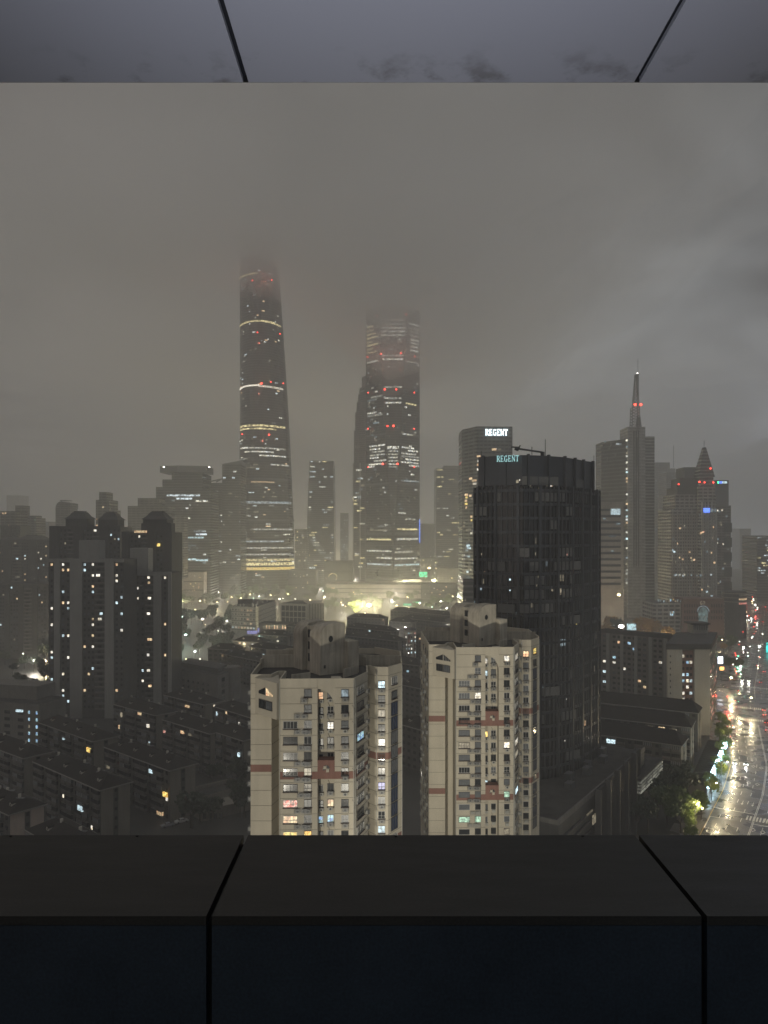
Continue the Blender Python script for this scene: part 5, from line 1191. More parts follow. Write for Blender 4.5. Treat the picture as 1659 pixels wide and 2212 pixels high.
gl = Bld('gridded_hall', 'low hall with a dark glass grid front, right of the white office', 'hall', rect(606, 664, D, 40, skew=-10), 0, zy(1303, D), M['office_white'], M['flatroof'])
for k in range(3):
    for i in range(6): gl.win(.03 + (i + .5) / 6.6, zy(1313, D) - k * 6.2, 3.8, 5.2, 'glass')
m = gl.mb(); m.prism(rect(664.3, 700, D - 8, 30, skew=4), 0, zy(1301, D)); gl.build(m, 'ribbed_end', M['office_white'])
for i in range(6): m = gl.mb(); p = at(668 + i * 6, 1301, D - 8.5); m.box((p.x, p.y - .4, 0), (p.x + 1.0, p.y + .3, zy(1303, D))); gl.build(m, 'rib', M['gable'])
D = 690
lw = Bld('colonnade_building', 'low building with a row of warm lit columns between the white office and the hall', 'building', rect(560, 628, D, 16, skew=-4), 0, zy(1346, D) , M['walk_wall'], M['flatroof'])
for i in range(9): lw.win(.15 + i * .085, zy(1354, D), 1.3, 3.4, 'warm' if i % 3 else 'dim')
rs = Bld('red_striped_block', 'narrow pale block with red stripes and scattered lights, left of the farther tan tower', 'apartment block', rect(874, 899, 600, 14), 0, zy(1362, 600), M['office_white'], M['flatroof'])
for t in (.3, .42, .8): m = rs.mb(); rs.strip(m, t, t + .07, 0, zy(1370, 600), .3); rs.build(m, 'red_stripe', M['redband'])
for k in range(6):
    for t in (.12, .36, .6, .9): rs.win(t, zy(1368, 600) - k * 3, .9, 1.3, rnd.choice(['white', 'glass', 'glass', 'cool', 'dim', 'pink']))
# far low blocks at the feet of the giants
for lb, x0, x1, yt, D_, dep, mt, pl in (('long low podium with stacked terraces at the foot of the sharp-edged giant', 704, 915, 1262, 1180, 60, 'sandstone', .1), ('low dark convention block between the two giants', 700, 762, 1213, 1290, 60, 'podium', .05), ('low lit block at the foot of the hat-roofed tower', 378, 440, 1236, 1130, 30, 'sandstone', .5),
        ('low domed mall lit along its eaves, right of the tallest skyscraper', 622, 682, 1232, 1270, 50, 'podium', .2), ('low glazed block right of the sharp-edged giant', 910, 990, 1262, 1150, 40, 'podium', .25)):
    B = Bld('podium_building', lb, 'building', rect(x0, x1, D_, dep, skew=-15 if x0 == 704 else 0), 0, zy(yt, D_), M[mt], M['flatroof'])
    h = zy(yt, D_)
    for k in range(2):
        m = B.mb(); B.strip(m, 0.02, .98, h * (.35 + .3 * k), h * (.35 + .3 * k) + 1.5, .3); B.build(m, 'window_band', M['glass'])
    for i in range(int(60 * pl) + 2): a = rnd.random() * .9; zz = h * rnd.uniform(.2, .85); B.lit(a, a + rnd.uniform(.01, .06), zz, zz + 1.5, rnd.choice(['officewarm', 'warm', 'office', 'dim']), .5)
m = MB(at(790, 1265, 1175)); 
dm = root('arched_roof', at(699, 1262, 1180), 'small glowing arch on the terrace below the sharp-edged giant', 'arch'); m = MB(dm.location)
for i in range(8): t0, t1 = math.pi * i / 8, math.pi * (i + 1) / 8; m.bar(at(764 + 9 * math.cos(t0) - 65 + 20, 1246 - 7 * math.sin(t0), 1165), at(764 + 9 * math.cos(t1) - 65 + 20, 1246 - 7 * math.sin(t1), 1165), 1.8)
m.build('arch', LIT['officewarm'], dm)

# ------------------------------------------------------------------ slab apartments on the right
a_, b_ = Vector((xz(1290, 456), 456)), Vector((xz(1492, 420), 420)); d_ = (b_ - a_).normalized(); n_ = Vector((-d_.y, d_.x))
sl = Bld('slab_block', 'long grey slab of flats with scattered lit windows, right of the dark tower', 'apartment block', [tuple(a_), tuple(b_), tuple(b_ + n_ * 12), tuple(a_ + n_ * 12)], 0, 42.2, M['walk_wall'], M['flatroof'])
m = sl.mb(); sl.strip(m, 0, .9999, 40.9, 43.2, .35); sl.build(m, 'parapet', M['dark_wall'])
for q in range(6):
    m = sl.mb(); sl.strip(m, .11 + q * .155, .145 + q * .155, 0, 40.8, .7); sl.build(m, 'stair_bay', M['grey_wall'])
for k in range(13):
    for i in range(18):
        t = (i + .5) / 18
        if (t - .11) % .155 < .04 and t > .1: continue
        if t > .72: continue
        sl.win(t, 39.2 - k * 3.0, 1.7, 1.3, rnd.choice(['white', 'cool', 'warm', 'cyan']) if rnd.random() < .09 else rnd.choice(['glass', 'glass', 'curtain']))
sl.finish()
X0, X1, D = xz(1440, 381), xz(1531, 381), 381
eb = Bld('slab_end_block', 'pale end block with a brownish window strip between two blank walls', 'apartment block', [(X0, D), (X1, D), (X1 + 22, D + 42), (X0 + 22, D + 42)], 0, 42.2, M['gable'], M['flatroof'])
XA, XB = xz(1471.4, D), xz(1497.5, D)
m = eb.mb(); m.box((XA, D - .25, 0), (XB, D - .01, 41.5)); eb.build(m, 'window_strip', plaster('brown_render', (0.20, .125, .105), .9, .15, .4))
for a0, a1 in ((X0, XA - .05), (XB + .05, X1)): m = eb.mb(); m.box((a0, D - 1.6, 0), (a1, D - .01, 42.3)); eb.build(m, 'blank_wall', M['office_white'])
W_ = X1 - X0
for k in range(12):
    for t in (.40, .5, .58):
        eb.win((XA - X0) / W_ + (XB - XA) / W_ * ((t - .36) / .28), 38.8 - k * 3.05, 1.2, 1.4, rnd.choice(['cyan', 'white', 'cool']) if rnd.random() < .33 else 'glass', out=.25)
    eb.win(.06, 39 - k * 3.05, .5, .9, 'glass', out=1.6)
    for q in range(12): eb.win(1 + (q + .5) / 12, 38.8 - k * 3.05, 1.6, 1.2, rnd.choice(['glass', 'curtain', 'dim', 'curtain', 'pink']) if rnd.random() < .5 else 'curtain', name='side_window')
m = eb.mb(); m.prism([(X0 - 1, D - 2), (X1 + .5, D - 2), (X1 + 23, D + 43), (X0 + 21, D + 43)], 42.35, 45.0); eb.build(m, 'roof_rim', M['dark_wall'])
m = eb.mb(); q = at(1494, 1372, 420); m.box((q.x, 418, 44), (q.x + 8, 426, zy(1348, 420))); eb.build(m, 'roof_house', M['grey_wall']); m = eb.mb(); m.box((q.x - 1.5, 416.5, zy(1348, 420)), (q.x + 9, 427, zy(1345, 420))); eb.build(m, 'roof_slab', M['dark_wall'])
m = eb.mb()
for i in range(8): m.box((q.x + .4 + i * .95, 417.8, 47), (q.x + .6 + i * .95, 417.95, zy(1350, 420)))
m.box((q.x + .2, 417.8, zy(1350, 420)), (q.x + 8, 417.95, zy(1349.4, 420))); eb.build(m, 'louvre', M['darkmetal']); eb.finish()
# low shops by the pavement
sg = Bld('shop_row', 'low dark-roofed row of shops between the walk-up rows and the pavement', 'shops', [(115.4, 292), (121.5, 290), (156, 352), (149, 354)], 0, 4.6, M['podium'], M['roof'])
m = sg.mb()
for i in range(22):
    f = (i + .5) / 22; a_ = Vector((115.4, 292)).lerp(Vector((149, 354)), f); b2 = Vector((121.5, 290)).lerp(Vector((156, 352)), f); m.bar((a_.x, a_.y, 4.75), (b2.x, b2.y, 4.75), .25)
sg.build(m, 'roof_rib', M['roof'])
for i, (f0, f1, z0, z1) in enumerate(((.02, .16, 2.6, 4.4), (.2, .34, 2.8, 4.9), (.38, .5, 2.6, 4.6), (.54, .68, 2.8, 4.8), (.72, .84, 2.4, 4.2), (.88, .99, 2.6, 4.4))):
    m = sg.mb(); sg.strip(m, 1 + f0, 1 + f1, z0 + .6, z1 + 1.1, 1.2); sg.build(m, 'shop_sign', G['shop'])
    m = sg.mb(); sg.strip(m, 1 + f0 + .01, 1 + f1 - .01, .3, 2.3, .15); sg.build(m, 'shop_window', LIT['cool'])
for i in range(6):
    m = sg.mb(); p = Vector((124.5 + i * 3.9, 293 + i * 6.9)); m.obox(p, (.48, .87), 2.2, .3, 3.2, 4.6); sg.build(m, 'hanging_sign', LIT['led' if i % 2 else 'cyan'])
# ------------------------------------------------------------------ the wet avenue
def wet(name, c, rough, bump, bscale=0.6):
    m, n, l, b = nmat(name)
    g = n.new('ShaderNodeNewGeometry')
    a = n.new('ShaderNodeTexNoise'); a.inputs['Scale'].default_value = 0.13; a.inputs['Detail'].default_value = 6; l.new(g.outputs['Position'], a.inputs['Vector'])
    r = n.new('ShaderNodeMapRange'); r.inputs['From Min'].default_value = .35; r.inputs['From Max'].default_value = .65; r.inputs['To Min'].default_value = rough * .45; r.inputs['To Max'].default_value = rough * 1.9; l.new(a.outputs[0], r.inputs['Value']); l.new(r.outputs[0], b.inputs['Roughness'])
    mr = n.new('ShaderNodeMapRange'); mr.inputs['To Min'].default_value = .6; mr.inputs['To Max'].default_value = 1.4; l.new(a.outputs[0], mr.inputs['Value'])
    mx = n.new('ShaderNodeVectorMath'); mx.operation = 'SCALE'; mx.inputs[0].default_value = c; l.new(mr.outputs[0], mx.inputs['Scale']); l.new(mx.outputs[0], b.inputs['Base Color'])
    w = n.new('ShaderNodeTexNoise'); w.inputs['Scale'].default_value = bscale; w.inputs['Detail'].default_value = 3; l.new(g.outputs['Position'], w.inputs['Vector'])
    bp = n.new('ShaderNodeBump'); bp.inputs['Strength'].default_value = bump; bp.inputs['Distance'].default_value = .1; l.new(w.outputs[0], bp.inputs['Height']); l.new(bp.outputs[0], b.inputs['Normal'])
    b.inputs['Specular IOR Level'].default_value = .6
    return m
M['asphalt'] = wet('wet_asphalt', (0.055, 0.052, 0.05), 0.27, 0.22)
M['paving'] = wet('wet_paving', (0.14, 0.13, 0.115), 0.30, 0.4)
M['paint'] = wet('road_paint', (0.80, 0.78, 0.70), 0.35, 0.2)
M['paint_y'] = wet('yellow_kerb_paint', (0.55, 0.38, 0.10), 0.35, 0.2)
KERB = [(64, 185), (103.8, 254), (132, 300), (151, 335), (190, 425), (225, 500), (310, 665), (560, 1160), (810, 1660), (1400, 2830), (2600, 5200)]
def kp(s):
    """point and direction on the left kerb line, s metres from its start"""
    for a, b in zip(KERB[:-1], KERB[1:]):
        a, b = Vector(a), Vector(b); L = (b - a).length
        if s <= L: return a + (b - a) * (s / L), (b - a).normalized()
        s -= L
    return Vector(KERB[-1]), (Vector(KERB[-1]) - Vector(KERB[-2])).normalized()
def rp(s, off_): p, d = kp(s); n = Vector((d.y, -d.x)); return p + n * off_
def ribbon(mb, s0, s1, o0, o1, z, step=8.0):
    n = max(1, int((s1 - s0) / step))
    for i in range(n):
        a, b = s0 + (s1 - s0) * i / n, s0 + (s1 - s0) * (i + 1) / n
        p = [rp(a, o0), rp(a, o1), rp(b, o1), rp(b, o0)]; mb.face([(q.x, q.y, z) for q in p])
ROADW = 38.0
m = MB(); ribbon(m, 0, 3000, 0, ROADW, .006, 30); m.build('road', M['asphalt'], kind='structure')
m = MB()
for s0, s1 in ((0, 262), (302, 3000)):
    n = int((s1 - s0) / 12) + 1
    for i in range(n):
        a, b = s0 + (s1 - s0) * i / n, s0 + (s1 - s0) * (i + 1) / n
        P = [rp(a, -9), rp(a, 0), rp(b, 0), rp(b, -9)]
        m.face([(q.x, q.y, .13) for q in P]); m.face([(P[1].x, P[1].y, .0), (P[2].x, P[2].y, .0), (P[2].x, P[2].y, .13), (P[1].x, P[1].y, .13)])
m.build('pavement', M['paving'], kind='structure')
def s_at(y):   # distance along the kerb for a depth y
    s = 0
    for a, b in zip(KERB[:-1], KERB[1:]):
        a, b = Vector(a), Vector(b)
        if y <= b.y: return s + (b - a).length * (y - a.y) / (b.y - a.y)
        s += (b - a).length
    return s
# cross street
m = MB(); p0 = rp(263, -.0); p1 = rp(301, 0); m.face([(p0.x - 160, p0.y + 72, .01), (p0.x, p0.y, .01), (p1.x, p1.y, .01), (p1.x - 160, p1.y + 72, .01)]); m.build('side_road', M['asphalt'], kind='structure')
m = MB(); Z = .022
def dash(off_, s0, s1, L=4.0, gap=6.0, w=.22):
    s = s0
    while s < s1: ribbon(m, s, min(s + L, s1), off_ - w / 2, off_ + w / 2, Z); s += L + gap
for o_ in (3.4, 6.8, 10.2): dash(o_, 60, 250); dash(o_, 320, 900)
dash(13.8, 60, 250, 190, 1, .2); dash(14.2, 60, 250, 190, 1, .2); dash(14, 320, 900, 570, 1, .3)
dash(17.4, 60, 98, 38, 1); dash(20.9, 60, 98, 38, 1); dash(24.4, 60, 98, 38, 1); dash(17.4, 104, 250); dash(20.9, 104, 250); dash(24.4, 104, 250); dash(27.8, 60, 250); dash(17.6, 320, 900); dash(21, 320, 900)
def zebra(s0, L, o0, o1):
    o_ = o0
    while o_ < o1: ribbon(m, s0, s0 + L, o_, o_ + .55, Z); o_ += 1.05
for yy, L, o0, o1 in ((279, 4.6, 11.5, 36), (418, 5, 0.5, 36), (446, 5, .5, 36), (505, 4.5, -12, 36)):
    p_ = s_at(yy) - 6; zebra(p_, L, o0, o1)
sA = s_at(279) - 6
ribbon(m, sA - 3.2, sA - 2.8, 13.8, 34, Z); ribbon(m, sA + 7, sA + 7.4, 0, 13.6, Z)
def diamond(px, py):
    c = atz(px, py, 0); _, d = kp(s_at(c.y)); n = Vector((d.y, -d.x)); 
    pts = [Vector((c.x, c.y)) + d * 1.9, Vector((c.x, c.y)) + n * .85, Vector((c.x, c.y)) - d * 1.9, Vector((c.x, c.y)) - n * .85]; ins = [Vector((c.x, c.y)) + (q - Vector((c.x, c.y))) * .72 for q in pts]
    for i in range(4): j = (i + 1) % 4; m.face([(pts[j].x, pts[j].y, Z), (pts[i].x, pts[i].y, Z), (ins[i].x, ins[i].y, Z), (ins[j].x, ins[j].y, Z)])
for px, py in ((1626.5, 1793), (1647.5, 1798), (1617, 1691), (1636, 1694.5), (1627.5, 1655.5), (1644.5, 1659), (1581, 1688)): diamond(px, py)
# lane arrows and the boxed triangle by the kerb
for s_, o_ in ((86, 1.7), (86, 5.1), (120, 8.5), (120, 12), (150, 1.7), (150, 5.1), (180, 8.5), (200, 15.8), (200, 19), (230, 5.1)):
    ribbon(m, s_, s_ + 3.2, o_ - .1, o_ + .1, Z); p = [rp(s_ - 1.6, o_), rp(s_, o_ + .5), rp(s_, o_ - .5)]; m.face([(q.x, q.y, Z) for q in p][::-1])
for a, b, o0, o1 in ((88, 88.3, .3, 3.4), (100, 100.3, .3, 3.4)): ribbon(m, a, b, o0, o1, Z)
ribbon(m, 88, 100, .3, .6, Z)
m.build('road_markings', M['paint'], kind='structure')
m = MB(); ribbon(m, 40, 262, .12, .42, .02); m.build('kerb_line_markings', M['paint_y'], kind='structure')

# ------------------------------------------------------------------ trees
def leaf_mat(name, c):
    m, n, l, b = nmat(name); b.inputs['Roughness'].default_value = .55
    g = n.new('ShaderNodeNewGeometry'); a = n.new('ShaderNodeTexNoise'); a.inputs['Scale'].default_value = .8; l.new(g.outputs['Position'], a.inputs['Vector'])
    r = n.new('ShaderNodeMapRange'); r.inputs['To Min'].default_value = .5; r.inputs['To Max'].default_value = 1.6; l.new(a.outputs[0], r.inputs['Value'])
    mx = n.new('ShaderNodeVectorMath'); mx.operation = 'SCALE'; mx.inputs[0].default_value = c; l.new(r.outputs[0], mx.inputs['Scale']); l.new(mx.outputs[0], b.inputs['Base Color']); return m
M['leaf'] = leaf_mat('leaf_green', (0.055, 0.085, 0.025)); M['leaf_dark'] = leaf_mat('leaf_dark_green', (0.028, 0.042, 0.022)); M['leaf_lamplit'] = leaf_mat('leaf_lamplit_green', (0.11, 0.15, 0.03)); M['leaf_lamplit_orange'] = leaf_mat('leaf_lamplit_orange', (0.28, 0.15, 0.03))  # bright and orange tones hold lamplight put into the leaf colour
M['bark'] = simple('bark', (0.05, 0.04, 0.03), .9)
def crown_mesh(seed, r_, n, mat, leaf=.5, flat=.8, open_=.0):
    rr = random.Random(seed); b = MB(); lob = [(Vector((rr.uniform(-.55, .55), rr.uniform(-.55, .55), rr.uniform(-.35, .45))) * r_, r_ * rr.uniform(.35, .6)) for _ in range(9)]
    for i in range(n):
        c, q = rr.choice(lob); v = Vector((rr.gauss(0, 1), rr.gauss(0, 1), rr.gauss(0, 1))).normalized() * q * (rr.random() ** .4)
        p = c + Vector((v.x, v.y, v.z * flat)); s_ = leaf * rr.uniform(.5, 1.4); u = Vector((rr.gauss(0, 1), rr.gauss(0, 1), rr.gauss(0, .6))).normalized(); w = u.orthogonal().normalized() * s_; w.rotate(Matrix.Rotation(rr.random() * 6.3, 3, u)); t = u.cross(w).normalized() * s_ * .6
        b.face([p - w, p - t * .8, p + w, p + t])
    return b.mesh('crown', mat)
def trunk_mesh(h, seed):
    rr = random.Random(seed); b = MB(); pts = [(0, 0, 0)]; b.v = []
    n = 7
    def cone(p, q, r0, r1):
        p, q = Vector(p), Vector(q); d = (q - p).normalized(); u = d.orthogonal().normalized(); t = d.cross(u); k = len(b.v)
        for e_, r_ in ((p, r0), (q, r1)):
            for i in range(n): a = 2 * math.pi * i / n; b.v.append(e_ + (u * math.cos(a) + t * math.sin(a)) * r_)
        for i in range(n): j = (i + 1) % n; b.f.append((k + i, k + j, k + n + j, k + n + i)); b.m.append(0)
    cone((0, 0, 0), (0, 0, h * .55), .24, .17)
    for i in range(4): a = i * 1.6 + rr.random(); cone((0, 0, h * .5), (math.cos(a) * h * .28, math.sin(a) * h * .28, h * .95), .13, .05)
    return b.mesh('trunk', M['bark'])
CR = {}
for nm, mt in (('leaf', 'leaf'), ('dark', 'leaf_dark'), ('bright', 'leaf_lamplit'), ('orange', 'leaf_lamplit_orange')):
    CR[nm] = [crown_mesh(11 * i + len(nm), 4.0, 1500 if nm != 'dark' else 900, M[mt], .42 if nm != 'dark' else .6) for i in range(2 if nm != 'dark' else 3)]
TR = [trunk_mesh(6.5, 1), trunk_mesh(6.5, 2)]
def tree(x, y, s, kind, label, group, name='tree'):
    e_ = empty(name, (x, y, 0), rnd.random() * 6.28, label=label, cat='tree', group=group); e_.scale = (s, s, s * rnd.uniform(.9, 1.15))
    put('trunk', rnd.choice(TR), e_); c = put('crown', rnd.choice(CR[kind]), e_, (0, 0, 6.9)); return e_
# lit trees along the pavement, with more lamplight put into the leaf colour
for i in range(26):
    s_ = 72 + i * 7.6; p = rp(s_, -1.6 - (i % 3) * 1.4)
    if 250 < s_ < 312: continue
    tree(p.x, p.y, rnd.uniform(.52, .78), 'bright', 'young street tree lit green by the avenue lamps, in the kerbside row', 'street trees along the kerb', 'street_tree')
for i, (px, py, s, k) in enumerate([(1440, 1790, 1.5, 'leaf'), (1470, 1800, 1.2, 'leaf'), (1490, 1795, 1.0, 'bright'), (1506, 1760, .7, 'bright'), (1455, 1765, 1.5, 'dark'), (1420, 1770, 1.4, 'dark'), (1400, 1800, 1.4, 'dark'), (1480, 1740, 1.3, 'dark'), (1440, 1735, 1.5, 'dark'), (1462, 1712, 1.3, 'dark'), (1425, 1725, 1.2, 'dark'), (1370, 1805, 1.2, 'dark'), (1478, 1778, 1.1, 'leaf')]):
    p = atz(px, py, 0); tree(p.x, p.y, s, k, 'broad tree in the clump at the lower right, between the podium and the avenue', 'clump of trees at the lower right')
GRD = [('park trees left of the giants\' feet', 'dark park tree in the wooded area between the left towers and the white office', 376, 500, 1300, 1420, 60, 'dark'),
       ('park trees before the skyline', 'dark tree among those standing before the skyscrapers', 376, 720, 1262, 1300, 26, 'dark'),
       ('lamplit trees before the skyline', 'tree lit green by street lamps before the skyscrapers', 376, 720, 1272, 1304, 26, 'leaf'),
       ('trees by the floodlight', 'tree in the lit park around the great yellow floodlight', 700, 990, 1272, 1325, 55, 'leaf'),
       ('courtyard trees among the left blocks', 'dark courtyard tree between the walk-up blocks on the left', 380, 530, 1600, 1790, 16, 'dark'),
       ('courtyard trees among the left blocks', 'dark courtyard tree between the walk-up blocks on the left', 100, 500, 1560, 1640, 8, 'dark'),
       ('trees at the foot of the left towers', 'dark tree at the foot of the tall towers on the left', 0, 240, 1415, 1520, 18, 'dark'),
       ('trees on the right', 'dark tree beyond the slab of flats on the right', 1300, 1560, 1370, 1400, 13, 'dark'),
       ('trees along the far avenue', 'tree beside the far stretch of the wet avenue', 1568, 1600, 1300, 1470, 13, 'leaf'),
       ('courtyard trees among the middle blocks', 'dark tree between the hip-roofed blocks in the middle', 440, 980, 1370, 1500, 20, 'dark')]
for g, lb, x0, x1, y0, y1, n, k in GRD:
    for i in range(n):
        p = atz(rnd.uniform(x0, x1), rnd.uniform(y0, y1), 0); tree(p.x, p.y, rnd.uniform(.75, 1.35) * (1.25 if p.y > 700 else 1), k, lb, g)
for px, py, k, s, lb in ((768, 1336, 'bright', 1.3, 'bright green tree standing left of the great yellow floodlight'), (1563, 1410, 'orange', .75, 'tree glowing orange under the lamp at the end of the slab block'), (1320, 1372, 'orange', 1.1, 'orange-lit tree just right of the dark tower, behind the slab roof'), (1310, 1388, 'orange', 1.0, 'orange-lit tree at the edge of the dark tower'), (1390, 1392, 'orange', 1.3, 'wide orange-lit tree behind the slab roof'), (1408, 1394, 'orange', 1.2, 'orange-lit tree right of the wide one behind the slab roof'), (1440, 1402, 'orange', 1.0, 'orange-lit tree farthest right behind the slab roof')):  # lamplight on these crowns is put into their leaf colours
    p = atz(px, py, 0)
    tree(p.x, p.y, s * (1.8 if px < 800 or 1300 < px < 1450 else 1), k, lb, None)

# ------------------------------------------------------------------ street lamps
def lamp_meshes(h, arm):
    key = ('lamp', h, arm)
    if key not in _cache:
        b = MB(); b.bar((0, 0, 0), (0, 0, h), .22, 6); b.bar((0, 0, h - .3), (arm, 0, h + .25), .14, 5); _cache[key] = b.mesh('pole', M['steel'])
    return _cache[key]
def head_mesh(k, r_):
    key = ('head', k, r_)
    if key not in _cache: b = MB(); b.ball((0, 0, 0), r_, 8, 5, .6); _cache[key] = b.mesh('lamp_head', G[k])
    return _cache[key]
LC = {'lampw': (1, .93, .8), 'lampy': (1, .82, .48), 'lampbig': (1, .88, .52), 'lampc': (.6, 1, .9)}
def slamp(px, py, k, h=9.0, r_=.55, power=0, arm=1.0, label=None, group='street lamps', D=None, rad=.6):
    D = D or (CAM_H - h) * FPX / (py - HZ); p = at(px, py, D); z = p.z
    e_ = empty('street_lamp', (p.x - arm, D, 0), group=group if group != 'street lamps' or not label else None, label=label or 'small lit street lamp on a slim pole among the roofs and trees', cat='street lamp')
    put('pole', lamp_meshes(round(z, 1), arm), e_); put('lamp_head', head_mesh(k, r_), e_, (arm, 0, z))
    if power:
        l = lamp('lamp_light', 'POINT', (arm, 0, z - .2), power, (.82, .9, 1) if px > 1100 and D > 1500 else LC[k], rad); l.parent = e_
    return e_
K = 1000
slamp(797, 1307, 'lampbig', D=860, r_=2.2, power=4200 * K, label='great yellow floodlight on a tall pole, brightest light in the middle', rad=2)
slamp(937, 1254, 'lampbig', D=1250, r_=3.0, power=5200 * K, label='big yellow floodlight right of the sharp-edged giant', rad=2)
slamp(927, 1227, 'lampy', D=1450, r_=2.4, power=120 * K, label='yellow lamp just above the big floodlight right of the giant')
slamp(1342, 1353, 'lampw', D=560, r_=2.2, power=130 * K, label='glaring white floodlight over the slab roof', rad=1.5)
slamp(1337, 1285, 'lampy', D=790, r_=1.8, power=60 * K, label='warm lamp in front of the striped annex')
slamp(401, 1371, 'lampc', h=9, r_=1.1, power=45 * K, label='greenish white lamp among the dark park trees')
for px, py, k, r_, pw in ((740, 1307, 'lampw', 1.0, 20), (818, 1302, 'lampw', 1.1, 20), (857, 1308, 'lampy', .9, 15), (906, 1303, 'lampw', 1.1, 20), (952, 1299, 'lampw', 1.1, 20), (965, 1314, 'lampw', 1.0, 10), (992, 1281, 'lampy', 1.2, 25), (921, 1277, 'lampw', 1.2, 20), (958, 1250, 'lampw', 1.8, 30), (900, 1330, 'lampw', .5, 0), (978, 1288, 'lampy', .8, 0),
        (438, 1337, 'lampw', .9, 20), (490, 1341, 'lampw', .9, 20), (393, 1332, 'lampc', .8, 12), (383, 1304, 'lampy', .9, 20), (432, 1298, 'lampy', 1.0, 25), (452, 1296, 'lampw', 1.0, 25), (469, 1301, 'lampy', 1.0, 25), (421, 1407, 'lampc', .8, 12), (386, 1419, 'lampy', .6, 12), (402, 1424, 'lampy', .6, 12), (432, 1424, 'lampw', .5, 5), (577, 1351, 'lampy', .8, 12), (537, 1347, 'lampw', .8, 15), (604, 1294, 'lampw', 1.0, 15),
        (823, 1368, 'lampw', .75, 8), (803, 1373, 'lampw', .65, 5), (500, 1290, 'lampy', .9, 15), (540, 1284, 'lampy', .9, 15), (560, 1288, 'lampw', .9, 10), (520, 1292, 'lampy', .9, 15), (585, 1286, 'lampy', .9, 15), (622, 1283, 'lampy', 1.0, 15), (645, 1254, 'lampw', 1.6, 20), (655, 1256, 'lampw', 1.6, 20), (640, 1238, 'lampy', 1.6, 30), (670, 1243, 'lampy', 1.6, 20), (420, 1252, 'lampw', 1.5, 15), (390, 1246, 'lampy', 1.4, 10), (700, 1290, 'lampy', .8, 10), (670, 1296, 'lampy', .8, 10),
        (880, 1290, 'lampy', .8, 10), (935, 1308, 'lampw', .8, 8), (1337, 1410, 'lampy', .3, 0), (1443, 1386, 'lampw', .7, 8), (1449, 1270, 'lampw', 1.2, 15), (75, 1425, 'lampw', .6, 8), (100, 1428, 'lampy', .6, 8), (120, 1422, 'lampy', .6, 6), (50, 1412, 'lampw', .4, 0), (240, 1500, 'lampw', .2, 0)):
    slamp(px, py, k, r_=r_, power=pw * K * 7)
# strong lamps added behind the skyline to brighten the low haze
for i, (px, py, D_, pw, k) in enumerate(((470, 1226, 1950, 2.4, 'lampy'), (585, 1222, 2300, 3.0, 'lampy'), (648, 1216, 2400, 3.0, 'lampy'), (732, 1215, 2200, 3.4, 'lampy'), (925, 1214, 2300, 3.4, 'lampy'), (985, 1217, 2200, 2.6, 'lampw'), (250, 1222, 2100, 2.2, 'lampw'), (85, 1218, 2200, 2.2, 'lampw'), (1428, 1218, 2200, 2.6, 'lampw'), (1590, 1205, 2600, 3.4, 'lampw'), (1618, 1203, 2700, 3.0, 'lampw'), (1290, 1210, 2500, 2.4, 'lampw'), (1120, 1212, 2400, 2.4, 'lampw'))):
    slamp(px, py, k, D=D_, r_=2.4, power=pw * .40e6, rad=3, label='bright lamp in the district behind the skyline', group='lamps behind the skyline')
for i in range(70):
    px, py = (rnd.uniform(378, 1000), rnd.uniform(1240, 1325)) if i < 56 else (rnd.uniform(430, 980), rnd.uniform(1335, 1430))
    k = rnd.choice(['lampy', 'lampy', 'lampw', 'lampw', 'lampc']); big = i < 20
    slamp(px, py, k, r_=rnd.uniform(.45, .9) * (1 if py < 1335 else .5), power=170 * K if big else 0, h=rnd.uniform(5, 11))
for i in range(60):   # small lights up the far avenue
    y = 1205 + 260 * rnd.random() ** 1.6; c = atz(1650, y, 0); s_ = s_at(c.y); q = rp(s_, rnd.choice([-3, -1, -2, 6, 14, ROADW + 1])); k = rnd.choice(['lampy', 'lampw', 'lampw', 'red', 'red', 'lampc'])
    e_ = empty('street_light_fitting', (q.x, q.y, 0), label='small light on a post beside the far avenue', cat='street light', group='small lights up the far avenue'); h_ = rnd.uniform(3, 9)
    put('pole', lamp_meshes(round(h_, 0), .6), e_); put('lamp_head', head_mesh(k, round(min(1.3, .28 * c.y / 420), 1)), e_, (.6, 0, round(h_, 0) + .1))
bt2 = Bld('unseen_lamp_tower', 'tall tower with a rooftop floodlight just beyond the right edge of the picture', 'tower', rect(1700, 1745, 900, 35), 0, zy(925, 900), M['far_wall'])  # unseen tower put in to hold the lamp for the right-edge glow
e_ = empty('street_lamp', at(1712, 925, 905), label='white floodlight on the roof of the tower beyond the right edge', cat='floodlight'); put('pole', lamp_meshes(6.0, 1.0), e_); put('lamp_head', head_mesh('lampw', 1.2), e_, (1, 0, 6)); l = lamp('lamp_light', 'POINT', (1, 0, 5.5), 700 * K, (.75, .82, 1), 1.2); l.parent = e_  # added lamp that makes the cool glow at the right edge
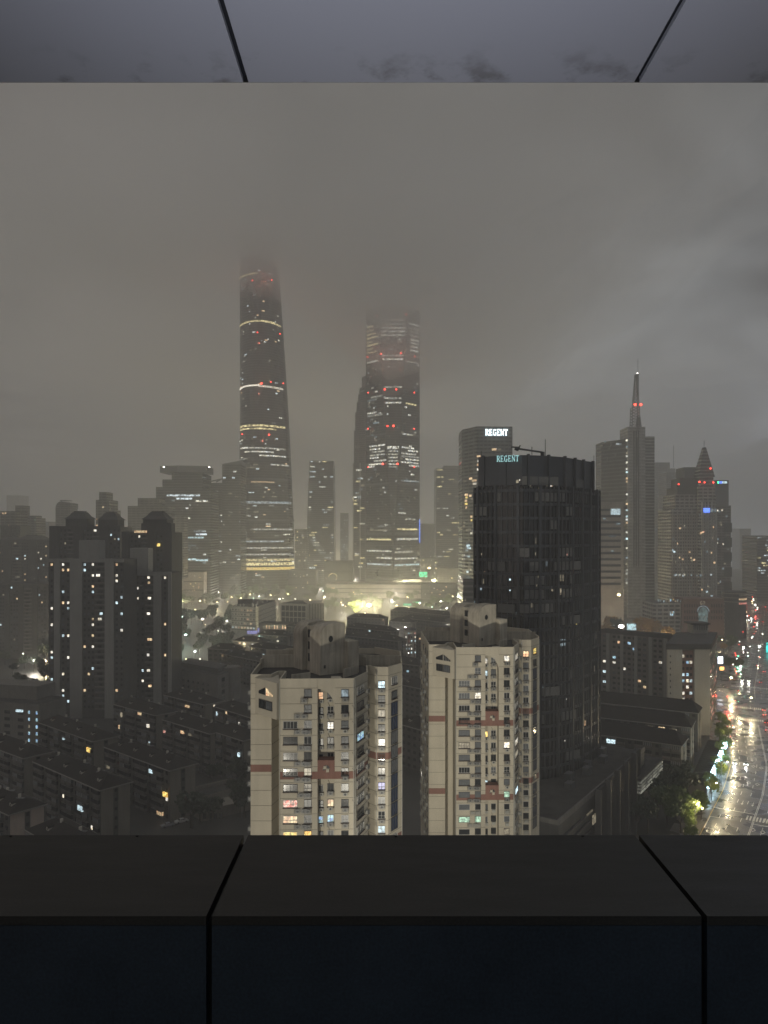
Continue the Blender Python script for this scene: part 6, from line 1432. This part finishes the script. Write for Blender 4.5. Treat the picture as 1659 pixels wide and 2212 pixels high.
# lamps of the avenue: a row on the pavement and a row beyond the far kerb
AV = 'street lamps along the wet avenue'
for px, py, k, r_, pw in ((1579.6, 1463.7, 'lampbig', .55, 30), (1597, 1498, 'lampy', .35, 12), (1623, 1507, 'lampy', .5, 26), (1560, 1382, 'lampy', .55, 22), (1602.6, 1280, 'lampw', 1.0, 30), (1612, 1322, 'lampy', .7, 20), (1598, 1352, 'lampy', .6, 14), (1617, 1225, 'lampw', 1.6, 30), (1640, 1222, 'lampw', 1.4, 20)):
    slamp(px, py, k, r_=r_, power=pw * K * .4, group=AV, label='lit street lamp beside the wet avenue')
for i, s_ in enumerate((78, 108, 138, 168, 198, 232)):
    p = rp(s_, -.8); e_ = empty('street_lamp', (p.x, p.y, 0), R(-28), label='tall pale pole lamp standing in the kerbside tree row', cat='street lamp', group='kerbside pole lamps'); put('pole', lamp_meshes(9.6, 2.2), e_); put('lamp_head', head_mesh('lampy', .3), e_, (2.2, 0, 9.7)); l = lamp('lamp_light', 'POINT', (2.2, 0, 9.3), 3.2 * K, LC['lampy'], .35); l.parent = e_
for i, s_ in enumerate((95, 135, 175, 215, 330, 380, 430)):
    p = rp(s_, ROADW + 1.5); e_ = empty('street_lamp', (p.x, p.y, 0), R(150), label='lamp on the far kerb of the avenue, beyond the right edge', cat='street lamp', group='far kerb lamps'); put('pole', lamp_meshes(11.0, 2.2), e_); put('lamp_head', head_mesh('lampy', .3), e_, (2.2, 0, 11.1)); l = lamp('lamp_light', 'POINT', (2.2, 0, 10.7), 3.0 * K, LC['lampy'], .35); l.parent = e_
p = atz(1492, 1797, 0); e_ = empty('street_lamp', (p.x, p.y, 0), R(-20), label='pale pole lamp lighting the tree clump at the bottom right', cat='street lamp'); put('pole', lamp_meshes(9.6, 2.2), e_); put('lamp_head', head_mesh('lampy', .3), e_, (2.2, 0, 9.7)); l = lamp('lamp_light', 'POINT', (2.2, 0, 9.3), 14 * K, LC['lampy'], .35); l.parent = e_  # lamp added on the pole to brighten the tree clump
# shop front glow on the pavement
l = lamp('shop_front_light', 'AREA', (124, 298, 3.6), 2600, (.6, .85, 1), target=(127, 296, 0)); l.data.size = 3; l.data.shape = 'RECTANGLE'; l.data.size_y = 16
l = lamp('shop_front_light', 'AREA', (141, 328, 3.6), 2200, (.6, .85, 1), target=(144, 326, 0)); l.data.size = 3; l.data.shape = 'RECTANGLE'; l.data.size_y = 16

# ------------------------------------------------------------------ traffic
def car_parts():
    b = MB(); prof = [(-2.25, .35), (-2.2, .85), (-1.5, .98), (-1.0, 1.0), (-.55, 1.42), (.75, 1.45), (1.5, .98), (2.1, .9), (2.25, .6), (2.25, .35)]
    w = .88
    L = [Vector((x, -w if z < 1.1 else -w * .8, z)) for x, z in prof]; Rr = [Vector((v.x, -v.y, v.z)) for v in L]
    b.face(L); b.face(Rr[::-1])
    for i in range(len(L)): j = (i + 1) % len(L); b.face([L[j], L[i], Rr[i], Rr[j]])
    return b
cb_ = car_parts()
gb = MB(); gb.face([(-.98, -.7, 1.02), (-.58, -.68, 1.38), (-.58, .68, 1.38), (-.98, .7, 1.02)]); gb.face([(.80, -.68, 1.41), (1.42, -.7, 1.03), (1.42, .7, 1.03), (.80, .68, 1.41)])
gb.v = [v + Vector((-.04 if v.x < 0 else .04, 0, .02)) for v in gb.v]
for sy in (-1, 1): gb.face([(-.85, sy * .86, 1.02), (1.3, sy * .86, 1.02), (.7, sy * .75, 1.38), (-.5, sy * .75, 1.38)][::sy * -1 or 1])
wbm = MB()
for i in range(12):
    a0, a1 = 2 * math.pi * i / 12, 2 * math.pi * (i + 1) / 12; r_ = .33
    wbm.face([(r_ * math.cos(a0), -.1, r_ * math.sin(a0)), (r_ * math.cos(a1), -.1, r_ * math.sin(a1)), (r_ * math.cos(a1), .1, r_ * math.sin(a1)), (r_ * math.cos(a0), .1, r_ * math.sin(a0))]); wbm.face([(0, -.1, 0), (r_ * math.cos(a0), -.1, r_ * math.sin(a0)), (r_ * math.cos(a1), -.1, r_ * math.sin(a1))]); wbm.face([(0, .1, 0), (r_ * math.cos(a1), .1, r_ * math.sin(a1)), (r_ * math.cos(a0), .1, r_ * math.sin(a0))])
GLM = gb.mesh('windows', M['glass']); WHM = wbm.mesh('wheel', M['darkmetal'])
hb = MB(); hb.box((-.05, -.16, -.08), (.06, .16, .1)); HM = hb.mesh('headlight', G['head']); TM = hb.mesh('tail_light', G['tail']); OFF_ = hb.mesh('headlight', M['frame_white'])
BODY = [cb_.mesh('body', simple('car_paint_%d' % i, c, .25, .2, .6)) for i, c in enumerate(((.6, .6, .6), (.04, .04, .045), (.25, .26, .28), (.3, .03, .03)))]
def car(x, y, rz, label, group=None, on=True, col=0, power=0):
    e_ = empty('car', (x, y, .02), rz, label=label, cat='car', group=group)
    put('body', BODY[col], e_); put('windows', GLM, e_)
    for wx in (-1.4, 1.4):
        for wy in (-.8, .8): put('wheel', WHM, e_, (wx, wy, .33))
    for wy in (-.62, .62): put('headlight', HM if on else OFF_, e_, (2.22, wy, .66)); put('tail_light', TM if on else OFF_, e_, (-2.24, wy, .72))
    if on and power:
        l = lamp('headlight_beam', 'SPOT', (2.6, 0, .8), power, (1, .95, .85), .2, spot=80); l.parent = e_; l.rotation_euler = (R(82), 0, R(-90))
    return e_
def on_road(px, py, off_dir, **k):
    c = atz(px, py, 0); _, d = kp(s_at(c.y)); a = math.atan2(d.y, d.x) + (math.pi if off_dir < 0 else 0); return car(c.x, c.y, a, **k)
on_road(1588, 1650, -1, label='pale car driving towards the ledge in the kerb lane with its headlights on', col=0, power=1500)
on_road(1612, 1652, -1, label='second oncoming car beside the pale one, headlights on', col=2, power=1500)
for i, (px, py) in enumerate(((1651, 1545), (1655, 1562), (1650, 1535), (1657, 1578), (1660, 1560), (1664, 1590))): on_road(px, py, 1, label='car waiting with glowing red tail lights at the right edge', group='queue of waiting cars at the right edge', col=i % 3)
for px, py, dr in ((1620, 1252, -1), (1632, 1278, -1), (1636, 1284, -1), (1631, 1306, -1), (1623, 1335, -1), (1628, 1270, -1), (1625, 1262, -1), (1640, 1318, 1), (1647, 1312, 1), (1656, 1318, 1), (1649, 1268, 1), (1653, 1276, 1), (1648, 1344, 1), (1618, 1292, 1), (1640, 1395, -1), (1600, 1436, -1), (1618, 1472, -1), (1603, 1470, -1), (1651, 1452, 1), (1643, 1475, 1), (1628, 1370, 1), (1606, 1398, -1), (1636, 1345, -1), (1629, 1290, -1)):
    on_road(px, py, dr, label='distant car on the far stretch of the avenue, only its lights showing', group='distant traffic on the avenue', col=rnd.choice([0, 1, 2]), power=9000 if dr < 0 and py < 1310 else (2000 if dr < 0 else 0))
p = atz(392, 1777, 0); car(p.x, p.y, R(35), 'parked silver car with lights off, below the gate house', on=False, col=0); p = atz(362, 1786, 0); car(p.x, p.y, R(35), 'second parked car, half hidden left of the silver one', on=False, col=2)
p = atz(1420, 1718, 0); car(p.x, p.y, R(60), 'white parked car under the trees beside the podium', on=False, col=0)
# traffic lights
def tlight(px, py, k, label, h=5.5):
    D = (CAM_H - h) * FPX / (py - HZ); p = at(px, py, D); e_ = empty('traffic_light', (p.x, D, 0), label=label, cat='traffic light', group=None)
    b = MB(); b.bar((0, 0, 0), (0, 0, h + .6), .18, 6); b.build('pole', M['steel'], e_); b = MB(); b.box((-.3, -.35, h - .7), (.3, -.05, h + .7)); b.build('housing', M['darkmetal'], e_)
    b = MB(); b.ball((0, -.4, h), .34, 8, 5); b.build('signal', G[k], e_); l = lamp('signal_light', 'POINT', (0, -.8, h), 3500, (1, .05, .03) if k == 'red' else (.1, 1, .5), .3); l.parent = e_
tlight(1588.7, 1415.5, 'red', 'red traffic light at the far side of the crossing'); tlight(1571, 1505, 'red', 'red traffic light by the kerb at the near side of the crossing'); tlight(1610, 1300, 'red', 'red traffic light farther up the avenue, left lane'); tlight(1632, 1318, 'red', 'red traffic light farther up the avenue, middle'); tlight(1652, 1290, 'green', 'green traffic light farther up the avenue, right'); tlight(1613, 1270, 'green', 'green traffic light farthest up the avenue'); tlight(1594, 1417, 'green', 'green pedestrian light beside the red one at the crossing')
# signs along the streets
def board(name, label, px, py, w, h, D, mat, ph=None):
    p = at(px, py, D); e_ = root(name, (p.x, D, 0), label, 'sign'); m = MB((p.x, D, 0)); m.box((p.x - w / 2, D - .3, p.z - h / 2), (p.x + w / 2, D, p.z + h / 2)); m.build('panel', mat, e_)
    m = MB((p.x, D, 0)); m.box((p.x - w / 2 - .3, D, p.z - h / 2 - .3), (p.x + w / 2 + .3, D + .2, p.z + h / 2 + .3)); m.bar((p.x, D + .3, 0), (p.x, D + .3, p.z), .4); m.build('frame', M['darkmetal'], e_)
    return e_
board('road_sign', 'left of two green road signs over the avenue behind the floodlight', 880, 1306, 10, 2.6, 960, glow('green_sign_a', (.05, .8, .4), 1.0))
board('road_sign', 'right of two green road signs over the avenue behind the floodlight', 900, 1302, 10, 2.6, 990, glow('green_sign_b', (.05, .8, .4), 1.0))
board('billboard', 'glowing green billboard at the foot of the sharp-edged giant', 914, 1241, 13, 8, 1240, glow('green_board', (.1, 1, .45), 1.8, .5, .05))
board('billboard', 'small white lit board to the right of the glaring floodlight', 1364, 1354, 6.5, 4.6, 560, glow('white_board', (.6, .85, .9), 1.0, .5, .2))
board('billboard', 'violet-blue lit board in front of the white office', 545, 1366, 9, 3, 700, LIT['violet']); board('billboard', 'second violet-blue board right of the first, by the white office', 562, 1361, 5, 4, 705, LIT['violet'])
board('billboard', 'tall teal lit board at the right edge of the avenue', 1658, 1400, 2.5, 9, 640, glow('teal_board', (.05, .9, .8), 3, .4, .3))
board('billboard', 'bright white lit shop board at the corner of the slab end block', 1556, 1426, 3.2, 4.6, 520, glow('white_shop_board', (.85, .9, 1), 6, rand=.1))
board('billboard', 'small warm lit board under the white one at the corner', 1559, 1444, 3, 2.4, 515, glow('warm_shop_board', (1, .5, .15), 3, .6, .3, rand=.1))
# ------------------------------------------------------------------ low cloud round the tops of the giants
CLOUDM = [volume_mat('cloud_mist_%d' % i, (0.995, 0.99, 0.975), d_) for i, d_ in enumerate((0.0008, 0.0013, 0.002, 0.003))]
def ceiling(z0, i):
    """one layer of the overcast that hangs down round the tops of the giants; its underside sags and lifts"""
    b = MB((0, 2400, 0)); N = 70; X0, X1, Y0, Y1, ZT_ = -3200.0, 3400.0, 420.0, 5200.0, 636.0 - i * 1.5
    def zb(x, y):
        q = z0 + 44 * math.sin(x * .0061 + i * 1.3 + y * .0017) + 30 * math.sin(y * .0083 + x * .0029 + i) + 12 * math.sin(x * .017 - y * .012 + i * 2)
        q -= (70 + 8 * i) * math.exp(-((x - 25) / 105) ** 2 - ((y - 1200) / 330) ** 2); q += 62 * math.exp(-((x + 190) / 110) ** 2 - ((y - 1250) / 260) ** 2) 
        q += 45 * math.exp(-((x + 700) / 500) ** 2 - ((y - 1500) / 700) ** 2) + 250 / (1 + math.exp(-(x - 420) / 90)) + 200 / (1 + math.exp((x + 900) / 160))
        edge = max(0, 1 - (y - Y0) / 700.0); return min(ZT_ - 4, q + 330 * edge * edge)
    for r_ in range(N + 1):
        for c in range(N + 1):
            x = X0 + (X1 - X0) * c / N; y = Y0 + i * 12 + (Y1 - Y0 - i * 24) * r_ / N; b.v.append(Vector((x + (i * 9 if c == 0 else (-i * 9 if c == N else 0)), y - 2400, zb(x, y))))
    n0 = len(b.v); b.v += [Vector((v.x, v.y, ZT_)) for v in b.v]
    idx = lambda r_, c: r_ * (N + 1) + c
    for r_ in range(N):
        for c in range(N):
            a, b2, c2, d2 = idx(r_, c), idx(r_, c + 1), idx(r_ + 1, c + 1), idx(r_ + 1, c)
            b.f.append((d2, c2, b2, a)); b.f.append((n0 + a, n0 + b2, n0 + c2, n0 + d2)); b.m += [0, 0]
    for k in range(N):
        for a, c in ((idx(0, k), idx(0, k + 1)), (idx(N, k + 1), idx(N, k)), (idx(k + 1, 0), idx(k, 0)), (idx(k, N), idx(k + 1, N))):
            b.f.append((a, c, n0 + c, n0 + a)); b.m.append(0)
    b.build('low_cloud', CLOUDM[i], kind='stuff')
for i, z0 in enumerate((395, 430, 462, 500)): ceiling(z0, i)

# ------------------------------------------------------------------ the window slot the picture is taken through
M['panel'] = simple('grey_cladding_panel', (0.42, 0.42, 0.43), 0.45, 0.0, 0.4, 0.05)
def metal_panel(name, c, rough, var):
    m, n, l, b = nmat(name); t = n.new('ShaderNodeTexCoord'); b.inputs['Specular IOR Level'].default_value = .35
    mp = n.new('ShaderNodeMapping'); mp.inputs['Scale'].default_value = (1.0, 5.0, 1.0); l.new(t.outputs['Object'], mp.inputs[0])
    a = n.new('ShaderNodeTexNoise'); a.inputs['Scale'].default_value = 5; a.inputs['Detail'].default_value = 9; a.inputs['Roughness'].default_value = .7; l.new(mp.outputs[0], a.inputs['Vector'])
    g = n.new('ShaderNodeTexNoise'); g.inputs['Scale'].default_value = 240; g.inputs['Detail'].default_value = 2; l.new(t.outputs['Object'], g.inputs['Vector'])
    ad = n.new('ShaderNodeMath'); ad.operation = 'ADD'; l.new(a.outputs[0], ad.inputs[0]); l.new(g.outputs[0], ad.inputs[1])
    r = n.new('ShaderNodeMapRange'); r.inputs['From Min'].default_value = .7; r.inputs['From Max'].default_value = 1.35; r.inputs['To Min'].default_value = 1 - var; r.inputs['To Max'].default_value = 1 + var; l.new(ad.outputs[0], r.inputs['Value'])
    mx = n.new('ShaderNodeVectorMath'); mx.operation = 'SCALE'; mx.inputs[0].default_value = c; l.new(r.outputs[0], mx.inputs['Scale']); l.new(mx.outputs[0], b.inputs['Base Color'])
    rr_ = n.new('ShaderNodeMapRange'); rr_.inputs['To Min'].default_value = rough * .7; rr_.inputs['To Max'].default_value = rough * 1.4; l.new(a.outputs[0], rr_.inputs['Value']); l.new(rr_.outputs[0], b.inputs['Roughness'])
    return m
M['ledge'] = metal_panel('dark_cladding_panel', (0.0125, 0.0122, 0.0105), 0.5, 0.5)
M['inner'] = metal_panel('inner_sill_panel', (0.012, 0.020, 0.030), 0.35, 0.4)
M['gap'] = simple('panel_gap', (0.008, 0.008, 0.008), 0.9)
def soffit_mat():
    m, n, l, b = nmat('soffit_panel'); b.inputs['Roughness'].default_value = .55
    t = n.new('ShaderNodeTexCoord'); s = n.new('ShaderNodeSeparateXYZ'); l.new(t.outputs['Object'], s.inputs[0])
    a = n.new('ShaderNodeTexNoise'); a.inputs['Scale'].default_value = 9; a.inputs['Detail'].default_value = 11; a.inputs['Roughness'].default_value = .65; l.new(t.outputs['Object'], a.inputs['Vector'])
    # grime gathers along the outer drip edge (y near 0)
    e_ = n.new('ShaderNodeMapRange'); e_.inputs['From Min'].default_value = -.11; e_.inputs['From Max'].default_value = -.005; l.new(s.outputs['Y'], e_.inputs['Value'])
    th = n.new('ShaderNodeMapRange'); th.inputs['From Min'].default_value = .53; th.inputs['From Max'].default_value = .66; l.new(a.outputs[0], th.inputs['Value'])
    mu = n.new('ShaderNodeMath'); mu.operation = 'MULTIPLY'; l.new(e_.outputs[0], mu.inputs[0]); l.new(th.outputs[0], mu.inputs[1])
    mx = n.new('ShaderNodeMix'); mx.data_type = 'RGBA'; l.new(mu.outputs[0], mx.inputs['Factor']); mx.inputs[6].default_value = (.40, .39, .37, 1); mx.inputs[7].default_value = (.20, .19, .17, 1)
    l.new(mx.outputs[2], b.inputs['Base Color']); return m
SM = soffit_mat()
DO = 1.285; HT, HB = 972 / FPX * DO, 654 / FPX * DO
xs = [-2.6, -0.2305, 0.4218, 2.8]
sof = root('window_soffit', (0, DO, CAM_H + HT), 'pale grey panelled soffit across the top of the picture, split by two dark joints', 'soffit')
for i in range(3):
    m = MB((0, DO, CAM_H + HT)); g = .0045
    m.box((xs[i] + (g if i else 0), .30, CAM_H + HT), (xs[i + 1] - (g if i < 2 else 0), DO, CAM_H + HT + .012)); m.build('panel', SM, sof)
m = MB((0, DO, CAM_H + HT)); m.box((-2.6, .28, CAM_H + HT + .008), (2.8, DO - .004, CAM_H + HT + .08)); m.build('backing', M['gap'], sof)
m = MB((0, DO, CAM_H + HT)); m.box((-2.6, DO + .001, CAM_H + HT + .002), (2.8, DO + .004, CAM_H + HT + .6)); m.build('fascia', M['ledge'], sof)
DI = 654 / (1979 - HZ) * DO
led = root('window_ledge', (0, DO, CAM_H - HB), 'dark panelled ledge across the bottom of the picture', 'ledge')
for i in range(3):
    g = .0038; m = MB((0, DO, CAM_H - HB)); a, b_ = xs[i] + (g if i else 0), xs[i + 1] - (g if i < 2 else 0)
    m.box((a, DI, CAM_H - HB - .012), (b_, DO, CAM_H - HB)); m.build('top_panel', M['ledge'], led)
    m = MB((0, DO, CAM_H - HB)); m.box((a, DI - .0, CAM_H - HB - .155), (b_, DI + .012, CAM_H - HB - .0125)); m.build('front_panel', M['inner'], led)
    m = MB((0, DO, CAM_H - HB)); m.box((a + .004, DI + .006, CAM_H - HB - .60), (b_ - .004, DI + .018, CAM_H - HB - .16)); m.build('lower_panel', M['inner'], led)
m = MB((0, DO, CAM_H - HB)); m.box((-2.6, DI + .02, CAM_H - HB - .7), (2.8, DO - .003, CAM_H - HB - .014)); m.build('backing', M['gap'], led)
m = MB((0, DO, CAM_H - HB))
for x in (-.62, -.41, .02, .33, .55): m.ball((x, DO - .006, CAM_H - HB + .001), .0028, 8, 5, .35)
m.build('grit', M['gap'], led, kind='stuff')
# cool room light behind the camera that catches the soffit, and unseen low spots added to light the tan towers
lamp('room_light', 'SPOT', (0.02, .35, CAM_H - .10), 34.0, (.68, .74, 1.0), .10, (.02, .86, CAM_H + HT), 96, 1.0)
lamp('room_light', 'SPOT', (.30, -.35, CAM_H + .2), 3.0, (.45, .66, 1.0), .08, (.30, 1.0, CAM_H - .62), 34, 1.0)
lamp('room_light', 'SPOT', (-.45, -.3, CAM_H + .2), 1.8, (.45, .70, .9), .08, (-.40, 1.0, CAM_H - .62), 22, 1.0)
lamp('added_tan_tower_spot', 'SPOT', (-30, 30, 22), 230000, (1.0, .93, .78), 2.0, (-8, 142, 56), 40, .8)
lamp('added_tan_tower_spot', 'SPOT', (2, 30, 22), 360000, (1.0, .93, .78), 2.0, (25, 180, 52), 34, .8)
